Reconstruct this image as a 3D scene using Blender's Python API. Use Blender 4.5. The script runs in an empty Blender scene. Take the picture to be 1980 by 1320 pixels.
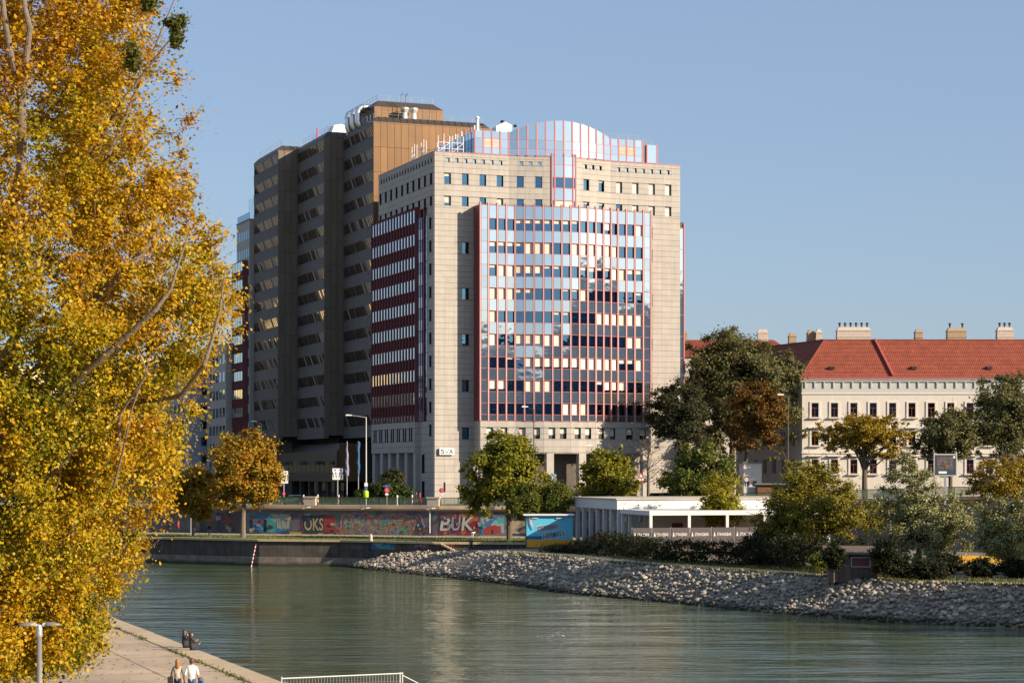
import bpy, bmesh, math, random
import numpy as np
from mathutils import Vector, Matrix, Quaternion

# ------------------------------------------------------------------ camera, sky, sun, exposure
scene = bpy.context.scene
COL = scene.collection
R = math.radians
F, CX, HY, HC = 4000.0, 990.0, 908.0, 12.5        # focal length in photo pixels, image centre, horizon row, eye height above water
cam_d = bpy.data.cameras.new('camera'); cam = bpy.data.objects.new('camera', cam_d); COL.objects.link(cam)
cam.location = (0, 0, HC); cam.rotation_euler = (R(90), 0, 0)
cam_d.sensor_width = 36.0; cam_d.lens = F / 1980.0 * 36.0
cam_d.shift_y = (HY - 660.0) / 1980.0
cam_d.clip_start = 1.0; cam_d.clip_end = 20000.0
scene.camera = cam

SUN_AZ, SUN_EL = R(-27.0), R(22.0)                # azimuth measured from +X
sun_vec = Vector((math.cos(SUN_AZ) * math.cos(SUN_EL), math.sin(SUN_AZ) * math.cos(SUN_EL), math.sin(SUN_EL)))
world = bpy.data.worlds.new('World'); scene.world = world; world.use_nodes = True
wn = world.node_tree; bg = wn.nodes['Background']
sky = wn.nodes.new('ShaderNodeTexSky'); sky.sky_type = 'NISHITA'; sky.sun_disc = False
sky.sun_elevation = SUN_EL; sky.sun_rotation = math.atan2(sun_vec.x, sun_vec.y)
sky.altitude = 160.0; sky.air_density = 1.0; sky.dust_density = 1.1; sky.ozone_density = 3.0
hz = wn.nodes.new('ShaderNodeMix'); hz.data_type = 'RGBA'; hz.inputs[0].default_value = 0.42; hz.inputs[7].default_value = (3.3, 4.2, 6.0, 1)   # even autumn haze over the whole dome
wn.links.new(sky.outputs[0], hz.inputs[6]); wn.links.new(hz.outputs[2], bg.inputs[0]); bg.inputs[1].default_value = 0.077
sl = bpy.data.lights.new('sun', 'SUN'); sl.energy = 5.0; sl.angle = R(0.55); sl.color = (1.0, 0.84, 0.64)
so = bpy.data.objects.new('sun', sl); COL.objects.link(so); so.rotation_euler = sun_vec.to_track_quat('Z', 'Y').to_euler()
so.location = (200, -100, 150)
vs = scene.view_settings; vs.view_transform = 'Standard'; vs.look = 'None'; vs.gamma = 1.0; vs.use_curve_mapping = False
vs.exposure = 0.75

rng = random.Random(7)
NP = np.random.default_rng(11)

def wx(px, Y): return (px - CX) / F * Y                       # photo column at a known distance -> X
def wz(py, Y): return HC - (py - HY) * Y / F                   # photo row at a known distance -> Z
def yq(py, z): return (HC - z) * F / (py - HY)                 # distance of a ground point of height z seen in row py

# ------------------------------------------------------------------ materials
MATS = {}
def new_mat(name):
    m = bpy.data.materials.new(name); m.use_nodes = True
    nt = m.node_tree; p = nt.nodes['Principled BSDF']
    MATS[name] = m
    return m, nt, p
def mat(name, col, rough=0.7, metal=0.0, var=0.12, scale=1.5, bump=0.0, bscale=8.0, objvar=0.0, isl=0.0, spec=0.5, stretch=None, streak=0.0):
    """plain procedural material: base colour broken up by world-space noise, by object and by mesh island"""
    m, nt, p = new_mat(name); N = nt.nodes.new; L = nt.links.new
    p.inputs['Roughness'].default_value = rough; p.inputs['Metallic'].default_value = metal
    p.inputs['Specular IOR Level'].default_value = spec
    geo = N('ShaderNodeNewGeometry')
    pos = geo.outputs['Position']
    if stretch:
        mp = N('ShaderNodeMapping'); mp.inputs['Scale'].default_value = stretch; L(pos, mp.inputs[0]); pos = mp.outputs[0]
    nz = N('ShaderNodeTexNoise'); nz.inputs['Scale'].default_value = scale; nz.inputs['Detail'].default_value = 5; nz.inputs['Roughness'].default_value = 0.65
    L(pos, nz.inputs['Vector'])
    val = N('ShaderNodeMapRange'); val.inputs[1].default_value = 0.25; val.inputs[2].default_value = 0.75
    val.inputs[3].default_value = 1 - var; val.inputs[4].default_value = 1 + var
    L(nz.outputs[0], val.inputs[0]); cur = val.outputs[0]
    def mul(a, b):
        n = N('ShaderNodeMath'); n.operation = 'MULTIPLY'; L(a, n.inputs[0]); L(b, n.inputs[1]); return n.outputs[0]
    def rngmap(src, a):
        n = N('ShaderNodeMapRange'); n.inputs[3].default_value = 1 - a; n.inputs[4].default_value = 1 + a; L(src, n.inputs[0]); return n.outputs[0]
    if objvar: oi = N('ShaderNodeObjectInfo'); cur = mul(cur, rngmap(oi.outputs['Random'], objvar))
    if isl: cur = mul(cur, rngmap(geo.outputs['Random Per Island'], isl))
    if streak:
        mp = N('ShaderNodeMapping'); mp.inputs['Scale'].default_value = (2.2, 2.2, 0.12); L(geo.outputs['Position'], mp.inputs[0])
        n2 = N('ShaderNodeTexNoise'); n2.inputs['Scale'].default_value = 1.0; n2.inputs['Detail'].default_value = 4; L(mp.outputs[0], n2.inputs['Vector'])
        mr = N('ShaderNodeMapRange'); mr.inputs[1].default_value = 0.35; mr.inputs[2].default_value = 0.7; mr.inputs[3].default_value = 1.0; mr.inputs[4].default_value = 1 - streak
        L(n2.outputs[0], mr.inputs[0]); cur = mul(cur, mr.outputs[0])
    vm = N('ShaderNodeVectorMath'); vm.operation = 'SCALE'; vm.inputs[0].default_value = col[:3]; L(cur, vm.inputs['Scale'])
    L(vm.outputs[0], p.inputs['Base Color'])
    if bump:
        nb = N('ShaderNodeTexNoise'); nb.inputs['Scale'].default_value = bscale; nb.inputs['Detail'].default_value = 4; L(geo.outputs['Position'], nb.inputs['Vector'])
        bp = N('ShaderNodeBump'); bp.inputs['Strength'].default_value = bump; bp.inputs['Distance'].default_value = 0.05
        L(nb.outputs[0], bp.inputs['Height']); L(bp.outputs[0], p.inputs['Normal'])
    return m

def leaf_mat(name, cols, clump=0.35, nscale=0.45, trans=0.3, rough=0.55):
    """foliage: each leaf takes one of the colours by island, shifted by slow noise so that whole sprays differ"""
    m, nt, p = new_mat(name); N = nt.nodes.new; L = nt.links.new
    geo = N('ShaderNodeNewGeometry')
    nz = N('ShaderNodeTexNoise'); nz.inputs['Scale'].default_value = nscale; nz.inputs['Detail'].default_value = 3; L(geo.outputs['Position'], nz.inputs['Vector'])
    mr = N('ShaderNodeMapRange'); mr.inputs[1].default_value = 0.3; mr.inputs[2].default_value = 0.7; L(nz.outputs[0], mr.inputs[0])
    mx = N('ShaderNodeMix'); mx.data_type = 'FLOAT'; mx.inputs[0].default_value = clump
    L(geo.outputs['Random Per Island'], mx.inputs[2]); L(mr.outputs[0], mx.inputs[3])
    cr = N('ShaderNodeValToRGB'); e = cr.color_ramp.elements
    e[0].position = 0.12; e[0].color = (*cols[0], 1); e[1].position = 0.88; e[1].color = (*cols[-1], 1)
    for i, c in enumerate(cols[1:-1]):
        k = cr.color_ramp.elements.new(0.12 + 0.76 * (i + 1) / (len(cols) - 1)); k.color = (*c, 1)
    L(mx.outputs[0], cr.inputs[0]); L(cr.outputs[0], p.inputs['Base Color'])
    p.inputs['Roughness'].default_value = rough; p.inputs['Specular IOR Level'].default_value = 0.18
    tr = N('ShaderNodeBsdfTranslucent'); L(cr.outputs[0], tr.inputs[0])
    ms = N('ShaderNodeMixShader'); ms.inputs[0].default_value = trans
    L(p.outputs[0], ms.inputs[1]); L(tr.outputs[0], ms.inputs[2]); L(ms.outputs[0], nt.nodes['Material Output'].inputs[0])
    return m

def glass_mat(name, tint, rough=0.03, wav=0.0, metal=1.0):
    """coated solar glass: a tinted mirror, slightly wavy"""
    m, nt, p = new_mat(name); N = nt.nodes.new; L = nt.links.new
    p.inputs['Metallic'].default_value = metal; p.inputs['Roughness'].default_value = rough
    geo = N('ShaderNodeNewGeometry')
    oi = N('ShaderNodeObjectInfo')
    mr = N('ShaderNodeMapRange'); mr.inputs[3].default_value = 0.88; mr.inputs[4].default_value = 1.08; L(oi.outputs['Random'], mr.inputs[0])
    vm = N('ShaderNodeVectorMath'); vm.operation = 'SCALE'; vm.inputs[0].default_value = tint; L(mr.outputs[0], vm.inputs['Scale'])
    L(vm.outputs[0], p.inputs['Base Color'])
    if wav:
        nb = N('ShaderNodeTexNoise'); nb.inputs['Scale'].default_value = 0.9; nb.inputs['Detail'].default_value = 1; L(geo.outputs['Position'], nb.inputs['Vector'])
        bp = N('ShaderNodeBump'); bp.inputs['Strength'].default_value = wav; bp.inputs['Distance'].default_value = 0.02
        L(nb.outputs[0], bp.inputs['Height']); L(bp.outputs[0], p.inputs['Normal'])
    return m

mat('stone', (0.40, 0.366, 0.322), 0.75, var=0.10, scale=0.6, bump=0.15, bscale=5, objvar=0.04, isl=0.03, streak=0.12)
mat('stone_joint', (0.10, 0.085, 0.07), 0.9)
mat('red_paint', (0.42, 0.11, 0.11), 0.45, var=0.08)
mat('pink_channel', (0.52, 0.36, 0.35), 0.5, var=0.08)
mat('dark_red', (0.15, 0.035, 0.04), 0.5, var=0.1)
glass_mat('panel_glass', (0.62, 0.715, 0.76), 0.05, 0.4, 0.94)
glass_mat('window_glass', (0.12, 0.25, 0.36), 0.02, 0.4)
glass_mat('bronze_glass', (0.36, 0.33, 0.30), 0.04, 0.2)
glass_mat('house_glass', (0.12, 0.14, 0.17), 0.04, 0.3)
mat('pane_glint', (0.30, 0.285, 0.265), 0.35, 0.0, var=0.25, scale=1.2)  # pale tone painted in for bright reflections on the tower panes
mat('blind', (0.66, 0.60, 0.50), 0.7, var=0.03, objvar=0.16)
mat('white_metal', (0.72, 0.72, 0.70), 0.45, var=0.05)
mat('roof_felt', (0.16, 0.155, 0.15), 0.9)
mat('bronze_panel', (0.185, 0.095, 0.034), 0.5, 0.25, var=0.10, scale=0.5, objvar=0.10, streak=0.15)
mat('bronze_dark', (0.085, 0.070, 0.056), 0.45, 0.4, var=0.1, objvar=0.05)
mat('spandrel_metal', (0.14, 0.13, 0.122), 0.6, 0.2, var=0.10, objvar=0.06, streak=0.2)
mat('shadow_gap', (0.020, 0.019, 0.02), 0.7)
mat('duct_metal', (0.72, 0.73, 0.74), 0.30, 0.95, var=0.05, bump=0.2, bscale=3)
mat('steel', (0.42, 0.44, 0.45), 0.45, 0.6, var=0.06)
mat('galvanised', (0.55, 0.55, 0.53), 0.5, 0.4, var=0.06)
mat('plaster', (0.64, 0.585, 0.505), 0.85, var=0.06, scale=0.5, streak=0.08)
mat('plaster_trim', (0.64, 0.60, 0.53), 0.8, var=0.05)
mat('frieze_grey', (0.48, 0.475, 0.45), 0.8, var=0.05)
mat('window_frame_red', (0.16, 0.035, 0.025), 0.5)
mat('chimney_plaster', (0.50, 0.43, 0.36), 0.9, var=0.18, scale=2.5, bump=0.3)
mat('chimney_brick', (0.36, 0.27, 0.18), 0.9, var=0.2, scale=4, bump=0.4)
mat('gutter_red', (0.38, 0.085, 0.075), 0.5)
mat('asphalt', (0.055, 0.055, 0.057), 0.9, var=0.15, scale=0.8)
mat('pavement', (0.30, 0.28, 0.25), 0.9, var=0.12, scale=0.7, bump=0.2)
mat('path', (0.34, 0.295, 0.23), 0.95, var=0.12, scale=0.6)
mat('gravel', (0.42, 0.355, 0.27), 0.95, var=0.22, scale=2.0, bump=0.6, bscale=6)
mat('dirt', (0.20, 0.165, 0.12), 0.95, var=0.25, scale=0.7, bump=0.5, bscale=3)
mat('quay_stone', (0.46, 0.35, 0.22), 0.9, var=0.16, scale=1.2, bump=0.35, objvar=0.06)
mat('concrete', (0.43, 0.325, 0.215), 0.9, var=0.38, scale=0.22, bump=0.25, bscale=5)
mat('concrete_light', (0.46, 0.40, 0.32), 0.85, var=0.15, scale=1.0)
mat('old_wall', (0.085, 0.072, 0.06), 0.9, var=0.45, scale=0.8, bump=0.4, bscale=3, streak=0.4)
mat('old_wall_pale', (0.20, 0.17, 0.14), 0.9, var=0.35, scale=1.0, bump=0.4, streak=0.3)
mat('rock', (0.33, 0.285, 0.225), 0.9, var=0.18, scale=1.4, bump=0.5, bscale=7, objvar=0.28, isl=0.28)
mat('rock_wet', (0.06, 0.055, 0.04), 0.5, var=0.2)
mat('bark', (0.12, 0.09, 0.065), 0.95, var=0.3, scale=5, bump=0.6)
mat('bark_pale', (0.17, 0.13, 0.095), 0.95, var=0.5, scale=6, bump=0.7, bscale=12)
mat('cut_wood', (0.58, 0.36, 0.15), 0.8)
mat('rail_green', (0.06, 0.12, 0.055), 0.5)
mat('rail_panel', (0.10, 0.13, 0.065), 0.55, var=0.2)
mat('black', (0.012, 0.012, 0.014), 0.6)
mat('rubber', (0.02, 0.02, 0.02), 0.8)
mat('white', (0.78, 0.77, 0.74), 0.6, var=0.03)
mat('white_paint', (0.64, 0.63, 0.61), 0.6, var=0.05, streak=0.06)
mat('grey_wall', (0.28, 0.28, 0.29), 0.7, var=0.06)
mat('banner', (0.075, 0.06, 0.062), 0.7, var=0.2)
mat('sign_red', (0.60, 0.03, 0.035), 0.5)
mat('sign_pink', (0.62, 0.12, 0.20), 0.5)
mat('sign_blue', (0.02, 0.17, 0.55), 0.5)
mat('sign_navy', (0.05, 0.11, 0.26), 0.5)
mat('sva_green', (0.01, 0.30, 0.13), 0.5)
mat('sva_grey', (0.07, 0.075, 0.09), 0.5)
mat('lime', (0.42, 0.80, 0.01), 0.5)
mat('mural_blue', (0.08, 0.44, 0.62), 0.6, var=0.05)
mat('mural_deep', (0.01, 0.10, 0.30), 0.6)
mat('mural_yellow', (0.52, 0.28, 0.012), 0.6, var=0.08)
mat('mural_peach', (0.62, 0.42, 0.33), 0.6)
mat('mural_dark', (0.02, 0.035, 0.07), 0.6)
mat('wood_grey', (0.17, 0.125, 0.10), 0.9, var=0.3, scale=3, objvar=0.38)
mat('rail_grey', (0.38, 0.39, 0.40), 0.5, 0.2, var=0.05)
mat('lamp_grey', (0.20, 0.185, 0.165), 0.5, 0.2, var=0.06)
mat('skin', (0.52, 0.28, 0.18), 0.6, var=0.04)
mat('hair_brown', (0.11, 0.048, 0.02), 0.55, var=0.3, scale=30)
mat('hair_blond', (0.30, 0.14, 0.05), 0.5, var=0.35, scale=25)
mat('hair_dark', (0.035, 0.018, 0.014), 0.5, var=0.3, scale=30)
mat('cloth_white', (0.72, 0.71, 0.70), 0.9, var=0.05, scale=6, bump=0.4, bscale=6)
mat('cloth_beige', (0.52, 0.46, 0.38), 0.9, var=0.06, scale=6, bump=0.4, bscale=6)
mat('cloth_grey', (0.16, 0.145, 0.13), 0.9, var=0.1, bump=0.4, bscale=6)
mat('cloth_black', (0.016, 0.016, 0.018), 0.9)
mat('cloth_brown', (0.05, 0.032, 0.026), 0.85)
mat('cloth_navy', (0.02, 0.03, 0.06), 0.9)
mat('cloth_denim', (0.06, 0.11, 0.20), 0.9, var=0.1)
mat('cloth_red', (0.62, 0.02, 0.04), 0.85)
mat('cloth_green', (0.04, 0.07, 0.03), 0.9)
mat('cloth_teal', (0.01, 0.36, 0.50), 0.8)
mat('hivis', (0.22, 0.65, 0.04), 0.8)
mat('car_dark', (0.018, 0.035, 0.038), 0.2, 0.3)
mat('car_white', (0.70, 0.71, 0.72), 0.25)
mat('car_blue', (0.10, 0.14, 0.20), 0.2, 0.3)
glass_mat('car_glass', (0.16, 0.22, 0.24), 0.03)
mat('apartment_blue', (0.34, 0.36, 0.40), 0.8, var=0.05)
mat('kiosk_brown', (0.16, 0.07, 0.025), 0.7)
mat('mesh_wire', (0.45, 0.47, 0.47), 0.5, 0.5)
mat('sand', (0.52, 0.42, 0.28), 0.95, var=0.1)
mat('beach_yellow', (0.62, 0.36, 0.03), 0.7)
mat('bronze_shaded', (0.17, 0.135, 0.10), 0.55, 0.2, var=0.1, objvar=0.08, streak=0.15)  # greyer copy of bronze_panel, with the shade on the piers put into its colour
mat('tower_reflect', (0.16, 0.25, 0.33), 0.7, var=0.2, scale=0.1)
mat('cream_reflect', (0.62, 0.50, 0.27), 0.8, var=0.15, scale=0.12)
mat('poster_dark', (0.035, 0.05, 0.075), 0.5)
mat('weed', (0.10, 0.13, 0.03), 0.9)

# ------------------------------------------------------------------ mesh building
class MB:
    def __init__(self): self.v = []; self.f = []; self.m = []
    def face(self, pts, mi=0):
        n = len(self.v); self.v += [tuple(p) for p in pts]; self.f.append(tuple(range(n, n + len(pts)))); self.m.append(mi)
    def raw(self, verts, faces, mi=0):
        n = len(self.v); self.v += [tuple(p) for p in verts]
        for f in faces: self.f.append(tuple(i + n for i in f)); self.m.append(mi)
    def box(self, x0, x1, y0, y1, z0, z1, mi=0):
        v = [(x0,y0,z0),(x1,y0,z0),(x1,y1,z0),(x0,y1,z0),(x0,y0,z1),(x1,y0,z1),(x1,y1,z1),(x0,y1,z1)]
        self.raw(v, [(0,3,2,1),(4,5,6,7),(0,1,5,4),(1,2,6,5),(2,3,7,6),(3,0,4,7)], mi)
    def obox(self, c, a, b, cvec, mi=0):
        """box from centre and three half-extent vectors"""
        c = Vector(c); a = Vector(a); b = Vector(b); d = Vector(cvec)
        v = [c-a-b-d, c+a-b-d, c+a+b-d, c-a+b-d, c-a-b+d, c+a-b+d, c+a+b+d, c-a+b+d]
        self.raw(v, [(0,3,2,1),(4,5,6,7),(0,1,5,4),(1,2,6,5),(2,3,7,6),(3,0,4,7)], mi)
    def prism(self, pts, z0, z1, mi=0, top=None):
        """plan polygon (counter-clockwise) pulled up"""
        n = len(pts); b = len(self.v)
        self.v += [(p[0], p[1], z0) for p in pts] + [(p[0], p[1], z1) for p in pts]
        for i in range(n):
            j = (i + 1) % n; self.f.append((b+i, b+j, b+n+j, b+n+i)); self.m.append(mi)
        self.f.append(tuple(b+n+i for i in range(n))); self.m.append(mi if top is None else top)
        self.f.append(tuple(b+n-1-i for i in range(n))); self.m.append(mi)
    def extrude_y(self, prof, y0, y1, mi=0):
        """profile in x,z pulled along y"""
        n = len(prof); b = len(self.v)
        self.v += [(p[0], y0, p[1]) for p in prof] + [(p[0], y1, p[1]) for p in prof]
        for i in range(n):
            j = (i + 1) % n; self.f.append((b+i, b+j, b+n+j, b+n+i)); self.m.append(mi)
        self.f.append(tuple(b+n+i for i in range(n))); self.m.append(mi)
        self.f.append(tuple(b+n-1-i for i in range(n))); self.m.append(mi)
    def tube(self, path, rad, n=8, mi=0, cap=True):
        path = [Vector(p) for p in path]
        if not hasattr(rad, '__len__'): rad = [rad] * len(path)
        b = len(self.v); up = Vector((0, 0, 1)); prev = None
        for i, p in enumerate(path):
            t = (path[min(i+1, len(path)-1)] - path[max(i-1, 0)]).normalized()
            if prev is None:
                a = t.cross(up)
                if a.length < 1e-3: a = t.cross(Vector((1, 0, 0)))
            else: a = prev - t * prev.dot(t)
            a.normalize(); prev = a; c = t.cross(a)
            for k in range(n):
                an = 2 * math.pi * k / n
                self.v.append(tuple(p + (a * math.cos(an) + c * math.sin(an)) * rad[i]))
        for i in range(len(path) - 1):
            for k in range(n):
                q = (k + 1) % n
                self.f.append((b+i*n+k, b+i*n+q, b+(i+1)*n+q, b+(i+1)*n+k)); self.m.append(mi)
        if cap:
            self.f.append(tuple(b+n-1-k for k in range(n))); self.m.append(mi)
            e = b + (len(path)-1)*n; self.f.append(tuple(e+k for k in range(n))); self.m.append(mi)
    def lathe(self, prof, c=(0,0,0), n=12, mi=0):
        b = len(self.v)
        for r, z in prof:
            for k in range(n):
                a = 2*math.pi*k/n; self.v.append((c[0]+r*math.cos(a), c[1]+r*math.sin(a), c[2]+z))
        for i in range(len(prof)-1):
            for k in range(n):
                q = (k+1) % n; self.f.append((b+i*n+k, b+i*n+q, b+(i+1)*n+q, b+(i+1)*n+k)); self.m.append(mi)
        self.f.append(tuple(b+n-1-k for k in range(n))); self.m.append(mi)
        e = b+(len(prof)-1)*n; self.f.append(tuple(e+k for k in range(n))); self.m.append(mi)
    def disc(self, c, r, nrm, th=0.02, n=20, mi=0):
        nrm = Vector(nrm).normalized(); c = Vector(c); self.tube([c - nrm*th/2, c + nrm*th/2], r, n, mi)
    def mesh(self, name, mats, smooth=False):
        me = bpy.data.meshes.new(name); me.from_pydata(self.v, [], self.f)
        for k in mats: me.materials.append(MATS[k])
        if len(mats) > 1: me.polygons.foreach_set('material_index', self.m)
        if smooth: me.polygons.foreach_set('use_smooth', [True] * len(self.f))
        me.update(); return me
    def build(self, name, mats, parent=None, smooth=False):
        if isinstance(mats, str): mats = [mats]
        return link(name, self.mesh(name, mats, smooth), parent)

def link(name, me, parent=None):
    o = bpy.data.objects.new(name, me); COL.objects.link(o); o.parent = parent
    return o
def tag(o, label, cat, group=None):
    o['label'] = label; o['category'] = cat
    if group: o['group'] = group
    return o
def thing(name, label, cat, loc=(0,0,0), rz=0.0, group=None):
    o = bpy.data.objects.new(name, None); COL.objects.link(o); o.location = loc; o.rotation_euler = (0, 0, rz); o.empty_display_size = 0.3
    return tag(o, label, cat, group)
def struct(o): o['kind'] = 'structure'; return o
def stuff(o): o['kind'] = 'stuff'; return o

_unit = {}
def unit_mesh(matname):
    if matname not in _unit:
        b = MB(); b.box(-.5, .5, -.5, .5, -.5, .5); _unit[matname] = b.mesh('block_' + matname, [matname])
    return _unit[matname]
def block(name, parent, c, s, matname, rz=0.0, rx=0.0, ry=0.0):
    """one small piece: shared unit block, placed and sized"""
    o = link(name, unit_mesh(matname), parent); o.location = c; o.scale = s; o.rotation_euler = (rx, ry, rz); return o

_txt = {}
def text_geo(body, shear=0.0, offset=0.0):
    """glyph outline mesh of a word, height 1, origin at its centre, in the x,z plane facing -y"""
    key = (body, shear, offset)
    if key not in _txt:
        cu = bpy.data.curves.new('t', 'FONT'); cu.body = body; cu.size = 1.0; cu.align_x = 'CENTER'; cu.align_y = 'CENTER'
        cu.shear = shear; cu.offset = offset; cu.resolution_u = 3
        o = bpy.data.objects.new('t', cu); COL.objects.link(o)
        dg = bpy.context.evaluated_depsgraph_get(); dg.update()
        me = bpy.data.meshes.new_from_object(o.evaluated_get(dg))
        v = [(p.co.x, 0.0, p.co.y) for p in me.vertices]; f = [tuple(p.vertices) for p in me.polygons]
        bpy.data.objects.remove(o); bpy.data.curves.remove(cu); bpy.data.meshes.remove(me)
        _txt[key] = (v, f)
    return _txt[key]
def add_text(mb, body, c, h, ux=(1,0,0), mi=0, w=None, shear=0.0, offset=0.0, uz=(0,0,1), off=(0,0,0)):
    """lay a word on a plane: centre c, letter height h, direction ux, optional total width w"""
    v, f = text_geo(body, shear, offset)
    xs = [p[0] for p in v]; zs = [p[2] for p in v]; W = max(xs)-min(xs); H = max(zs)-min(zs)
    mx, mz = (max(xs)+min(xs))/2, (max(zs)+min(zs))/2
    sx = (w / W) if w else h / H; sz = h / H
    ux = Vector(ux); uz = Vector(uz); c = Vector(c) + Vector(off)
    mb.raw([c + ux*((p[0]-mx)*sx) + uz*((p[2]-mz)*sz) for p in v], f, mi)

# ------------------------------------------------------------------ special ground materials
def make_water():
    m, nt, p = new_mat('water'); N = nt.nodes.new; L = nt.links.new
    p.inputs['Base Color'].default_value = (0.072, 0.096, 0.044, 1); p.inputs['Roughness'].default_value = 0.08
    p.inputs['IOR'].default_value = 1.333
    geo = N('ShaderNodeNewGeometry')
    def noise(sc, st, det=3, rot=0.0):
        mp = N('ShaderNodeMapping'); mp.inputs['Scale'].default_value = st; mp.inputs['Rotation'].default_value = (0, 0, rot); L(geo.outputs['Position'], mp.inputs[0])
        n = N('ShaderNodeTexNoise'); n.inputs['Scale'].default_value = sc; n.inputs['Detail'].default_value = det; n.inputs['Roughness'].default_value = 0.6
        L(mp.outputs[0], n.inputs['Vector']); return n.outputs[0]
    a = noise(0.17, (0.30, 1.0, 1), 3, 0.10); b = noise(0.85, (0.30, 1.0, 1), 3, -0.06); e = noise(3.4, (0.4, 1.0, 1), 2, 0.04); c = noise(0.035, (1, 0.7, 1), 2)
    def math_(op, x, y):
        n = N('ShaderNodeMath'); n.operation = op
        for i, q in enumerate((x, y)):
            if isinstance(q, float): n.inputs[i].default_value = q
            else: L(q, n.inputs[i])
        return n.outputs[0]
    amp = N('ShaderNodeMapRange'); amp.inputs[1].default_value = 0.35; amp.inputs[2].default_value = 0.65; amp.inputs[3].default_value = 0.35; amp.inputs[4].default_value = 1.35; L(c, amp.inputs[0])
    h = math_('ADD', math_('MULTIPLY', b, 0.20), math_('MULTIPLY', e, 0.045)); h = math_('MULTIPLY', h, amp.outputs[0]); h = math_('ADD', h, math_('MULTIPLY', a, 0.62))
    bp = N('ShaderNodeBump'); bp.inputs['Strength'].default_value = 1.0; bp.inputs['Distance'].default_value = 1.0
    L(h, bp.inputs['Height']); L(bp.outputs[0], p.inputs['Normal'])
make_water()

def make_grass():
    m, nt, p = new_mat('grass'); N = nt.nodes.new; L = nt.links.new
    geo = N('ShaderNodeNewGeometry')
    n1 = N('ShaderNodeTexNoise'); n1.inputs['Scale'].default_value = 0.7; n1.inputs['Detail'].default_value = 6; n1.inputs['Roughness'].default_value = 0.7; L(geo.outputs['Position'], n1.inputs['Vector'])
    cr = N('ShaderNodeValToRGB'); e = cr.color_ramp.elements; e[0].position = 0.32; e[0].color = (0.055, 0.09, 0.02, 1); e[1].position = 0.7; e[1].color = (0.24, 0.20, 0.05, 1)
    k = e.new(0.52); k.color = (0.12, 0.15, 0.03, 1)
    L(n1.outputs[0], cr.inputs[0]); L(cr.outputs[0], p.inputs['Base Color']); p.inputs['Roughness'].default_value = 0.95
    n2 = N('ShaderNodeTexNoise'); n2.inputs['Scale'].default_value = 9; L(geo.outputs['Position'], n2.inputs['Vector'])
    bp = N('ShaderNodeBump'); bp.inputs['Strength'].default_value = 0.8; bp.inputs['Distance'].default_value = 0.1; L(n2.outputs[0], bp.inputs['Height']); L(bp.outputs[0], p.inputs['Normal'])
make_grass()

def paint_mix(name, stops, scale, vor=1.4, val=0.7):
    """many-coloured spray paint: warped cells with colours of their own"""
    m, nt, p = new_mat(name); N = nt.nodes.new; L = nt.links.new
    geo = N('ShaderNodeNewGeometry')
    nz = N('ShaderNodeTexNoise'); nz.inputs['Scale'].default_value = 0.9; nz.inputs['Detail'].default_value = 3; L(geo.outputs['Position'], nz.inputs['Vector'])
    sc = N('ShaderNodeVectorMath'); sc.operation = 'SCALE'; sc.inputs['Scale'].default_value = 1.6; L(nz.outputs['Color'], sc.inputs[0])
    ad = N('ShaderNodeVectorMath'); ad.operation = 'ADD'; L(sc.outputs[0], ad.inputs[0]); L(geo.outputs['Position'], ad.inputs[1])
    vo = N('ShaderNodeTexVoronoi'); vo.inputs['Scale'].default_value = vor; L(ad.outputs[0], vo.inputs['Vector'])
    sp = N('ShaderNodeSeparateColor'); L(vo.outputs['Color'], sp.inputs[0])
    n2 = N('ShaderNodeTexNoise'); n2.inputs['Scale'].default_value = scale; n2.inputs['Detail'].default_value = 3; L(ad.outputs[0], n2.inputs['Vector'])
    mx = N('ShaderNodeMix'); mx.data_type = 'FLOAT'; mx.inputs[0].default_value = 0.35; L(sp.outputs[0], mx.inputs[2]); L(n2.outputs[0], mx.inputs[3])
    cr = N('ShaderNodeValToRGB'); cr.color_ramp.interpolation = 'CONSTANT'; e = cr.color_ramp.elements
    e[0].position = 0.0; e[0].color = (*stops[0], 1); e[1].position = 0.92; e[1].color = (*stops[-1], 1)
    for i, c in enumerate(stops[1:-1]):
        k = e.new(0.15 + 0.7 * i / max(1, len(stops) - 2)); k.color = (*c, 1)
    L(mx.outputs[0], cr.inputs[0]); L(cr.outputs[0], p.inputs['Base Color']); p.inputs['Roughness'].default_value = 0.75
paint_mix('paint_mural', [(0.30,0.05,0.03),(0.05,0.16,0.06),(0.34,0.10,0.03),(0.12,0.10,0.16),(0.06,0.20,0.22),(0.30,0.20,0.17),(0.10,0.20,0.03),(0.05,0.07,0.14),(0.36,0.06,0.05),(0.14,0.26,0.24)], 2.6, 3.4)
paint_mix('poster_print', [(0.02,0.05,0.10),(0.12,0.05,0.03),(0.03,0.12,0.16),(0.25,0.06,0.03),(0.02,0.02,0.04),(0.16,0.14,0.12),(0.03,0.10,0.06),(0.22,0.12,0.05)], 6.0, 6.5)
paint_mix('paint_wall', [(0.10,0.085,0.09),(0.12,0.10,0.11),(0.07,0.07,0.09),(0.15,0.13,0.12),(0.11,0.09,0.12),(0.09,0.12,0.12),(0.14,0.12,0.10)], 1.2, 0.6)
paint_mix('paint_dark', [(0.03,0.03,0.04),(0.06,0.05,0.06),(0.02,0.04,0.05),(0.10,0.04,0.05),(0.04,0.05,0.09),(0.02,0.02,0.02)], 1.0, 0.7)
paint_mix('paint_teal', [(0.03,0.20,0.27),(0.05,0.26,0.26),(0.02,0.12,0.30),(0.20,0.28,0.26),(0.04,0.16,0.20),(0.10,0.22,0.14)], 0.9, 0.5)
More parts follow.
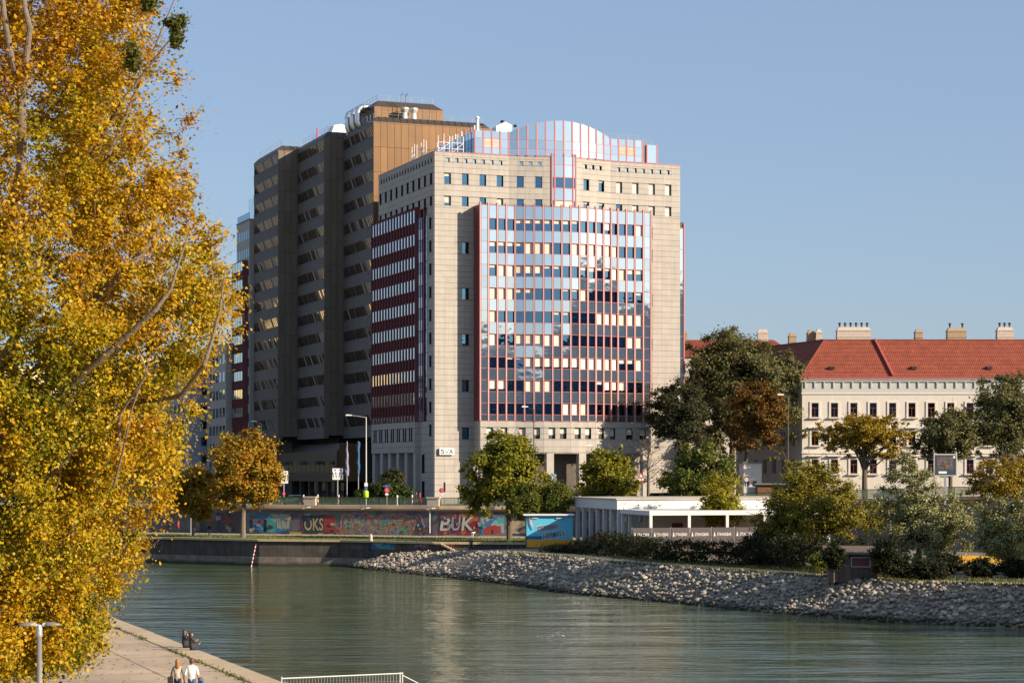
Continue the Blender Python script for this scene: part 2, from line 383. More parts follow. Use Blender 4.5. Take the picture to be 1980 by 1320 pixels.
paint_mix('paint_fire', [(0.22,0.04,0.02),(0.06,0.02,0.03),(0.26,0.08,0.02),(0.12,0.01,0.02),(0.03,0.03,0.04),(0.28,0.07,0.02)], 1.0, 0.8)
mat('spray_white', (0.32, 0.30, 0.28), 0.8); mat('spray_beige', (0.34, 0.27, 0.17), 0.8, var=0.15); mat('spray_lilac', (0.20, 0.19, 0.27), 0.8)
mat('spray_red', (0.24, 0.035, 0.03), 0.8); mat('spray_black', (0.012, 0.012, 0.015), 0.8); mat('spray_green', (0.03, 0.26, 0.16), 0.8); mat('spray_yellow', (0.45, 0.28, 0.05), 0.8)

# ------------------------------------------------------------------ plan lines of the place
def resample(pts, n):
    pts = [Vector(p) for p in pts]; d = [0]
    for a, b in zip(pts, pts[1:]): d.append(d[-1] + (b - a).length)
    out = []
    for i in range(n):
        s = d[-1] * i / (n - 1); k = 0
        while k < len(d) - 2 and d[k+1] < s: k += 1
        t = (s - d[k]) / max(1e-6, d[k+1] - d[k]); out.append(pts[k].lerp(pts[k+1], t))
    return out
def strip(mb, A, B, mi=0):
    n = len(mb.v); k = len(A); mb.v += [tuple(p) for p in A] + [tuple(p) for p in B]
    for i in range(k - 1): mb.f.append((n+i, n+i+1, n+k+i+1, n+k+i)); mb.m.append(mi)

QZ = 3.4; SZ = 7.4
quay_edge = [(-160,306),(-80,291),(-46.8,278.5),(-33,270),(-22,267.6),(-9.75,260),(1.3,258),(8,257)]
wall_base = [(-160,335),(-85,312),(-50,302),(-37.5,295),(-24,290.6),(-10,286),(3,284),(12,282)]
wall_right = [(12,282,7.4),(30,270,8.2),(50,245,9.2),(75,215,10.0),(120,170,10.6)]
def wat(px, py): Y = HC * F / (py - HY); return Vector((wx(px, Y), Y, 0))
water_line = [wat(*p) for p in [(668,1095),(720,1101),(800,1109),(900,1120),(1000,1131),(1100,1147),(1200,1156),(1300,1165),(1400,1175),(1500,1185),(1600,1193),(1700,1200),(1850,1207),(1980,1213),(2300,1228),(2700,1246)]]
bank_top = []
for i, p in enumerate(water_line):
    a = water_line[max(0, i-1)]; b = water_line[min(len(water_line)-1, i+1)]; t = (b - a).normalized(); nrm = Vector((-t.y, t.x, 0))
    q = p + nrm * 5.2; q.z = 3.0; bank_top.append(q)
bank_top[0] = Vector((-20.0, 266.0, 0.5)); bank_top[1] = Vector((-13.6, 261.6, 2.0)); bank_top[2] = Vector((-5.6, 254.2, 2.5))

# water, one sheet
b = MB(); b.face([(-600,-200,0),(600,-200,0),(600,330,0),(-600,330,0)]); struct(b.build('water', 'water'))
# land below everything, to the horizon
b = MB(); b.face([(-6000,300,-1.2),(6000,300,-1.2),(6000,9000,-1.2),(-6000,9000,-1.2)]); struct(b.build('ground', 'dirt'))

# upper street level
b = MB()
front = [Vector((p[0], p[1], SZ)) for p in wall_base] + [Vector(p) for p in wall_right[1:]]
mid = [Vector((p.x, max(p.y + 14, 306 if p.x > -5 else p.y + 14), SZ)) for p in front]
mid[-1] = Vector((260, 306, SZ)); mid[-2] = Vector((140, 306, SZ)); mid[-3] = Vector((80, 306, SZ)); mid[-4] = Vector((45, 306, SZ))
far = [Vector((p.x * 8, 6000, SZ)) for p in mid]
strip(b, front, mid); strip(b, mid, far)
struct(b.build('street', 'asphalt'))
b = MB()
pv0 = [Vector((p[0]*0.999, p[1] + 0.4, SZ + 0.12)) for p in wall_base]; pv1 = [Vector((p[0], p[1] + 4.2, SZ + 0.12)) for p in wall_base]
strip(b, pv0, pv1); strip(b, pv1, [Vector((p.x, p.y, SZ - 0.05)) for p in pv1]); struct(b.build('pavement', 'pavement'))

# far promenade: path, grass strip, quay wall
E3 = [Vector((p[0], p[1], QZ)) for p in quay_edge]; W3 = [Vector((p[0], p[1], QZ)) for p in wall_base]
b = MB(); strip(b, E3, W3); struct(b.build('promenade', 'path'))
g0 = [e.lerp(w, 0.035) + Vector((0,0,0.02)) for e, w in zip(E3, W3)]; g1 = [e.lerp(w, 0.66) + Vector((0,0,0.02)) for e, w in zip(E3, W3)]
g1[-1] = g0[-1].lerp(g1[-1], 0.5)
b = MB(); strip(b, g0, g1); o = b.build('lawn', 'grass'); struct(o)
# blades standing along the lawn so its edge is not ruled
def tufts(name, pts_fn, n, h, w, matname, parent=None):
    v = np.zeros((n, 3, 3)); P = np.array([pts_fn() for _ in range(n)]); a = NP.uniform(0, 6.28, n); hh = h * NP.uniform(0.5, 1.3, n)
    dx = np.stack([np.cos(a), np.sin(a), np.zeros(n)], 1) * w
    v[:,0] = P - dx; v[:,1] = P + dx; v[:,2] = P + dx * NP.uniform(-2, 2, (n,1)); v[:,2,2] += hh
    me = bpy.data.meshes.new(name); me.from_pydata(v.reshape(-1,3).tolist(), [], np.arange(n*3).reshape(n,3).tolist()); me.materials.append(MATS[matname])
    o = link(name, me, parent); stuff(o); return o
def lawn_pt():
    k = rng.randrange(1, len(g0)-2); t = rng.random(); u = rng.random()
    return tuple(g0[k].lerp(g0[k+1], t).lerp(g1[k].lerp(g1[k+1], t), u))
leaf_mat('grass_blade', [(0.05,0.09,0.02),(0.13,0.16,0.03),(0.26,0.20,0.06)], 0.3)
tag(tufts('grass', lawn_pt, 9000, 0.16, 0.05, 'grass_blade'), 'short dry grass of the lawn strip along the far promenade', 'grass')

def vwall(mb, line, z0, z1, mi=0, off=0.0):
    strip(mb, [Vector((p[0], p[1]-off, z0)) for p in line], [Vector((p[0], p[1]-off, z1)) for p in line], mi)
root = thing('quay_wall', 'dark weathered stone quay wall rising from the water on the far bank', 'wall')
b = MB(); vwall(b, quay_edge, -1.0, QZ - 0.18); b.build('wall_face', 'old_wall', root)
b = MB()                                               # paler lower ledge washed by the river
led = [(p[0], p[1] - 0.55) for p in quay_edge[:5]] + [(-17, 264.0)]
vwall(b, led, -1.0, 1.15); strip(b, [Vector((p[0], p[1], 1.15)) for p in led], [Vector((p[0], p[1]+0.6, 1.15)) for p in led]); b.build('ledge', 'old_wall_pale', root)
for i, (p, q) in enumerate(zip(quay_edge[1:], quay_edge[2:])):
    p = Vector((*p, 0)); q = Vector((*q, 0)); n = max(1, int((q-p).length / 2.4)); d = (q-p)/n; ang = math.atan2(d.y, d.x)
    for k in range(n):
        c = p + d*(k+0.5); block('coping_stone', root, (c.x, c.y+0.05, QZ-0.07), (d.length-0.03, 0.75, 0.26), 'quay_stone', ang)

# paint on the lower quay wall
def seg_pt(A, B, px, z, off):
    A = Vector((A[0], A[1], 0)); B = Vector((B[0], B[1], 0)); d = B - A; k = (px - CX) / F
    s = (k*A.y - A.x) / (d.x - k*d.y); n = Vector((d.y, -d.x, 0)).normalized()
    p = A + d*s + n*off; p.z = z; return p
def seg_px(A, B, px, py, off):
    p = seg_pt(A, B, px, 0, off); p.z = wz(py, p.y); return p
LQ = (quay_edge[4], quay_edge[5])
def seg_dir(S): d = Vector((S[1][0]-S[0][0], S[1][1]-S[0][1], 0)); return d.normalized()
b = MB(); b.face([seg_px(*LQ, x, y, 0.02) for x, y in [(718,1061),(762,1061),(762,1049.5),(718,1049.5)]]); b.build('graffiti', 'paint_teal', root)
b = MB(); add_text(b, 'urban', seg_px(*LQ, 815, 1054, 0.03), 0.42, seg_dir(LQ), w=1.9); b.build('lettering', 'spray_white', root)
b = MB(); add_text(b, 'SHEM', seg_px(*LQ, 690, 1058, 0.03), 0.55, seg_dir(LQ), w=2.0); b.build('lettering', 'old_wall_pale', root)
S2 = (quay_edge[5], quay_edge[6])
b = MB(); add_text(b, 'PIA', seg_px(*S2, 870, 1054, 0.03), 0.42, seg_dir(S2), w=1.1); b.build('lettering', 'sign_pink', root)
# stone steps down to the gravel
st = thing('stone_steps', 'pale stone steps leading down from the promenade to the gravel', 'steps', (-8.9, 259.4, 2.45))
for k in range(5): block('step', st, (0.35*k, -0.35, 0.85 - 0.17*k - 0.085), (0.36, 1.1, 0.19), 'quay_stone', -0.15)
b = MB(); b.extrude_y([(-0.2,0.95),(0.0,0.95),(2.0,-0.05),(1.7,-0.05)], -1.05, -0.9); b.build('stringer', 'concrete_light', st)

# ------------------------------------------------------------------ embankment wall with graffiti
root = thing('embankment_wall', 'long concrete embankment wall covered in graffiti below the street', 'wall')
b = MB(); vwall(b, wall_base, QZ - 0.3, SZ - 0.35); b.build('wall_face', 'paint_wall', root)
b = MB()
for a_, c_ in zip(wall_base, wall_base[1:]):
    A = Vector((*a_, 0)); C = Vector((*c_, 0)); d = (C - A); n = Vector((d.y, -d.x, 0)).normalized()
    b.obox((A+C)/2 + n*0.18 + Vector((0,0,SZ-0.10)), d/2, n*0.42, (0,0,0.22))
    b.obox((A+C)/2 + n*0.09 + Vector((0,0,SZ-0.45)), d/2, n*0.14, (0,0,0.12))
b.build('coping', 'concrete', root)
SG = (wall_base[3], wall_base[4]); SG2 = (wall_base[4], wall_base[5]); SG3 = (wall_base[5], wall_base[6])
LG = ((-37.5,295),(-10,286))                       # the graffiti lies on this mean line, a hand's breadth proud of the wall
def gpt(px, py, off=0.25):
    for S in ((wall_base[2], wall_base[3]), SG, SG2, SG3, (wall_base[6], wall_base[7])):
        k = (px - CX)/F
        if S[0][0]/S[0][1] - 1e-6 <= k <= S[1][0]/S[1][1] + 1e-6: return seg_px(*S, px, py, off)
    return seg_px(*SG, px, py, off)
def gpoly(name, pts, matname, off): b = MB(); b.face([gpt(x, y, off) for x, y in pts]); return b.build(name, matname, root)
mural = [(650,1034),(653,1024),(659,1018),(658,1008),(662,996),(667,992.5),(678,993),(688,990.5),(695,992),(698,996.5),(701,992),(709,990),(716,992.5),(722,995.5),(729,1000.5),(736,994.5),(752,994),(760,992.6),(766,996),(772,992.8),(779,994),(789,996.2),(801,996.2),(809,993.8),(814,995),(816,1001),(818,1009),(822,1017),(820,1025),(815.5,1031),(816,1035)]
cxm, cym = 737, 1014
gpoly('mural_outline', mural, 'spray_white', 0.03)
def shrink(pts, cx, cy, d):
    out = []
    for x, y in pts:
        v = Vector((x-cx, (y-cy)*2.2)); v2 = v - v.normalized()*d; out.append((cx+v2.x, cy+v2.y/2.2))
    return out
gpoly('mural_border', shrink(mural, cxm, cym, 2.2), 'spray_red', 0.034)
gpoly('graffiti_mural', shrink(mural, cxm, cym, 4.6), 'paint_mural', 0.038)
def wob(x0, y0, x1, y1, n=9, amp=1.2, seed=1):
    r = random.Random(seed); p = []
    for i in range(n): p.append((x0+(x1-x0)*i/n, y1 + r.uniform(-amp, amp)))
    for i in range(4): p.append((x1 + r.uniform(-amp, amp), y1+(y0-y1)*i/4))
    for i in range(n): p.append((x1-(x1-x0)*i/n, y0 + r.uniform(-amp, amp)))
    for i in range(4): p.append((x0 + r.uniform(-amp, amp), y0+(y1-y0)*i/4))
    return p
# the lettered pieces, left to right
gpoly('graffiti_mural', wob(478, 993, 560, 1029, 12, 1.0, 3), 'paint_teal', 0.03)
for x in (486, 513): gpoly('painted_figure', [(x-3,1028),(x-2.5,1013),(x-4,1009),(x-2,1004),(x,1001.5),(x+2,1004),(x+3.5,1009),(x+2.5,1013),(x+3,1028)], 'spray_black', 0.036)
gpoly('graffiti_mural', wob(386, 990, 470, 1029, 10, 1.0, 9), 'paint_dark', 0.03)
b = MB(); add_text(b, 'LU', gpt(546, 1011, 0.05), 1.5, seg_dir(SG), w=1.7); b.build('lettering', 'spray_beige', root)
gpoly('graffiti_mural', wob(583, 996, 642, 1031, 10, 1.6, 5), 'paint_dark', 0.03)
gpoly('graffiti_mural', wob(622, 998, 646, 1026, 6, 2.2, 15), 'spray_red', 0.034)
b = MB(); add_text(b, 'OKS', gpt(607, 1013, 0.045), 1.95, seg_dir(SG), w=3.2, offset=0.05); b.build('lettering', 'spray_black', root)
b = MB(); add_text(b, 'OKS', gpt(607, 1013, 0.052), 1.8, seg_dir(SG), w=2.95, offset=0.02); b.build('lettering', 'spray_beige', root)
gpoly('graffiti_band', [(560,1033),(645,1034.5),(645,1030),(560,1028)], 'spray_yellow', 0.026)
# recess right of the drainpipe
gpoly('graffiti_backing', [(836,1035),(1010,1037),(1010,992),(836,990)], 'paint_dark', 0.02)
gpoly('graffiti_mural', wob(849, 993, 925, 1033, 10, 2.2, 6), 'paint_fire', 0.03)
for off, om, mt in ((0.06, 0.05, 'spray_black'), (0.075, 0.02, None)):
    for ch, x, w_, mm in (('B', 861, 1.55, 'spray_white'), ('U', 882, 1.35, 'spray_lilac'), ('K', 904, 1.75, 'spray_white')):
        b = MB(); add_text(b, ch, gpt(x, 1012, off), 1.95 + (0.12 if mt else 0), seg_dir(SG3), w=w_ + (0.14 if mt else 0), offset=om, shear=0.12); b.build('lettering', mt or mm, root)
gpoly('graffiti_mural', wob(928, 1000, 975, 1031, 8, 2.0, 8), 'paint_teal', 0.03)
gpoly('graffiti_mural', wob(935, 1016, 968, 1032, 6, 2.0, 12), 'spray_red', 0.036)
gpoly('graffiti_mural', wob(986, 1006, 1016, 1030, 6, 1.6, 14), 'spray_beige', 0.03)
# older tags and patches half painted over
tg = random.Random(21)
for k in range(46):
    x = tg.uniform(395, 1008); w_ = tg.uniform(3, 11); y = tg.uniform(989, 1024); h_ = tg.uniform(3, 9)
    if 650 < x < 822 and tg.random() < 0.75: continue
    gpoly('graffiti_tag', wob(x, y, x + w_, min(y + h_, 1032), 6, 1.6, 100 + k), tg.choice(['paint_wall','paint_teal','paint_dark','spray_lilac','paint_mural','spray_red','spray_beige','spray_green','paint_dark','paint_wall']), 0.080 + 0.0012*k)
b = MB(); b.tube([gpt(832.5, 1030, 0.3), gpt(832.5, 986, 0.3)], 0.07, 6); b.build('drainpipe', 'white_metal', root)
b = MB(); b.box(0,0.01,0,0.01,0,0.01); p = gpt(826, 1025, 0.2); b = MB(); b.obox(p, seg_dir(SG2)*0.55, (0.02,0.05,0), (0,0,0.40)); b.build('painted_box', 'spray_red', root)
p = gpt(826, 1025, 0.27); b = MB(); b.obox(p, seg_dir(SG2)*0.46, (0.02,0.05,0), (0,0,0.31)); b.build('painted_box', 'sva_grey', root)
for x, y in ((588, 983), (702, 984), (828, 985)):
    b = MB(); p = gpt(x, y, 0.6); b.tube([p, p + Vector((0.9, -0.25, 0.18))], 0.05, 6); b.obox(p + Vector((1.0,-0.3,0.2)), (0.3,0,0.03), (0,0.1,0), (0,0,0.06)); b.build('lamp_bracket', 'white', root)

# right-hand retaining wall (behind the park)
rw = thing('retaining_wall', 'grey stone retaining wall behind the park trees at right', 'wall')
b = MB(); strip(b, [Vector((p[0], p[1], 2.8)) for p in wall_right], [Vector((p[0], p[1], p[2]-0.25)) for p in wall_right]); b.build('wall_face', 'old_wall_pale', rw)
b = MB()
for a_, c_ in zip(wall_right, wall_right[1:]):
    A = Vector(a_); C = Vector(c_); d = C - A; n = Vector((d.y, -d.x, 0)).normalized(); b.obox((A+C)/2 + n*0.1 + Vector((0,0,-0.05)), d/2, n*0.35, (0,0,0.2))
b.build('coping', 'concrete', rw)

# street railing along the wall tops
def railing(name, label, line, matp, h=1.1, step=2.7, infill='rail_panel'):
    r = thing(name, label, 'railing')
    tr = MB(); br = MB(); bal = MB()
    for A, C in zip(line, line[1:]):
        A = Vector(A); C = Vector(C); L_ = (C-A).length; d = (C-A)/L_; n = max(1, round(L_/step))
        tr.obox((A+C)/2 + Vector((0,0,h)), (C-A)/2, Vector((d.y,-d.x,0))*0.04, (0,0,0.035))
        br.obox((A+C)/2 + Vector((0,0,0.14)), (C-A)/2, Vector((d.y,-d.x,0))*0.025, (0,0,0.02))
        for k in range(n):
            p = A + d*(L_*k/n); block('post', r, (p.x, p.y, p.z + h/2), (0.08, 0.08, h), matp, math.atan2(d.y, d.x))
        m = int(L_/0.13)
        for k in range(m):
            p = A + d*(L_*(k+0.5)/m); bal.obox(p + Vector((0,0,h/2+0.07)), d*0.034, Vector((d.y,-d.x,0))*0.012, (0,0,h/2-0.07))
    tr.build('top_rail', matp, r); br.build('bottom_rail', matp, r); stuff(bal.build('balusters', infill, r))
    return r
railing('street_railing', 'green metal railing above the graffiti wall on the street edge', [(p[0], p[1]+0.25, SZ+0.13) for p in wall_base[1:]], 'rail_green')
railing('street_railing', 'green metal railing on the wall behind the trees at the right edge', [(p[0]+0.2, p[1]+0.25, p[2]+0.12) for p in wall_right[1:]], 'rail_green')
def pedestal(px, label):
    p = gpt(px, 975, -0.2); p.z = SZ + 0.1
    r = thing('concrete_pedestal', label, 'pedestal', p, -0.3, 'concrete pedestals in the railing')
    b = MB(); b.prism([(-0.85,-0.45),(0.85,-0.45),(0.85,0.45),(-0.85,0.45)], 0, 1.05)
    b.build('base', 'concrete_light', r); b = MB(); b.box(-1.0,1.0,-0.55,0.55,1.05,1.25); b.build('cap', 'concrete_light', r)
pedestal(600, 'squat concrete pedestal in the railing nearer the autumn plane tree'); pedestal(838, 'squat concrete pedestal in the railing below the SVA sign')

# ------------------------------------------------------------------ right bank: slope, path, park ground
b = MB(); strip(b, [p + Vector((0,0,-1.2)) - (q-p).normalized()*1.0 for p, q in zip(water_line, bank_top)], [p.copy() for p in water_line]); strip(b, water_line, bank_top); struct(b.build('bank_slope', 'dirt'))
path_in = [q + (q - p).normalized()*4.5*Vector((1,1,0)) for p, q in zip(water_line, bank_top)]
for q in path_in: q.z = 3.1
path_in[0] = Vector((-20, 267.5, 0.6)); path_in[1] = Vector((-12, 261.4, 2.3)); path_in[2] = Vector((-3, 258.4, 2.55)); path_in[3] = Vector((4.5, 256, 2.7))
b = MB(); strip(b, bank_top, path_in); struct(b.build('bank_path', 'gravel'))
wl = [Vector((-8,259.9,2.5)), Vector((-4,259.0,2.5)), Vector((1.3,258.2,2.6)), Vector((8,257.5,2.9))]
tail = resample([(8,282,3.3),(30,270,3.3),(50,245,3.3),(75,215,3.3),(120,170,3.3)], len(path_in) - 4)
b = MB(); strip(b, path_in[:4], wl); struct(b.build('gravel_beach', 'gravel'))
b = MB(); strip(b, path_in[3:], [Vector((8,257.5,3.0))] + tail); struct(b.build('park_ground', 'dirt'))

# stones at the waterline are wet and weed-grown: a dark tide mark on the material
def tide_mark(matname):
    nt = MATS[matname].node_tree; N = nt.nodes.new; L = nt.links.new; pb = nt.nodes['Principled BSDF']; src = pb.inputs['Base Color'].links[0].from_socket
    geo = N('ShaderNodeNewGeometry'); sx = N('ShaderNodeSeparateXYZ'); L(geo.outputs['Position'], sx.inputs[0])
    nz = N('ShaderNodeTexNoise'); nz.inputs['Scale'].default_value = 0.5; L(geo.outputs['Position'], nz.inputs['Vector'])
    ad = N('ShaderNodeMath'); ad.operation = 'MULTIPLY_ADD'; ad.inputs[1].default_value = -0.6; L(nz.outputs[0], ad.inputs[0]); L(sx.outputs[2], ad.inputs[2])
    mr = N('ShaderNodeMapRange'); mr.inputs[1].default_value = -0.05; mr.inputs[2].default_value = 0.30; mr.inputs[3].default_value = 0.0; mr.inputs[4].default_value = 1.0; L(ad.outputs[0], mr.inputs[0])
    mx = N('ShaderNodeMix'); mx.data_type = 'RGBA'; mx.inputs[6].default_value = (0.045, 0.042, 0.026, 1); L(mr.outputs[0], mx.inputs[0]); L(src, mx.inputs[7]); L(mx.outputs[2], pb.inputs['Base Color'])
for k_ in ('rock', 'old_wall_pale'): tide_mark(k_)

# riprap: every boulder real; the nearest three hundred are parts of their own
def rock_mesh(seed):
    r = random.Random(seed); bm = bmesh.new(); bmesh.ops.create_icosphere(bm, subdivisions=1, radius=0.5)
    sx, sy, sz = r.uniform(0.8,1.25), r.uniform(0.7,1.05), r.uniform(0.55,0.9)
    for v in bm.verts:
        v.co *= r.uniform(0.78, 1.12); v.co.x *= sx; v.co.y *= sy; v.co.z *= sz
    me = bpy.data.meshes.new('boulder'); bm.to_mesh(me); bm.free(); me.materials.append(MATS['rock']); return me
ROCKS = [rock_mesh(i) for i in range(14)]
RV = [np.array([v.co[:] for v in m.vertices]) for m in ROCKS]; RF = [np.array([p.vertices[:] for p in m.polygons]) for m in ROCKS]
rr = thing('riprap', 'pile of pale grey boulders lining the far bank down to the water', 'riprap')
spots = []
for i in range(len(water_line) - 2):
    p0, p1, q0, q1 = water_line[i], water_line[i+1], bank_top[i], bank_top[i+1]
    n = int((p1-p0).length / 0.36); mrows = 18 if i > 2 else 16
    for a in range(n):
        for c in range(mrows):
            u = (a + rng.uniform(-0.1, 1.1)) / n; t = (c + rng.uniform(-0.4, 0.9)) / mrows
            t = -0.03 + t*1.03
            P = p0.lerp(p1, u).lerp(q0.lerp(q1, u), t); s = rng.uniform(0.24, 0.54) * (1.6 if rng.random() < 0.10 else 1)
            if t > 0.94: s *= 0.7
            spots.append((P + Vector((0, 0, rng.uniform(-0.08, 0.26))), s, rng.uniform(0, 6.28), rng.uniform(-0.6, 0.6)))
inview = [k for k, (P, s, *_) in enumerate(spots) if P.x / P.y < 0.245]
big = set(sorted(inview, key=lambda k: -spots[k][1] / spots[k][0].y)[:300])
av, af, base = [], [], 0
for k, (P, s, a, tl) in enumerate(spots):
    j = k % 14
    if k in big:
        o = link('boulder', ROCKS[j], rr); o.location = P; o.scale = (s, s, s); o.rotation_euler = (tl, tl*0.5, a)
    else:
        M = np.array((Matrix.Rotation(a, 3, 'Z') @ Matrix.Rotation(tl, 3, 'X')) * s); av.append(RV[j] @ M.T + np.array(P)); af.append(RF[j] + base); base += len(RV[j])
me = bpy.data.meshes.new('boulders'); me.from_pydata(np.concatenate(av).tolist(), [], np.concatenate(af).tolist()); me.materials.append(MATS['rock'])
stuff(link('boulders', me, rr))

# ------------------------------------------------------------------ near quay
def qx(Y): return 12.0 - 0.3787 * (Y - 30.0)
b = MB()
ys = [-60, 0, 30, 60, 90, 120, 160, 230]
strip(b, [Vector((qx(y)-1.25, y, 3.5)) for y in ys], [Vector((-300, y, 3.5)) for y in ys]); struct(b.build('near_quay', 'concrete'))
kr = thing('quay_edge', 'pale stone edge of the near quay above the water', 'quay edge')
b = MB(); strip(b, [Vector((qx(y)-0.05, y, -1.0)) for y in ys], [Vector((qx(y)-0.05, y, 3.3)) for y in ys]); b.build('wall_face', 'old_wall', kr)
d = Vector((-0.3787, 1, 0)).normalized(); nn = Vector((d.y, -d.x, 0)); ang = math.atan2(d.y, d.x); s = 55.0
while s < 150:
    L_ = rng.uniform(2.0, 3.2); Yc = 30 + (s - 30 + L_/2) * d.y
    block('coping_stone', kr, (qx(Yc) - 0.62, Yc, 3.40 + rng.uniform(0, 0.015)), (L_ - 0.03, 1.24, 0.26), 'quay_stone', ang); s += L_
# expansion joints of the quay slab, weeds in the joint, fallen leaves
b = MB()
for k in range(9):
    Y = 62 + k * 7.5; b.obox((qx(Y)-14, Y + 4.5, 3.500), nn*12.5, d*0.02, (0,0,0.006))
b.obox((qx(95)-4.4, 95, 3.500), d*60, nn*0.02, (0,0,0.006)); o = b.build('slab_joints', 'old_wall', None); struct(o)
leaf_mat('weed_leaf', [(0.05,0.07,0.02),(0.12,0.14,0.03),(0.22,0.16,0.05)], 0.3)
def weed_pt():
    c = rng.choice(WEEDS); t = rng.gauss(0, 1)
    P = Vector((qx(c[0]) - 1.32, c[0], 3.5)) + d * t * c[1] + nn * rng.gauss(0, 0.10); return tuple(P)
WEEDS = [(121,0.8),(117,0.5),(113.5,1.2),(110,0.5),(102.5,1.0),(100,0.6),(97,0.5),(93.5,1.6),(91,0.8),(88.5,0.6)]
tag(tufts('weeds', weed_pt, 380, 0.14, 0.05, 'weed_leaf'), 'scruffy weeds growing in the joint behind the quay edge', 'weeds')
mat('dead_leaf', (0.26, 0.13, 0.045), 0.9, var=0.2, isl=0.5)
def flat_leaves(name, fn, n, size, matname):
    P = np.array([fn() for _ in range(n)]); a = NP.uniform(0, 6.28, n); s = size*NP.uniform(0.6,1.3,n); v = np.zeros((n,4,3))
    for k, (cx_, cy_) in enumerate(((-1,-.6),(1,-.6),(1,.6),(-1,.6))):
        v[:,k,0] = P[:,0] + s*(cx_*np.cos(a)-cy_*np.sin(a)); v[:,k,1] = P[:,1] + s*(cx_*np.sin(a)+cy_*np.cos(a)); v[:,k,2] = P[:,2] + NP.uniform(0,0.05,n)
    me = bpy.data.meshes.new(name); me.from_pydata(v.reshape(-1,3).tolist(), [], np.arange(n*4).reshape(n,4).tolist()); me.materials.append(MATS[matname]); return stuff(link(name, me))
def heap():
    Y = 79.5 + rng.gauss(0, 2.2); return (wx(425, Y) + rng.gauss(0, 0.55) - (Y-79.5)*0.3, Y, 3.515)
tag(flat_leaves('fallen_leaves', heap, 1500, 0.06, 'dead_leaf'), 'brown heap of fallen leaves on the quay beside the walking couple', 'leaves')

def stray():
    Y = rng.uniform(72, 118); return (qx(Y) - 1.5 - abs(rng.gauss(0, 6)), Y, 3.508)
tag(flat_leaves('fallen_leaves', stray, 420, 0.055, 'dead_leaf'), 'stray fallen leaves scattered over the near quay paving', 'leaves')

# ------------------------------------------------------------------ office block with the curtain wall
TH = R(21.0)
SVA = thing('office_building', 'pale stone office block with bowed blue glass front and red mullions', 'building', (-11.55, 308.0, SZ), TH)
PITCH = 3.437
# slab cladding: rectangles on a plane, minus openings, each slab proud of a dark backing
SLABS = []
def sub_rect(r, h):
    a0, a1, z0, z1 = r; b0, b1, y0, y1 = h
    if b0 >= a1 or b1 <= a0 or y0 >= z1 or y1 <= z0: return [r]
    out = []
    if y0 > z0: out.append((a0, a1, z0, y0))
    if y1 < z1: out.append((a0, a1, y1, z1))
    zz0, zz1 = max(z0, y0), min(z1, y1)
    if b0 > a0: out.append((a0, b0, zz0, zz1))
    if b1 < a1: out.append((b1, a1, zz0, zz1))
    return out
def courses(z0, z1):
    zs = [z for z in ([0.954*k for k in range(14)] + [12.4 + 0.859*k for k in range(1, 50)]) if z0 + 0.12 < z < z1 - 0.12]
    return [z0] + zs + [z1]
def clad(o, d, n, length, z0, z1, holes=(), module=1.42, keep=1.0, thick=0.30):
    """o: plan origin, d: direction along, n: outward normal (plan); pieces are added to SLABS with a weight for picking the 300"""
    zs = courses(z0, z1); m = max(1, round(length/module)); w = length/m
    for r, (a, c) in enumerate(zip(zs, zs[1:])):
        sh = 0.0
        xs = [i*w for i in range(m+1)]
        for x0, x1 in zip(xs, xs[1:]):
            rects = [(x0, x1, a, c)]
            for h in holes: rects = [q for rr_ in rects for q in sub_rect(rr_, h)]
            for q in rects:
                if q[1]-q[0] < 0.05 or q[3]-q[2] < 0.05: continue
                SLABS.append((o, d, n, q, thick, keep * (q[1]-q[0])*(q[3]-q[2])))
def flush_slabs(parent, nobj=300):
    order = sorted(range(len(SLABS)), key=lambda k: -SLABS[k][5]); top = set(order[:nobj]); j = MB()
    for k, (o, d, n, q, th, w) in enumerate(SLABS):
        c = Vector(o) + Vector(d)*((q[0]+q[1])/2) + Vector(n)*(0.10-th/2)
        sx, sz = q[1]-q[0]-0.014, q[3]-q[2]-0.034; zc = (q[2]+q[3])/2
        if k in top: block('stone_slab', parent, (c.x, c.y, zc), (sx, th, sz), 'stone', math.atan2(d[1], d[0]))
        else: j.obox((c.x, c.y, zc), Vector((*d, 0))*sx/2, Vector((*n, 0))*th/2, (0, 0, sz/2))
    stuff(j.build('stone_slabs', 'stone', parent))
    SLABS.clear()

# window cell: an open box, glass at the back, reveals on its sides (unit size, front face towards -y)
_cells = {}
def cell_mesh(glass, reveal):
    if (glass, reveal) not in _cells:
        b = MB(); x, z = .5, .5
        b.face([(-x,1,-z),(x,1,-z),(x,1,z),(-x,1,z)], 0)
        b.face([(-x,0,-z),(-x,1,-z),(-x,1,z),(-x,0,z)], 1); b.face([(x,1,-z),(x,0,-z),(x,0,z),(x,1,z)], 1)
        b.face([(-x,0,-z),(x,0,-z),(x,1,-z),(-x,1,-z)], 1); b.face([(-x,1,z),(x,1,z),(x,0,z),(-x,0,z)], 1)
        # slim frame round the pane
        t = 0.05
        for a in ((-x,-x+t,-z,z),(x-t,x,-z,z),(-x+t,x-t,-z,-z+t*.6),(-x+t,x-t,z-t*.6,z)):
            b.face([(a[0],0.93,a[2]),(a[1],0.93,a[2]),(a[1],0.93,a[3]),(a[0],0.93,a[3])], 1)
        _cells[(glass, reveal)] = b.mesh('window_cell', [glass, reveal])
    return _cells[(glass, reveal)]
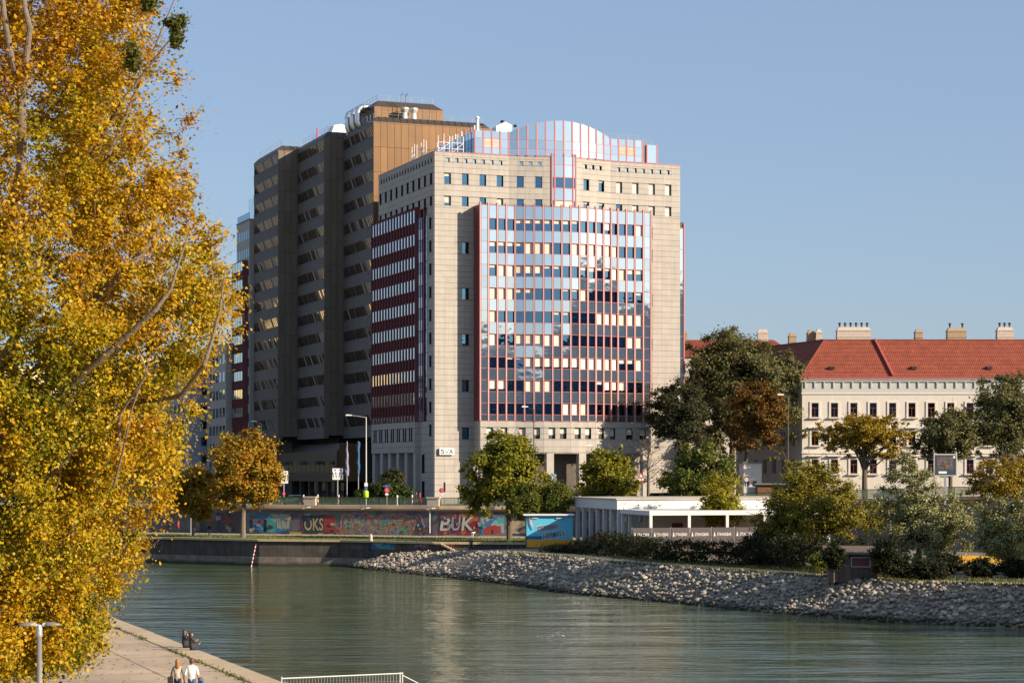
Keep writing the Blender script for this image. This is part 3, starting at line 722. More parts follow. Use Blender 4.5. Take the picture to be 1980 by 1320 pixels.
def window(parent, o, d, n, a0, a1, z0, z1, depth=0.3, glass='window_glass', reveal='shadow_gap', blind=0.0, front=0.10, name='window', bmat='blind'):
    """o,d,n plan frame as for clad(); the cell runs back from the cladding face"""
    c = Vector(o) + Vector(d)*((a0+a1)/2) + Vector(n)*front; ang = math.atan2(d[1], d[0])
    w = link(name, cell_mesh(glass, reveal), parent); w.location = (c.x, c.y, (z0+z1)/2); w.scale = (a1-a0, depth, z1-z0); w.rotation_euler = (0, 0, ang + rng.gauss(0, 0.0015))
    if blind > 0.03:
        h = (z1-z0)*blind; cb = c - Vector(n)*(depth*0.86)
        block('blind', parent, (cb.x, cb.y, z1 - h/2 - 0.02), ((a1-a0)*0.93, 0.03, h-0.04), bmat, ang)
    return w
_bl = [0, 0.0]
def rblind():
    if _bl[0] > 0 and rng.random() < 0.8: _bl[0] -= 1; return _bl[1]
    _bl[0] = rng.choice((1, 2, 2, 5)); _bl[1] = rblind1(); return _bl[1]
def rblind1():
    r = rng.random()
    if r < 0.34: return 0.0
    if r < 0.55: return rng.uniform(0.15, 0.4)
    if r < 0.72: return rng.uniform(0.5, 0.85)
    return 0.99

# plan of the front: stone plane y=0, bow between u=11.8 and 28.6 (radius 24.6)
BU0, BU1, BR = 11.8, 28.6, 24.6; BC = 20.2; BY = math.sqrt(BR**2 - 8.4**2)
def bow(u, base):
    return base - (math.sqrt(max(0.0, BR**2 - (u-BC)**2)) - BY)
ROOF = 52.5; CT = 44.5; CB = 12.4; PR = 2.8
# core (dark joint colour behind the slabs)
def bow_pts(base, n=12): return [(u, bow(u, base)) for u in [BU0 + (BU1-BU0)*k/n for k in range(n+1)]]
core = MB()
NX0, NX1 = 18.25, 22.15; NY = bow(NX0, 0)
core.prism([(0.5,0.5),(BU0,0.5),(NX0,NY+0.5),(NX1,NY+0.5),(BU1,0.5),(39.9,0.5),(39.9,27.1),(0.5,27.1)], 0, ROOF-0.35, 0, 1)
cp = [(6.3,0.04)] + [(6.3,-PR+0.45)] + [(BU0,-PR+0.45)] + bow_pts(-PR+0.45)[1:-1] + [(BU1,-PR+0.45),(34.1,-PR+0.45),(34.1,0.04)]
core.prism(cp, 7.8, CT-0.3, 0, 1)
core.prism([(-0.27,6.7),(0.06,6.7),(0.06,28.9),(-0.27,28.9)], 7.8, CT-0.3, 0, 1)
core.prism([(40.0,4.0),(43.0,4.0),(43.0,27),(40.3,27)], 0, CT-0.3, 0, 1)
core.build('core', ['stone_joint', 'roof_felt'], SVA)
# parapet cap
b = MB()
for p, q in (((0,0),(BU0,0)), ((BU0,0),(NX0,NY)), ((NX1,NY),(BU1,0)), ((BU1,0),(40.4,0)), ((0,27.6),(0,0)), ((40.4,0),(40.4,27.6)), ((40.4,27.6),(0,27.6))):
    p = Vector((*p,0)); q = Vector((*q,0)); dd = (q-p).normalized(); n = Vector((dd.y,-dd.x,0))
    b.obox((p+q)/2 - n*0.1 + Vector((0,0,ROOF-0.02)), (q-p)/2, n*0.25, (0,0,0.05))
b.build('parapet_cap', 'red_paint', SVA)

FR = ((0,0),(1,0),(0,-1))
# --- stone front, left pier + upper zone
def upper_windows(o, d, n, us, keep_us, length, side=False):
    """openings of the two upper storeys on one facet: returns holes and adds the windows"""
    holes = []
    for u in us:
        for zc, row in ((48.55, 0), (45.11, 1)):
            holes.append((u-0.52, u+0.52, zc-0.84, zc+0.84))
            window(SVA, o, d, n, u-0.52, u+0.52, zc-0.84, zc+0.84, 0.36, blind=(rblind() if not side else 0), glass='window_glass')
    for u in keep_us:
        holes.append((u-0.26, u+0.26, 50.95, 51.62)); window(SVA, o, d, n, u-0.26, u+0.26, 50.95, 51.62, 0.3, glass='panel_glass' if not side else 'window_glass')
    return holes
uA = [2.05, 4.85, 7.65, 10.4]; sA = [2.1 + 1.4*k for k in range(7)]
# left flat part
hol = upper_windows(*FR, uA, sA, BU0)
pierw = []
for z in (38.3, 31.42, 24.55, 17.68, 10.55):
    pierw.append((4.35, 5.4, z-0.86, z+0.86)); window(SVA, *FR, 4.35, 5.4, z-0.86, z+0.86, 0.4)
clad(*FR, BU0, CT, ROOF-0.06, hol, keep=1.3)
clad(*FR, 6.25, 0.0, CT, pierw, keep=1.2)
# right flat part
o2 = (BU1, 0); L2 = 40.4 - BU1
hol = upper_windows(o2, (1,0), (0,-1), [40.4-u-BU1 for u in uA], [40.4-u-BU1 for u in sA], L2)
clad(o2, (1,0), (0,-1), L2, CT, ROOF-0.06, hol, keep=1.3)
pw = []
for k, z in enumerate((41.8, 38.3, 34.9, 31.42, 28.0, 24.55, 21.1, 17.68)):
    if k % 2 == 1 or k == 0:
        pw.append((0.5, 1.5, z-0.86, z+0.86)); window(SVA, (34.15,0), (1,0), (0,-1), 0.5, 1.5, z-0.86, z+0.86, 0.4, blind=0.6)
clad((34.15,0), (1,0), (0,-1), 6.25, 0, CT, pw, keep=0.9)
# the two slanted facets of the bow
for o_, e_ in (((BU0,0),(NX0,NY)), ((NX1,NY),(BU1,0))):
    o_ = Vector(o_); e_ = Vector(e_); L_ = (e_-o_).length; d_ = (e_-o_)/L_; n_ = (d_.y, -d_.x)
    fr = [0.27, 0.70] if o_.x < 20 else [0.30, 0.73]; sf = [0.30, 0.51, 0.72] if o_.x < 20 else [0.28, 0.49, 0.70]
    hol = upper_windows(tuple(o_), tuple(d_), n_, [f*L_ for f in fr], [f*L_ for f in sf], L_)
    clad(tuple(o_), tuple(d_), n_, L_, CT-0.4, ROOF-0.06, hol, keep=1.3)
# --- left side
LF = ((0,27.6),(0,-1),(-1,0))                     # runs towards the corner so that it faces left
us = [27.6 - (1.3 + 2.8*k) for k in range(10)]; ss = [27.6 - (1.2 + 1.38*k) for k in range(19)]
hol = []
for u in us:
    for zc in (48.55, 45.11):
        hol.append((u-0.5, u+0.5, zc-0.84, zc+0.84)); window(SVA, *LF, u-0.5, u+0.5, zc-0.84, zc+0.84, 0.4)
for u in ss: hol.append((u-0.24, u+0.24, 50.95, 51.62)); window(SVA, *LF, u-0.24, u+0.24, 50.95, 51.62, 0.35)
clad(*LF, 27.6, CT, ROOF-0.06, hol, keep=0.35)
hol = []
for k in range(13):
    z = CB + 1.4 + PITCH*k - 2.8
    if z + 0.86 < CT: hol.append((1.0, 2.0, z-0.86, z+0.86)); window(SVA, (0,3.1), (0,-1), (-1,0), 1.0, 2.0, z-0.86, z+0.86, 0.45)
clad((0,3.1), (0,-1), (-1,0), 3.1, 0, CT, hol, keep=0.5)

# --- curtain walling: path points are column boundaries
def curtain(path, rows, prefix_blinds=True, fin_top=0.42, recess=0.42, edge_cols=(), z_top=CT, panel='panel_glass', tilt=0.004, fin=0.30, bfn=rblind, finm=('red_paint', 'pink_channel')):
    n = len(path) - 1
    nrm = []
    for i in range(n):
        dd = (Vector(path[i+1]) - Vector(path[i])).normalized(); nrm.append((dd, Vector((dd.y, -dd.x))))
    for z0, z1, kind in rows:
        for i in range(n):
            p, q = Vector(path[i]), Vector(path[i+1]); dd, nn_ = nrm[i]; L_ = (q-p).length; ang = math.atan2(dd.y, dd.x); c = (p+q)/2
            if kind == 'w' and i not in edge_cols:
                window(SVA, tuple(p), tuple(dd), tuple(nn_), fin/2-0.02, L_-fin/2+0.02, z0, z1, recess, reveal='dark_red', blind=(bfn() if prefix_blinds else 0), front=0.0)
            else:
                block('spandrel_panel', SVA, (c.x - nn_.x*0.03, c.y - nn_.y*0.03, (z0+z1)/2), (L_-fin+0.03, 0.06, z1-z0-0.05), panel, ang + rng.gauss(0, tilt), rng.gauss(0, tilt))
    # mullions: red channel with pale centre
    for i in range(n+1):
        p = Vector(path[i]); n1 = nrm[max(0, i-1)][1]; n2 = nrm[min(n-1, i)][1]; nn_ = (n1+n2).normalized(); dd = Vector((-nn_.y, nn_.x))
        m = MB(); z0, z1 = rows[0][0], rows[-1][1] + fin_top
        def bar(a0, a1, y0, y1, mi):
            cc = p + dd*((a0+a1)/2) + nn_*((y0+y1)/2); m.obox((cc.x, cc.y, (z0+z1)/2), (dd.x*(a1-a0)/2, dd.y*(a1-a0)/2, 0), (nn_.x*(y1-y0)/2, nn_.y*(y1-y0)/2, 0), (0,0,(z1-z0)/2), mi)
        f = fin/2
        bar(-f, -f+0.05, -recess, 0.12, 0); bar(f-0.05, f, -recess, 0.12, 0); bar(-f+0.05, f-0.05, -recess, 0.08, 1)
        m.build('mullion', list(finm), SVA)
    # transoms
    for z in sorted({round(r[0], 3) for r in rows} | {round(rows[-1][1], 3)}):
        m = MB()
        for i in range(n):
            p, q = Vector(path[i]), Vector(path[i+1]); dd, nn_ = nrm[i]; c = (p+q)/2 + nn_*0.0
            m.obox((c.x, c.y, z), (dd.x*(q-p).length/2, dd.y*(q-p).length/2, 0), (nn_.x*0.035, nn_.y*0.035, 0), (0,0,0.03))
        m.build('transom', 'red_paint', SVA)
rows = []; z = CB
rows.append((z, z+0.95, 'p')); z += 0.95
for k in range(9):
    rows.append((z, z+1.72, 'w')); z += 1.72
    h = 1.717 if k < 8 else CT - z
    rows.append((z, z+h, 'p')); z += h
bay = 1.42
path = [(6.25,-PR),(7.54,-PR)] + [(7.54+bay*k,-PR) for k in (1,2)]
phi = math.asin(8.4/BR)
path += [(BC + BR*math.sin(-phi + 2*phi*k/12), -PR - (BR*math.cos(-phi + 2*phi*k/12) - BY)) for k in range(13)]
path += [(BU1+bay*k,-PR) for k in (1,2,3)] + [(34.15,-PR)]
curtain(path, rows, edge_cols=(0, len(path)-2), recess=0.24, fin=0.26)
# returns of the bay
b = MB(); b.box(6.2,6.30,-PR+0.02,0.0,CB,CT+0.1); b.build('bay_return', 'dark_red', SVA); b = MB(); b.box(34.10,34.2,-PR+0.02,0.0,CB,CT+0.1); b.build('bay_return', 'dark_red', SVA)
b = MB()
pp = [(6.3,-PR+0.1)] + [(x, y+0.1) for x, y in bow_pts(-PR)] + [(34.1,-PR+0.1),(34.1,-0.02),(6.3,-0.02)]
b.prism(pp, CT-0.25, CT+0.12, 0); b.build('bay_roof', 'roof_felt', SVA)
b = MB()
for k in range(12): b.box(6.2,6.24,-PR+0.3+k*0.2,-PR+0.36+k*0.2,CB,CT+0.05)
b.build('return_ribs', 'red_paint', SVA)

# --- left wing with striped rows
wpath = [(-0.8, 28.95 - 1.49*k) for k in range(16)]
curtain(wpath, rows, prefix_blinds=False, edge_cols=(), recess=0.5, fin=0.34, finm=('dark_red', 'dark_red'))
b = MB(); b.box(-0.8,-0.02,6.5,6.56,CB,CT); b.build('wing_return', 'panel_glass', SVA)
for k in range(10):
    zz = CB + PITCH*k
    block('return_panel', SVA, (-0.41, 6.47, min(zz+1.6, CT-0.8)), (0.70, 0.05, 3.2 if zz < 42 else 1.2), 'panel_glass')
for y in (3.1, 4.85, 6.5):
    b = MB(); b.box(-0.12,0.05,y-0.09,y+0.09,CB,CT+0.4); b.build('mullion', 'red_paint', SVA)
for k in range(10):
    for a in (0, 1):
        y1 = 6.4 - 1.7*a
        for z0, z1, kind in ((CB+PITCH*k, CB+PITCH*k+1.7, 'p'), (CB+PITCH*k+1.7, CB+PITCH*k+3.4, 'w')):
            if z1 > CT: continue
            block('side_pane', SVA, (-0.02, y1-0.8, (z0+z1)/2), (0.05, 1.52, z1-z0-0.06), 'panel_glass' if (kind == 'p' and a == 0) else 'window_glass')
# right wing sliver
b = MB(); b.box(40.4,42.98,3.94,4.0,CB,CT-1.3); b.build('wing_return', 'panel_glass', SVA)
for zz in [CB + PITCH*k for k in range(10)]:
    b = MB(); b.box(40.4,43.05,3.88,3.95,zz-0.04,zz+0.04); b.build('transom', 'red_paint', SVA)
b = MB(); b.box(42.9,43.08,3.8,4.05,0,CT-0.6); b.build('mullion', 'red_paint', SVA)

# --- base under the bay: band with paired windows, loggia below
def base_seg(p, q, wins, name='w'):
    p = Vector(p); q = Vector(q); L_ = (q-p).length; dd = (q-p)/L_; n_ = (dd.y, -dd.x); hol = []
    for f in wins:
        a = f*L_; hol.append((a-0.52, a+0.52, 9.75, 11.4)); window(SVA, tuple(p), tuple(dd), n_, a-0.52, a+0.52, 9.75, 11.4, 0.4, blind=rng.uniform(0.5, 0.75))
    clad(tuple(p), tuple(dd), n_, L_, 7.7, CB-0.02, hol, keep=1.1)
bp = bow_pts(-PR+0.1, 4)
base_seg((6.25,-PR+0.1), (BU0,-PR+0.1), (0.27, 0.68)); 
for (p, q), w_ in zip(zip(bp, bp[1:]), ((0.25,0.75),(0.3,0.72),(0.28,0.7),(0.25,0.75))): base_seg(p, q, w_)
base_seg((BU1,-PR+0.1), (34.15,-PR+0.1), (0.35, 0.75))
clad((6.25,0), (0,-1), (-1,0), PR-0.1, 7.7, CB-0.02, (), keep=0.4)
# soffit, piers, inner wall
b = MB(); b.prism([(6.3,-0.05)] + [(6.3,-PR+0.2)] + [(x, y+0.2) for x, y in bow_pts(-PR)] + [(34.1,-PR+0.2),(34.1,-0.05)], 7.55, 7.7); b.build('soffit', 'stone', SVA)
for u in (6.9, 11.9, 17.0, 22.2, 27.4, 33.4):
    y = (bow(u, -PR) if BU0 < u < BU1 else -PR) + 0.65
    pier = link('pier', unit_mesh('stone'), SVA); pier.location = (u, y, 3.8); pier.scale = (1.15, 1.15, 7.6)
hol = []
for u in (8.2, 10.2, 13.3, 15.3, 18.4, 20.4, 23.6, 25.6, 28.8, 30.8): hol.append((u-6.25, u-5.0, 4.0, 6.6)); window(SVA, (6.25,-0.0), (1,0), (0,-1), u-6.25, u-5.0, 4.0, 6.6, 0.4)
clad((6.25,0), (1,0), (0,-1), 27.9, 0, 7.6, hol, keep=0.3)
for u in (9.2, 14.3, 19.4, 24.6, 29.8): block('entrance_glazing', SVA, (u, -0.15, 1.5), (3.4, 0.05, 3.0), 'window_glass')
# left side base
clad((-0.8,28.9), (0,-1), (-1,0), 22.3, 7.7, CB-0.02, [(a, a+0.62, 9.4, 11.4) for k in range(7) for a in (1.2+3.05*k, 2.2+3.05*k)], keep=0.3)
for k in range(7):
    for a in (1.2+3.05*k, 2.2+3.05*k): window(SVA, (-0.8,28.9), (0,-1), (-1,0), a, a+0.62, 9.4, 11.4, 0.45)
clad((-0.8,6.6), (1,0), (0,-1), 0.8, 0.0, CB-0.02, (), keep=0.3)
clad((0,6.6), (0,-1), (-1,0), 3.5, 0.0, CB-0.02, [(1.0,2.3,4.6,7.4),(1.0,2.3,1.0,3.4)], keep=0.2)
for z0, z1 in ((4.6,7.4),(1.0,3.4)): window(SVA, (0,6.6), (0,-1), (-1,0), 1.0, 2.3, z0, z1, 0.45)
for y in (7.2, 11.4, 15.6, 19.8, 24.0, 28.2): 
    pier = link('pier', unit_mesh('stone'), SVA); pier.location = (-0.2, y, 3.85); pier.scale = (1.1, 1.3, 7.7)
b = MB(); b.box(1.2,1.3,6.6,28.9,0,7.7); b.build('loggia_wall', 'stone', SVA)
for y in (9.3, 13.5, 17.7, 21.9, 26.1):
    block('loggia_window', SVA, (1.17, y, 5.6), (0.05, 1.3, 3.2), 'window_glass'); block('loggia_window', SVA, (1.17, y, 1.8), (0.05, 1.3, 2.2), 'window_glass')
flush_slabs(SVA)

# --- glass crown on the roof
def crown_top(u):
    if u < BU0 or u > BU1: return 56.0
    return 56.0 + 2.0 * max(0.0, math.cos((u-BC)/8.4*math.pi/2))**0.9
def crown_path():
    p = [(6.4 + 1.35*k, -0.02) for k in range(4)] + [(BC + BR*math.sin(-phi + 2*phi*k/12), -0.02 - (BR*math.cos(-phi + 2*phi*k/12) - BY)) for k in range(13)] + [(BU1 + 1.35*k, -0.02) for k in (1,2,3,4)]
    return p
cpth = crown_path(); bb = MB()
zr = [52.58, 53.55, 54.9]
for i in range(len(cpth)-1):
    p, q = Vector(cpth[i]), Vector(cpth[i+1]); dd = (q-p).normalized(); nn_ = Vector((dd.y,-dd.x)); c = (p+q)/2; ang = math.atan2(dd.y, dd.x); L_ = (q-p).length
    zt0, zt1 = crown_top(p.x), crown_top(q.x)
    for z0, z1 in ((zr[0], zr[1]), (zr[1], zr[2])):
        lou = (z0 == zr[1]) and i in (1, 2, len(cpth)-4, len(cpth)-3)
        if lou:
            for k in range(9): block('louvre', SVA, (c.x, c.y, z0+0.1+0.145*k), (L_-0.25, 0.10, 0.10), 'blind', ang, 0.5)
        else: block('crown_panel', SVA, (c.x, c.y, (z0+z1)/2), (L_-0.16, 0.07, z1-z0-0.05), 'panel_glass', ang + rng.gauss(0,0.004), rng.gauss(0,0.004))
    m = MB()                                          # top row: its upper edge follows the arch
    a = p + dd*0.08; e = q - dd*0.08; f_ = [(a.x,a.y,zr[2]+0.03),(e.x,e.y,zr[2]+0.03),(e.x,e.y,zt1),(a.x,a.y,zt0)]
    bk = [(x - nn_.x*0.07, y - nn_.y*0.07, zz) for x, y, zz in f_]
    m.raw(f_ + bk, [(0,1,2,3),(7,6,5,4),(3,2,6,7),(0,4,5,1),(1,5,6,2),(0,3,7,4)]); m.build('crown_panel', 'panel_glass', SVA)
for i, p in enumerate(cpth):
    m = MB(); z1 = crown_top(p[0]) + 0.12; m.box(p[0]-0.10, p[0]+0.10, p[1]-0.10, p[1]+0.06, ROOF, z1); m.build('mullion', 'red_paint', SVA)
for z in zr[1:]:
    m = MB()
    for p, q in zip(cpth, cpth[1:]):
        c = ((p[0]+q[0])/2, (p[1]+q[1])/2-0.02, z); m.obox(c, ((q[0]-p[0])/2, (q[1]-p[1])/2, 0), (0,0.05,0), (0,0,0.03))
    m.build('transom', 'red_paint', SVA)
# barrel roof + side walls behind the crown
m = MB()
A = [(p[0], p[1]+0.12, crown_top(p[0])-0.06) for p in cpth]; B = [(p[0], 19.0, crown_top(p[0])-0.06) for p in cpth]
n0 = len(m.v); m.v += A + B; k = len(A)
for i in range(k-1): m.f.append((n0+i, n0+i+1, n0+k+i+1, n0+k+i)); m.m.append(0)
m.box(6.5, 6.6, 0.1, 19.0, ROOF-0.3, 55.9, 1); m.box(33.9, 34.0, 0.1, 19, ROOF-0.3, 55.9, 1)
m.build('crown_roof', ['roof_felt', 'shadow_gap'], SVA)
for kk in range(13):
    y = 0.9 + 1.42*kk
    for z0, z1 in ((zr[0], zr[1]), (zr[1], zr[2]), (zr[2], 55.95)): block('crown_panel', SVA, (6.44, y, (z0+z1)/2), (0.06, 1.30, z1-z0-0.05), 'window_glass' if z0 < 54 else 'panel_glass')
    m = MB(); m.box(6.36,6.5,y-0.75,y-0.65,ROOF,56.75); m.build('mullion', 'red_paint' if kk % 2 else 'white_metal', SVA)
block('crown_panel', SVA, (35.6, -0.02, 54.0), (1.5, 0.07, 2.8), 'panel_glass')
for u in (34.75, 36.4): m = MB(); m.box(u-0.09,u+0.09,-0.1,0.06,ROOF,55.5); m.build('mullion', 'red_paint', SVA)
m = MB(); m.box(34.2,36.4,0.1,8,ROOF-0.3,55.3); m.build('roof_box', 'roof_felt', SVA)
# glass strip in the central notch
npath = [(NX0, NY-0.1), (NX0+0.45, NY-0.13), (20.2, NY-0.18), (NX1-0.45, NY-0.13), (NX1, NY-0.1)]
for i in range(4):
    p, q = Vector(npath[i]), Vector(npath[i+1]); c = (p+q)/2; ang = math.atan2(q.y-p.y, q.x-p.x); L_ = (q-p).length
    for z0, z1, kind in ((43.8,45.9,'w'),(45.9,47.75,'p'),(47.75,49.4,'w'),(49.4,51.3,'p'),(51.3,52.6,'p')):
        block('notch_pane', SVA, (c.x, c.y, (z0+z1)/2), (L_-0.12, 0.06, z1-z0-0.06), 'window_glass' if kind == 'w' else 'panel_glass', ang)
        if kind == 'w' and z0 < 45 and 0 < i < 3: block('blind', SVA, (c.x, c.y-0.05, 45.1), (L_-0.2, 0.03, 1.3), 'blind', ang)
for p in npath:
    m = MB(); m.box(p[0]-0.09,p[0]+0.09,p[1]-0.14,p[1]+0.1,43.8,53.0); m.build('mullion', 'red_paint', SVA)
for z in (45.9,47.75,49.4,51.3):
    m = MB(); m.box(NX0,NX1,NY-0.22,NY-0.1,z-0.05,z+0.05); m.build('transom', 'red_paint', SVA)

# --- roof furniture of this block
def rail(parent, line, h=1.0, r=0.022, step=2.0, matname='rail_grey', name='guard_rail'):
    m = MB()
    for A, C in zip(line, line[1:]):
        A = Vector(A); C = Vector(C); L_ = (C-A).length; n = max(1, round(L_/step))
        for hh in (h, h*0.5): m.tube([A+Vector((0,0,hh)), C+Vector((0,0,hh))], r, 5)
        for k in range(n+1): p = A.lerp(C, k/n); m.tube([p, p+Vector((0,0,h))], r, 5)
    return m.build(name, matname, parent)
rail(SVA, [(6.6,2.5,56.0),(11.6,2.5,56.0)], 1.0); rail(SVA, [(6.55,0.3,56.0),(6.55,18,56.0)], 0.8)
rail(SVA, [(28.8,1.5,56.0),(34.0,1.5,56.0)], 1.0); rail(SVA, [(34.2,1.0,55.3),(36.2,1.0,55.3)], 1.0)
fr_ = thing('antenna_frame', 'white steel antenna frames standing on the stone roof corner beside the glass crown', 'antenna', SVA.matrix_world @ Vector((0,0,0)), 0)
fr_.location = Vector((-11.55,308,SZ)) + Matrix.Rotation(TH,3,'Z') @ Vector((0,0,ROOF)); fr_.rotation_euler = (0,0,TH)
for x0, y0 in ((1.0,1.2),(3.2,1.2),(0.9,6.5),(0.9,11.0)):
    m = MB()
    for k in range(3):
        m.tube([(x0+0.9*k*(y0<2),y0+1.2*k*(y0>2),-0.3),(x0+0.9*k*(y0<2),y0+1.2*k*(y0>2),2.6+0.3*(k%2))], 0.06, 6)
    ex = Vector((1.8,0,0)) if y0 < 2 else Vector((0,2.4,0))
    for zz in (0.7, 1.6): m.tube([Vector((x0,y0,zz)), Vector((x0,y0,zz))+ex], 0.05, 6)
    m.tube([Vector((x0,y0,0.1)), Vector((x0,y0,1.6))+ex], 0.045, 6); m.tube([Vector((x0,y0,0)), Vector((x0+0.4,y0-0.4,0))], 0.08, 6)
    m.build('mast_frame', 'white_metal', fr_)
ac = thing('rooftop_ventilator', 'white ventilation unit showing above the left shoulder of the arched glass crown', 'ventilator')
ac.location = Vector((-11.55,308,SZ)) + Matrix.Rotation(TH,3,'Z') @ Vector((13.0,6.0,57.0)); ac.rotation_euler = (0,0,TH)
m = MB(); m.extrude_y([(-1.3,-1.2),(1.3,-1.2),(1.3,1.0),(0.2,1.45),(-1.3,0.7)], -1, 1); m.build('housing', 'white_metal', ac)
m = MB(); m.lathe([(0.2,0),(0.35,0.1),(0.35,0.3),(0.1,0.45)], (0.1,0,1.4)); m.lathe([(0.2,0),(0.3,0.1),(0.3,0.25),(0.1,0.4)], (2.2,0,0.9)); m.build('cowl', 'black', ac)
ch = thing('flue_pipe', 'slim white flue pipe beside the glass crown in front of the bronze tower', 'flue')
ch.location = Vector((-11.55,308,SZ)) + Matrix.Rotation(TH,3,'Z') @ Vector((7.4,1.6,56.0)); ch.rotation_euler = (0,0,TH)
m = MB(); m.lathe([(0.26,-0.6),(0.26,1.3),(0.2,1.35),(0.2,2.0),(0.32,2.02),(0.32,2.2),(0.12,2.4)], n=12); m.build('pipe', 'white_metal', ch)
# corner sign
sg = thing('wall_sign', 'white SVA sign board with a green tick for its V on the stone corner', 'sign')
sg.location = Vector((-11.55,308,SZ)) + Matrix.Rotation(TH,3,'Z') @ Vector((1.78,-0.42,7.85)); sg.rotation_euler = (0,0,TH)
m = MB(); m.box(-1.15,1.15,-0.14,0.14,-0.5,0.5); m.build('board', 'white', sg)
m = MB(); m.box(-1.1,1.1,0.14,0.34,-0.1,0.1); m.box(-0.9,-0.8,0.14,0.34,-0.4,0.4); m.box(0.8,0.9,0.14,0.34,-0.4,0.4); m.build('bracket', 'steel', sg)
m = MB(); add_text(m, 'S', (-0.66,-0.15,0), 0.7, w=0.64, offset=0.035); add_text(m, 'A', (0.66,-0.15,0), 0.7, w=0.70, offset=0.035); m.build('lettering', 'sva_grey', sg)
m = MB(); m.face([(-0.28,-0.15,0.12),(-0.13,-0.15,0.12),(0.0,-0.15,-0.12),(0.24,-0.15,0.36),(0.40,-0.15,0.36),(0.06,-0.15,-0.31),(-0.08,-0.15,-0.31)]); m.build('tick', 'sva_green', sg)
m = MB(); m.box(-0.2,-0.13,-0.155,-0.14,0.27,0.33); m.box(-0.08,-0.01,-0.155,-0.14,0.27,0.33); m.build('dots', 'sva_grey', sg)

# ------------------------------------------------------------------ bronze office tower behind (stepped in plan)
def place(o, u, v, z=0.0): 
    o.location = Vector((-11.55,308,SZ)) + Matrix.Rotation(TH,3,'Z') @ Vector((u,v,z)); o.rotation_euler = (0,0,TH); return o
TW = thing('office_tower', 'tall dark bronze office tower with stepped facades behind the pale office block', 'tower', (-11.55,308,SZ), TH)
TT = 62.3; TB = 11.0; FLH = 3.66
steps = [(1.0, 34.0, 51.5, 21.5), (-2.4, 51.5, 69.3, 18.0), (-5.9, 69.3, 87.3, 14.5)]   # plane u, v from, v to, right edge
b = MB()
for u0, v0, v1, u1 in steps: b.prism([(u0+0.75,v0+0.1),(u1-0.1,v0+0.1),(u1-0.1,v1-0.02),(u0+0.75,v1-0.02)], TB, TT, 0)
for u0, v0, v1, u1 in steps: b.prism([(u0+3.2,v0+2.4),(u1-1,v0+2.4),(u1-1,v1-0.02),(u0+3.2,v1-0.02)], 0, TB, 0)
b.build('core', 'shadow_gap', TW)
NF = 14
def tower_facade(u0, v0, v1):
    npane = 18; L_ = v1 - v0
    for k in range(NF):
        z1 = TT - 0.55 - FLH*k; zw = z1 - 1.75                       # window band z..z1, spandrel below to the next band
        zs = z1 - FLH
        m = MB(); m.box(u0, u0+0.8, v0, v1, zs, zw)                  # spandrel with upright ribs
        for j in range(24): y = v0 + (j+0.5)*L_/24; m.box(u0-0.05, u0+0.02, y-0.05, y+0.05, zs+0.05, zw-0.05)
        m.box(u0-0.08, u0+0.02, v0, v1, zw-0.12, zw)
        m.build('spandrel', 'spandrel_metal', TW)
        g = MB(); w = L_/npane
        for j in range(npane):
            y0 = v0 + j*w; pier_ = (j % 6 == 5)
            if pier_: g.face([(u0+0.60,y0+w,zw),(u0+0.60,y0-0.13,zw),(u0+0.02,y0-0.13,z1),(u0+0.02,y0+w,z1)], 1); continue
            rr_ = random.Random(k*100+j+int(v0)); dt = rr_.uniform(-0.03, 0.03)
            a0, a1 = y0+0.13, y0+w-0.13
            glint = rr_.random() < (0.62 if j < 5 else 0.16 if v0 < 69 else 0.40) * (1.0 - 0.035*k)  # panes given the painted reflection tone, mostly at the near end and higher up
            g.face([(u0+0.66+dt,a1,zw),(u0+0.66+dt,a0,zw),(u0+0.06,a0,z1),(u0+0.06,a1,z1)], 2 if glint else 0)
            c0, c1 = max(y0-0.13, v0+0.03), y0+0.13; g.face([(u0+0.64,c1,zw),(u0+0.64,c0,zw),(u0+0.04,c0,z1),(u0+0.04,c1,z1)], 1)
        g.box(u0+0.05,u0+0.78,v1-0.12,v1-0.02,zw,z1,1); g.build('window_band', ['bronze_glass', 'bronze_dark', 'pane_glint'], TW)
    m = MB(); m.box(u0, u0+0.8, v0, v1, TT-0.55, TT); m.build('spandrel', 'spandrel_metal', TW)
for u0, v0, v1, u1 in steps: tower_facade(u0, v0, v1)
# front-facing bronze panels: the gold end and the two narrow piers, these in the shade-toned copy
def panel_grid(u0, u1, v, cols, z0, z1, rowh, name='bronze_panel', pm='bronze_panel'):
    w = (u1-u0)/cols; n = max(1, round((z1-z0)/rowh)); h = (z1-z0)/n
    for c in range(cols):
        for r in range(n): block(name, TW, (u0+(c+0.5)*w, v-0.03, z0+(r+0.5)*h), (w-0.05, 0.10, h-0.05), pm)
    m = MB(); m.box(u0, u1, v+0.02, v+0.12, z0, z1); m.build('panel_backing', 'shadow_gap', TW)
panel_grid(1.0, 21.5, 34.0, 17, TT-16.5, TT, 4.12)
m = MB(); m.box(1.0, 21.5, 33.92, 34.1, 0, TT-16.52); m.build('lower_cladding', 'bronze_panel', TW)
panel_grid(-2.4, 1.05, 51.5, 3, TB, TT, FLH, pm='bronze_shaded'); panel_grid(-5.9, -2.35, 69.3, 3, TB, TT, FLH, pm='bronze_shaded')
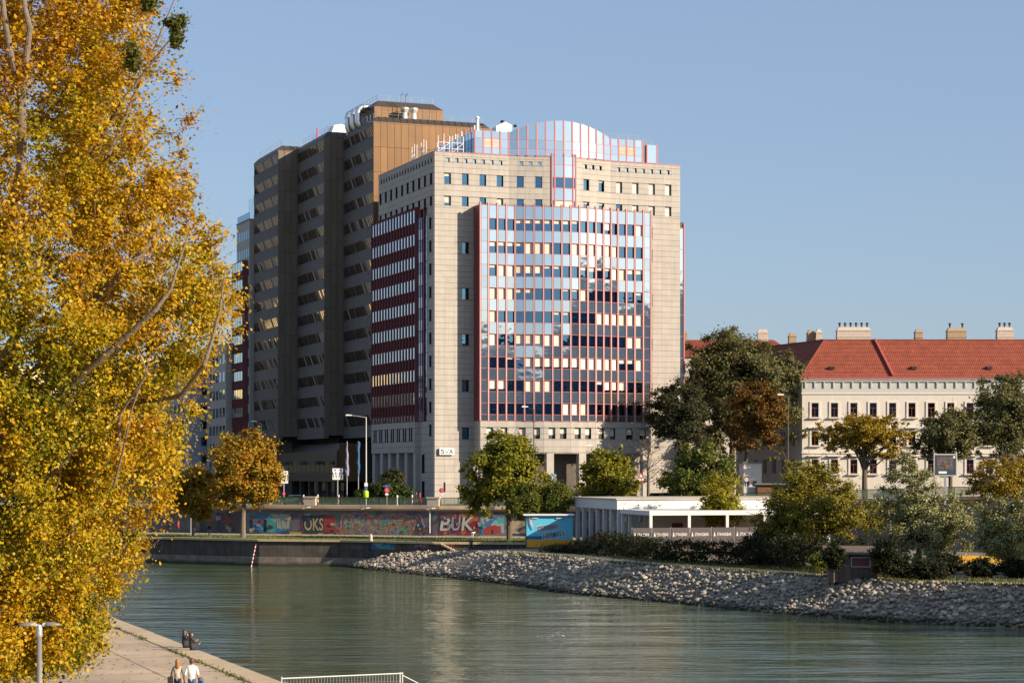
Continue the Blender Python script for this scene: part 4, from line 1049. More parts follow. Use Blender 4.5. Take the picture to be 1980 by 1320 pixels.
# chamfered roof edge
for u0, v0, v1, u1 in steps:
    m = MB(); z0, z1 = TT, TT + 1.0; i = 0.9
    lo = [(u0-0.06,v0-0.08),(u1,v0-0.08),(u1,v1),(u0-0.06,v1)]; hi = [(u0+i,v0+i),(u1-i,v0+i),(u1-i,v1),(u0+i,v1)]
    n = len(m.v); m.v += [(x,y,z0) for x,y in lo] + [(x,y,z1) for x,y in hi]
    for a in range(4): c = (a+1) % 4; m.f.append((n+a,n+c,n+4+c,n+4+a)); m.m.append(0)
    m.f.append((n+4,n+5,n+6,n+7)); m.m.append(0)
    nr = int((u1-u0)/1.2)
    for k in range(1, nr):
        x = u0 + (u1-u0)*k/nr; m.obox((x, v0+0.40, z0+0.53), (0.03,0,0), (0,0.47,0.5), (0,-0.03,0.03))
    m.build('roof_edge', 'bronze_dark', TW)
    m = MB(); m.box(u0-0.08, u1, v0-0.12, v0-0.02, TT-0.16, TT+0.02); m.build('edge_strip', 'bronze_panel', TW)
    rail(TW, [(u0+0.9,v1,TT+1.0),(u0+0.9,v0+0.9,TT+1.0),(u1-1,v0+0.9,TT+1.0)], 0.9, 0.02, 1.8)
# penthouse
PU0, PU1, PV0, PV1 = 3.0, 15.2, 40.0, 50.0
for c in range(10):
    w = (PU1-PU0)/10; block('bronze_panel', TW, (PU0+(c+0.5)*w, PV0-0.02, TT+2.3), (w-0.05, 0.1, 2.7), 'bronze_panel')
m = MB(); m.box(PU0+0.05, PU1-0.05, PV0+0.05, PV1, TT+0.9, TT+3.7); m.build('penthouse_wall', 'bronze_dark', TW)
m = MB(); lo = [(PU0,PV0-0.1),(PU1,PV0-0.1),(PU1,PV1),(PU0,PV1)]; hi = [(PU0+0.9,PV0+0.9),(PU1-1.5,PV0+0.9),(PU1-1.5,PV1),(PU0+0.9,PV1)]
m.v += [(x,y,TT+3.65) for x,y in lo] + [(x,y,TT+4.75) for x,y in hi]
for a in range(4): c = (a+1) % 4; m.f.append((a,c,4+c,4+a)); m.m.append(0)
m.f.append((4,5,6,7)); m.m.append(0); m.build('penthouse_roof', 'bronze_dark', TW)
rail(TW, [(PU0+0.9,PV1,TT+4.75),(PU0+0.9,PV0+0.9,TT+4.75),(PU1-1.5,PV0+0.9,TT+4.75)], 0.9, 0.03, 1.8)
# plinth podium with slanted glass roof and entrance
m = MB(); m.extrude_y([(-3.0,3.1),(4.0,3.1),(4.0,9.6),(-1.4,9.6),(-3.0,8.2)], 41.7, 86.0); m.build('podium', 'bronze_dark', TW)
m = MB()
for k in range(14):
    y = 43 + 3.0*k; m.box(-3.06,-2.98,y,y+2.6,4.6,6.6)
m.build('podium_glazing', 'bronze_glass', TW)
for k in range(8): block('podium_column', TW, (-2.2, 43.5+5.8*k, 1.55), (0.7,0.7,3.1), 'bronze_dark')
for k in range(7): block('entrance_glazing', TW, (-0.6, 46.2+5.8*k, 1.5), (0.06,4.6,2.9), 'bronze_glass')
m = MB(); m.box(-2.6,1.0,41.6,41.72,3.2,9.5); m.build('podium_end', 'bronze_panel', TW)
# silver ducts on the roof
for k in range(3):
    y = 43.5 + 3.0*k; d_ = thing('air_duct', ['silver curved air duct on the tower roof, nearest the penthouse', 'middle one of the silver curved air ducts on the tower roof', 'silver curved air duct on the tower roof, farthest from the penthouse'][k], 'duct', group='curved ducts on the tower roof')
    place(d_, 0, 0, TT)
    m = MB(); pts = [(3.4,y,3.4)]
    for a in range(7): t = a/6*math.pi/2; pts.append((1.0 - 1.0*math.sin(t) , y, 2.4 + 1.0*math.cos(t)))
    pts.append((0.0+0.0,y,0.9)); pts.append((0.25,y,0.3)); pts.append((0.9,y,-0.2+0.9*0))
    m.tube([(p[0]+1.2, p[1], p[2]+0.6) for p in pts], 0.52, 14); m.build('duct', 'duct_metal', d_, True)
    m = MB()
    for q in (1, 4, 7): 
        p = pts[q]; r = pts[q+1]; c = Vector((p[0]+1.2,p[1],p[2]+0.6)); n_ = (Vector(r)-Vector(p)).normalized(); m.tube([c-n_*0.05, c+n_*0.05], 0.58, 14)
    m.build('collar', 'galvanised', d_)
pl = thing('roof_plant', 'white roof machinery with a red mast on the middle roof step of the tower', 'machinery'); place(pl, 0, 60, TT+0.9)
m = MB(); m.box(0,3.5,0,8,0,0.8); m.build('base', 'white_metal', pl); m = MB(); m.extrude_y([(0.4,0.8),(3,0.8),(3,1.9),(2.2,2.3),(0.8,2.0)], -3.5,-0.5); m.build('cabin', 'white', pl)
m = MB(); m.tube([(0.4,6,0.6),(0.4,6,3.0)], 0.12, 6); m.build('mast', 'sign_red', pl)
hs = thing('roof_hoist', 'two grey funnel ducts on a red base in front of the tower penthouse', 'duct'); place(hs, 8.6, 38.4, TT+0.95)
m = MB(); m.box(-1.6,1.6,-0.5,0.5,0,0.55); m.build('base', 'dark_red', hs)
for x in (-0.75, 0.85):
    m = MB(); m.lathe([(0.5,0.55),(0.45,1.6),(0.72,2.2),(0.72,2.45)], (x,0,0), 10); m.build('funnel', 'galvanised', hs)
m = MB()
for x in (-1.3,-0.5): m.tube([(x,0.3,0.5),(x,0.3,4.6),(x+0.15,0.1,4.9),(x+0.3,-0.1,4.5)], 0.05, 5)
m.build('ladder_hoop', 'dark_red', hs)

# ------------------------------------------------------------------ further block at left, same family of buildings
B3 = thing('office_building', 'stone office wing with red and white stripes behind the dark tower at left', 'building', (-11.55,308,SZ), TH)
b = MB(); b.prism([(-6.5,88.2),(14,88.2),(14,98.5),(-6.5,98.5)], 0, ROOF-0.5, 0); b.prism([(-8.4,99.5),(8,99.5),(8,116),(-8.4,116)], 0, 29.5, 0); b.build('core', 'stone', B3)
for k in range(14):
    for a in range(7):
        y = 89.0 + 1.4*a; z = ROOF - 3.2 - PITCH*k
        if z > 3: block('window', B3, (-6.52, y, z), (0.08, 0.62, 1.7), 'window_glass')
m = MB(); m.box(-7.3,-6.5,89.5,99.0,CB,CT); m.build('wing_core', 'dark_red', B3)
for k in range(10):
    for a in range(7):
        z = CB + 0.95 + 1.72 + PITCH*k
        if z + 1.7 < CT: block('stripe_panel', B3, (-7.50, 90.2+1.32*a, z+0.85), (0.10, 0.95, 1.72), 'panel_glass')
for k in range(12):
    m = MB(); m.box(-7.44,-7.3,89.5+1.32*k*0.6,89.6+1.32*k*0.6,CB,CT); m.build('mullion', 'dark_red', B3)
for k in range(8):
    for a in range(5): block('window', B3, (-8.42, 101+2.9*a, 26.5-PITCH*k), (0.08, 1.6, 1.8), 'window_glass')
m = MB(); m.box(-6.6,13.9,88.3,98.5,ROOF-0.5,ROOF-0.3); m.build('roof', 'roof_felt', B3)
for k in range(7): block('glass_rail', B3, (-6.45, 89.0+1.4*k, ROOF+0.3), (0.05,1.3,1.3), 'window_glass')
m = MB(); m.box(-4.8,10,90,96,ROOF-0.4,ROOF+4.2); m.build('roof_box', 'panel_glass', B3)
ap = thing('apartment_block', 'pale blue grey apartment block with dark windows at the left, half behind the poplar', 'building', (-11.55,308,SZ), TH)
b = MB(); b.prism([(-11.5,118),(8,118),(8,175),(-11.5,175)], 0, 27.5); b.build('wall', 'apartment_blue', ap)
b = MB(); b.prism([(-11.9,117.6),(8.4,117.6),(8.4,175.4),(-11.9,175.4)], 27.5, 28.2); b.build('roof', 'roof_felt', ap)
for k in range(7):
    for a in range(14): block('window', ap, (-11.52, 120+3.9*a, 4+3.4*k), (0.1, 1.5, 1.7), 'window_glass')
    for a in range(4): block('window', ap, (-8.5+4.2*a, 117.98, 4+3.4*k), (1.4, 0.1, 1.7), 'window_glass')

# ------------------------------------------------------------------ house with the red tiled roof
def make_tiles():
    m, nt, p = new_mat('roof_tile'); N = nt.nodes.new; L = nt.links.new
    tc = N('ShaderNodeTexCoord'); mp = N('ShaderNodeMapping'); L(tc.outputs['UV'], mp.inputs[0])
    br = N('ShaderNodeTexBrick'); br.inputs['Scale'].default_value = 1.0; br.inputs['Brick Width'].default_value = 0.30; br.inputs['Row Height'].default_value = 0.36
    br.inputs['Mortar Size'].default_value = 0.05; br.inputs['Color1'].default_value = (0.36,0.078,0.038,1); br.inputs['Color2'].default_value = (0.42,0.115,0.052,1); br.inputs['Mortar'].default_value = (0.16,0.03,0.02,1)
    L(mp.outputs[0], br.inputs['Vector'])
    geo = N('ShaderNodeNewGeometry'); nz = N('ShaderNodeTexNoise'); nz.inputs['Scale'].default_value = 0.7; nz.inputs['Detail'].default_value = 6; L(geo.outputs['Position'], nz.inputs['Vector'])
    mr = N('ShaderNodeMapRange'); mr.inputs[1].default_value = 0.3; mr.inputs[2].default_value = 0.7; mr.inputs[3].default_value = 0.82; mr.inputs[4].default_value = 1.15; L(nz.outputs[0], mr.inputs[0])
    vm = N('ShaderNodeVectorMath'); vm.operation = 'SCALE'; L(br.outputs[0], vm.inputs[0]); L(mr.outputs[0], vm.inputs['Scale']); L(vm.outputs[0], p.inputs['Base Color'])
    bp = N('ShaderNodeBump'); bp.inputs['Strength'].default_value = 0.7; bp.inputs['Distance'].default_value = 0.03; bp.invert = True; L(br.outputs['Fac'], bp.inputs['Height']); L(bp.outputs[0], p.inputs['Normal'])
    p.inputs['Roughness'].default_value = 0.8
make_tiles()
def tile_roof(name, quads, parent, step=0.36):
    """each slope as overlapping courses: real steps, tiles within a course from the material"""
    me_v, me_f, uvs = [], [], []
    for A, B, C, D in quads:                       # A,B eaves left/right, C,D ridge right/left
        A, B, C, D = map(Vector, (A, B, C, D)); H = ((C+D)/2 - (A+B)/2).length; n = int(H/step)
        nrm = (B-A).cross(D-A).normalized()
        for k in range(n):
            t0, t1 = k/n, (k+1)/n
            p0, p1, p2, p3 = A.lerp(D,t0)+nrm*0.07, B.lerp(C,t0)+nrm*0.07, B.lerp(C,t1)+nrm*0.02, A.lerp(D,t1)+nrm*0.02
            q0, q1 = A.lerp(D,t0)-nrm*0.01, B.lerp(C,t0)-nrm*0.01
            b0 = len(me_v); me_v += [p0,p1,p2,p3,q0,q1]; me_f += [(b0,b0+1,b0+2,b0+3),(b0+4,b0+5,b0+1,b0)]
            e = (B-A).normalized(); off = 0.11*(k%2)
            u = [(x-A).dot(e)+off for x in (p0,p1,p2,p3)]
            uvs += [(u[0],k*step),(u[1],k*step),(u[2],(k+1)*step),(u[3],(k+1)*step),(u[0],k*step),(u[1],k*step),(u[1],k*step),(u[0],k*step)]
    me = bpy.data.meshes.new(name); me.from_pydata([tuple(v) for v in me_v], [], me_f); me.materials.append(MATS['roof_tile'])
    ul = me.uv_layers.new(name='UVMap'); ul.data.foreach_set('uv', [c for q in uvs for c in q]); return link(name, me, parent)
def chimney(parent, x, y, z0, w, d, h, matname='chimney_plaster', pots=0, cap=True):
    m = MB(); m.box(x-w/2,x+w/2,y-d/2,y+d/2,z0-1.5,z0+h*0.72)
    m.box(x-w/2-0.08,x+w/2+0.08,y-d/2-0.08,y+d/2+0.08,z0+h*0.30,z0+h*0.36); m.box(x-w/2-0.08,x+w/2+0.08,y-d/2-0.08,y+d/2+0.08,z0+h*0.72,z0+h*0.78)
    if cap:
        n = len(m.v); m.v += [(x-w/2,y-d/2,z0+h*0.78),(x+w/2,y-d/2,z0+h*0.78),(x+w/2,y+d/2,z0+h*0.78),(x-w/2,y+d/2,z0+h*0.78),(x-w/2+0.25,y-d/2+0.25,z0+h),(x+w/2-0.25,y-d/2+0.25,z0+h),(x+w/2-0.25,y+d/2-0.25,z0+h),(x-w/2+0.25,y+d/2-0.25,z0+h)]
        for a in range(4): c = (a+1)%4; m.f.append((n+a,n+c,n+4+c,n+4+a)); m.m.append(0)
        m.f.append((n+4,n+5,n+6,n+7)); m.m.append(0)
    o = m.build('chimney', matname, parent)
    if pots:
        m = MB()
        for k in range(pots):
            px_ = x - w/2 + 0.5 + (w-1.0)*k/max(1,pots-1); m.lathe([(0.14,0),(0.14,0.5),(0.24,0.55),(0.24,0.72),(0.1,0.8)], (px_,y,z0+h-0.05), 8)
        m.build('chimney_pot', 'black', o)
    return o
HS = thing('house', 'long cream house with red tiled roof and chimneys at right', 'house', (wx(1551,330), 330, SZ))
HL = 62.0; HE = 19.7; HR = 26.2; HW = 14.0
LW = Vector((-math.sin(TH), math.cos(TH), 0))      # the left wing runs back along this line
P0 = Vector((0,0,0)); P1 = LW*23; inner = Vector((HW*1.02, HW, 0))
b = MB(); b.prism([(0,0),(HL,0),(HL,HW),(HW,HW),(HW+P1.x,P1.y),(P1.x,P1.y)], 0, HE-0.1); b.build('wall', 'plaster', HS)
# cornice with brackets and panels, string courses
m = MB(); m.box(-0.25,HL,-0.30,0.2,HE-0.55,HE-0.25); m.box(-0.12,HL,-0.14,0.2,HE-2.55,HE-2.30); m.box(-0.35,HL,-0.5,0.2,HE-0.25,HE+0.0); m.build('cornice', 'plaster_trim', HS)
m = MB(); m.box(-0.05,HL,-0.06,0.2,HE-2.30,HE-0.55); m.build('frieze', 'frieze_grey', HS)
for k in range(int(HL/1.5)):
    block('bracket', HS, (0.5+1.5*k, -0.14, HE-1.05), (0.20,0.18,0.95), 'frieze_grey')
m = MB(); m.box(-0.4,HL,-0.62,-0.35,HE-0.05,HE+0.28); m.build('gutter', 'gutter_red', HS)
m = MB(); m.box(-0.1,HL,-0.18,0.1,HE-12.0,HE-11.7); m.build('string_course', 'plaster_trim', HS)
def _hm(name, mats_, fn):
    m = MB(); fn(m); return m.mesh(name, mats_)
HWW, HWH = 1.12, 2.25
hm_frame = _hm('window', ['window_frame_red'], lambda m: m.box(-HWW/2,HWW/2,-0.03,0.03,-HWH/2,HWH/2))
hm_top = _hm('pane', ['house_glass'], lambda m: m.box(-HWW/2+0.1,HWW/2-0.1,-0.065,-0.03,HWH*0.18,HWH*0.45))
hm_low = _hm('pane', ['house_glass'], lambda m: m.box(-0.19,0.19,-0.065,-0.03,-HWH*0.45,HWH*0.12))
hm_sur = _hm('surround', ['plaster_trim'], lambda m: (m.box(-HWW/2-0.3,-HWW/2,-0.12,0.02,-HWH/2,HWH/2+0.22), m.box(HWW/2,HWW/2+0.3,-0.12,0.02,-HWH/2,HWH/2+0.22), m.box(-HWW/2,HWW/2,-0.12,0.02,HWH/2,HWH/2+0.22)))
def house_window(x, z, ped=False):
    wr = link('window', hm_frame, HS); wr.location = (x, 0, z)
    link('pane', hm_top, wr)
    for sx in (-0.265, 0.265): o = link('pane', hm_low, wr); o.location = (sx, 0, 0)
    link('surround', hm_sur, wr)
    block('sill', wr, (0, -0.22, -HWH/2-0.14), (HWW+0.85, 0.42, 0.20), 'plaster_trim')
    if ped: block('window_hood', wr, (0, -0.30, HWH/2+0.55), (HWW+1.2, 0.60, 0.16), 'plaster_trim')
for k in range(19):
    x = 2.05 + 3.09*k
    if x > HL - 2: break
    for z, pd in ((HE-5.05, False), (HE-9.55, True), (HE-14.05, True)): house_window(x, z, ped=pd)
sw = LW.cross(Vector((0,0,1)))
for k in range(5):
    for z in (HE-5.05, HE-9.55, HE-14.05):
        p = LW*(3+3.2*k); block('side_window', HS, (p.x, p.y, z), (1.1,0.12,2.2), 'window_frame_red', math.atan2(LW.y, LW.x))
# roof: front slope, hip to the wing, wing slope facing left, back slopes
R0 = Vector((-0.35,-0.45,HE+0.1)); RF = Vector((HL,-0.45,HE+0.1)); rid0 = Vector((4.6,7.0,HR)); rid1 = Vector((HL,7.0,HR))
wl0 = R0.copy(); wl1 = R0 + LW*23; wr0 = rid0; wr1 = rid0 + LW*19
tile_roof('roof_slope', [(R0, RF, rid1, rid0)], HS); tile_roof('roof_slope', [(wl1, wl0, wr0, wr1)], HS)
tile_roof('roof_slope', [(Vector((HL,14.5,HE)), Vector((10,14.5,HE)), rid0, rid1)], HS, 0.8)
tile_roof('roof_slope', [(rid0 + Vector((6,6,HE-HR)), rid0 + Vector((6,6,HE-HR)) + LW*19, wr1, wr0)], HS, 0.8)
m = MB(); m.tube([R0+Vector((0,0,0.08)), rid0+Vector((0,0,0.08))], 0.16, 6); m.build('hip_tiles', 'roof_tile', HS)
m = MB(); m.tube([rid0, rid1], 0.16, 6); m.tube([rid0, wr1], 0.16, 6); m.build('ridge_tiles', 'roof_tile', HS)
# fire wall strip running down the slope
fx = wx(1697,335)-wx(1551,330); nrm = (RF-R0).cross(rid0-R0).normalized()
a = R0.lerp(RF, (fx+1.3)/HL); a.x = fx+1.55; c = Vector((fx-0.15,7.0,HR)); m = MB(); dirv = (c-a)
m.obox((a+c)/2 + nrm*0.22, dirv/2*0.985, dirv.cross(nrm).normalized()*0.17, nrm*0.22); m.build('fire_wall', 'gutter_red', HS)
def slope_pt(px, py_frac): 
    t = py_frac; x = wx(px, 331+6*t)-wx(1551,330); p = Vector((x, -0.45+7.45*t, HE+0.1+(HR-HE-0.1)*t)); return p
for px_ in (1606, 1764, 1909):
    p = slope_pt(px_, 0.22); m = MB(); m.box(p.x-0.42,p.x+0.42,p.y-0.45,p.y+0.5,p.z+0.0,p.z+0.42); m.build('roof_hatch', 'shadow_gap', HS)
for (px0,px1,top,py0,mt,pots) in ((1617,1682,631,657,'chimney_plaster',6),(1768,1782,634,656,'chimney_brick',0),(1830,1866,630,655,'chimney_brick',2),(1926,1957,629,655,'chimney_plaster',3)):
    Yc = 338.5; x = (wx((px0+px1)/2, Yc))-wx(1551,330); chimney(HS, x, 8.2, HR-0.2, (px1-px0)/F*Yc, 1.3, (py0-top)/F*Yc+0.2, mt, pots)
for k, (px0,px1,top) in enumerate(((1562,1576,637),(1578,1590,636),(1526,1540,643))):
    dist = (7,6.2,15)[k]; p = rid0 + LW*dist; Yc = 330+p.y; zt = wz(top, Yc)-SZ; x = wx((px0+px1)/2, Yc)-wx(1551,330); chimney(HS, x, p.y+0.8, HR-0.2, (px1-px0)/F*Yc, 1.6, zt-HR+0.2, 'chimney_brick' if k != 1 else 'chimney_plaster')
# second house glimpsed between the office block and the dark tree
H2 = thing('house', 'red roofed house glimpsed between the office block and the tall dark tree', 'house', (wx(1318,390), 390, SZ))
h2t = wz(690,390)-SZ
b = MB(); b.prism([(-8,0),(22,0),(22,12),(-8,12)], 0, h2t); b.build('wall', 'plaster', H2)
tile_roof('roof_slope', [(Vector((-8.4,-0.4,h2t)), Vector((22.4,-0.4,h2t)), Vector((18,6,h2t+3.6)), Vector((-8,6,h2t+3.6)))], H2)
chimney(H2, 0.7, 6, h2t+2.8, 1.6, 1.2, 2.6, 'chimney_brick'); chimney(H2, 16, 6, h2t+2.8, 2.0, 1.2, 2.8, 'chimney_plaster')
for k in range(4):
    for x in (0.2, 3.4, 6.6, 9.8): block('window', H2, (x, -0.02, h2t-2.2-3.6*k), (1.1,0.1,1.9), 'window_frame_red')
# small white house and brown kiosk beside the tree trunk
SH = thing('small_house', 'low pale house with two small windows behind the street railing at right', 'house', (wx(1438,300), 300, SZ))
b = MB(); b.prism([(0,0),(2.6,0),(2.6,6),(0,6)], 0, wz(895,300)-SZ); b.build('wall', 'plaster', SH)
for x in (0.55, 1.6): block('window', SH, (x,-0.02,3.1), (0.5,0.08,0.75), 'shadow_gap')
m = MB(); m.box(-0.2,2.8,-0.2,6.2,wz(895,300)-SZ,wz(895,300)-SZ+0.2); m.build('roof', 'roof_felt', SH)
tr = thing('truck_box', 'plain white box trailer standing in front of the low pale house', 'trailer', (wx(1461,296), 296, SZ))
b = MB(); b.prism([(-1.1,0),(0.9,0),(0.9,2),(-1.1,2)], 0.7, 2.7); b.build('box', 'white', tr); b = MB(); b.box(-1.0,0.8,0.2,0.5,0.25,0.7); b.build('underframe', 'black', tr)
for x in (-0.7,0.5):
    m = MB(); m.tube([(x,0.0,0.3),(x,0.25,0.3)], 0.3, 12); m.build('wheel', 'rubber', tr)
KI = thing('kiosk', 'brown kiosk with a flat dark roof beside the low pale house', 'kiosk', (wx(1484,292), 292, SZ))
b = MB(); b.prism([(-1.4,0),(2.2,0),(2.2,3),(-1.4,3)], 0, 3.0); b.build('wall', 'kiosk_brown', KI); b = MB(); b.prism([(-1.8,-0.4),(2.6,-0.4),(2.6,3.4),(-1.8,3.4)], 3.0, 3.2); b.build('roof', 'roof_felt', KI)
block('counter', KI, (0.4,-0.1,1.3), (2.4,0.2,0.12), 'kiosk_brown')

# ------------------------------------------------------------------ buildings outside the frame that the glass mirrors
def city_block(label, x, y, w, d, h, rz, matname, rowsn, cols, cat='building'):
    r = thing('office_building', label, cat, (x, y, 3.0), rz)
    b = MB(); b.prism([(-w/2,-d/2),(w/2,-d/2),(w/2,d/2),(-w/2,d/2)], 0, h); b.prism([(-w*0.3,-d*0.3),(w*0.3,-d*0.3),(w*0.3,d*0.3),(-w*0.3,d*0.3)], h, h+3.5); b.build('wall', matname, r)
    g = MB()
    for k in range(rowsn):
        z = 3 + (h-5)*k/rowsn
        for a in range(cols):
            xx = -w/2 + w*(a+0.5)/cols; g.box(xx-w/cols*0.3, xx+w/cols*0.3, d/2-0.1, d/2+0.05, z, z+1.9)
    stuff(g.build('windows', 'window_glass', r)); return r
for k, (az, h) in enumerate(((-92,38),(-85,42),(-78,37),(-71,44),(-64,41),(-57,49),(-50.5,46),(-44,58),(-37,66),(-30,63),(-23,70),(-16,64),(-9,67),(-2,60),(5,52))):
    D = 330 if az > -66 else 460; a = R(az); w = D*R(6.9)
    city_block('dark office tower across the canal, outside the frame, mirrored in the glass front', 10+D*math.cos(a), 312+D*math.sin(a), w, 22, h, a + math.pi/2, 'tower_reflect', 14, 8)['group'] = 'towers across the canal'
c = Vector((-30,312)) + Vector((-0.63,0.776))*150
for off, h in ((-40,27),(-8,30),(26,28),(60,31)):
    sv = Vector((0.776,0.63)); cc = c + sv*off; city_block('sunlit cream town house behind the yellow poplar at the far left', cc.x, cc.y, 32, 12, h, math.atan2(-0.776,0.63)-math.pi/2, 'cream_reflect', 6, 9)['group'] = 'cream town houses'

# ------------------------------------------------------------------ trees
leaf_mat('leaf_plane', [(0.30,0.115,0.012),(0.42,0.20,0.015),(0.38,0.24,0.02),(0.20,0.19,0.02),(0.34,0.13,0.02)], 0.45, 0.35)
leaf_mat('leaf_olive', [(0.075,0.10,0.014),(0.16,0.175,0.018),(0.27,0.25,0.024),(0.20,0.19,0.024),(0.35,0.25,0.024)], 0.45, 0.4)
leaf_mat('leaf_green', [(0.045,0.075,0.014),(0.09,0.125,0.022),(0.16,0.175,0.03),(0.24,0.21,0.03)], 0.4, 0.5)
leaf_mat('leaf_lime', [(0.14,0.16,0.015),(0.26,0.25,0.02),(0.40,0.32,0.025),(0.30,0.24,0.02)], 0.4, 0.5)
leaf_mat('leaf_dark', [(0.075,0.085,0.036),(0.125,0.13,0.05),(0.20,0.185,0.065),(0.16,0.135,0.055)], 0.4, 0.4)
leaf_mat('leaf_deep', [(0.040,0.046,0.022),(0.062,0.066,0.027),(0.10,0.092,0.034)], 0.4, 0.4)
leaf_mat('leaf_rust', [(0.14,0.075,0.018),(0.22,0.105,0.018),(0.17,0.10,0.022),(0.10,0.07,0.02)], 0.4, 0.5)
leaf_mat('leaf_gold', [(0.30,0.19,0.015),(0.40,0.25,0.02),(0.20,0.18,0.02),(0.36,0.20,0.015)], 0.45, 0.5)
leaf_mat('leaf_silver', [(0.10,0.12,0.03),(0.26,0.26,0.10),(0.20,0.20,0.03),(0.52,0.51,0.36),(0.30,0.26,0.03)], 0.2, 0.5, 0.2, 0.4)
leaf_mat('leaf_bush', [(0.17,0.135,0.022),(0.29,0.24,0.03),(0.20,0.20,0.03),(0.36,0.24,0.03)], 0.4, 0.5)
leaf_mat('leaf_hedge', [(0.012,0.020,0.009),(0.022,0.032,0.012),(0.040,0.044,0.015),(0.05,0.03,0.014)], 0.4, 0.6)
leaf_mat('leaf_juniper', [(0.030,0.055,0.016),(0.06,0.09,0.02),(0.09,0.115,0.03)], 0.4, 0.8)
leaf_mat('leaf_mistletoe', [(0.05,0.065,0.012),(0.11,0.12,0.02),(0.17,0.15,0.03)], 0.3, 0.8)
def poplar_leaf():
    """turning poplar: greener low down and in patches, orange on the upper and outer sprays"""
    m = leaf_mat('leaf_poplar', [(0.098,0.115,0.008),(0.215,0.20,0.012),(0.42,0.315,0.014),(0.57,0.37,0.016),(0.50,0.26,0.014),(0.34,0.14,0.012)], 0.55, 0.28, 0.38, 0.42)
    nt = m.node_tree; N = nt.nodes.new; L = nt.links.new
    geo = N('ShaderNodeNewGeometry'); sx = N('ShaderNodeSeparateXYZ'); L(geo.outputs['Position'], sx.inputs[0])
    mr = N('ShaderNodeMapRange'); mr.inputs[1].default_value = 7; mr.inputs[2].default_value = 26; mr.inputs[3].default_value = -0.13; mr.inputs[4].default_value = 0.13; L(sx.outputs[2], mr.inputs[0])
    cr = next(n for n in nt.nodes if n.type == 'VALTORGB'); src = cr.inputs[0].links[0].from_socket
    ad = N('ShaderNodeMath'); ad.operation = 'ADD'; L(src, ad.inputs[0]); L(mr.outputs[0], ad.inputs[1]); L(ad.outputs[0], cr.inputs[0])
poplar_leaf()

def leaves_mesh(name, centers, radii, counts, size, matname, out_from=None, flat=0.75, seed=1):
    r = np.random.default_rng(seed); n = int(np.sum(counts)); idx = np.repeat(np.arange(len(centers)), counts)
    C = np.asarray(centers)[idx]; Rr = np.asarray(radii)[idx]
    d = r.normal(size=(n,3)); d /= np.linalg.norm(d, axis=1)[:,None]
    rad = np.minimum(np.abs(r.normal(0, 0.62, n)) + 0.05, 1.7)
    P = C + d*(Rr*rad)[:,None]*np.array([1,1,flat])
    o = P - (np.asarray(out_from) if out_from is not None else C); o /= (np.linalg.norm(o, axis=1)[:,None]+1e-6)
    nn_ = o*0.6 + r.normal(size=(n,3))*0.6 + np.array([0,0,0.35]); nn_ /= np.linalg.norm(nn_, axis=1)[:,None]
    t = np.cross(nn_, r.normal(size=(n,3))); t /= np.linalg.norm(t, axis=1)[:,None]; b_ = np.cross(nn_, t)
    s = size*r.uniform(0.5, 1.5, n)[:,None]
    v = np.stack([P - t*s*0.5, P + b_*s*0.40 - t*s*0.05 + nn_*s*0.08, P + t*s*0.6, P - b_*s*0.40 - t*s*0.05 + nn_*s*0.08], 1).reshape(-1,3)
    me = bpy.data.meshes.new(name); me.vertices.add(len(v)); me.vertices.foreach_set('co', v.ravel().astype(np.float32))
    me.loops.add(n*4); me.loops.foreach_set('vertex_index', np.arange(n*4, dtype=np.int32))
    me.polygons.add(n); me.polygons.foreach_set('loop_start', np.arange(0, n*4, 4, dtype=np.int32)); me.polygons.foreach_set('loop_total', np.full(n, 4, dtype=np.int32))
    me.materials.append(MATS[matname]); me.update(calc_edges=True); me.validate(); return me

def limb(mb, a, b, r0, r1, bend, r, n=6, sides=6):
    a = Vector(a); b = Vector(b); L_ = (b-a).length; side = Vector((r.uniform(-1,1), r.uniform(-1,1), r.uniform(-0.2,0.6)))
    pts = []; rad = []
    for k in range(n+1):
        t = k/n; p = a.lerp(b, t) + side*math.sin(t*math.pi)*bend*L_ + Vector((r.uniform(-1,1), r.uniform(-1,1), r.uniform(-1,1)))*0.012*L_*(0<k<n)
        pts.append(p); rad.append(r0+(r1-r0)*t)
    mb.tube(pts, rad, sides); return pts

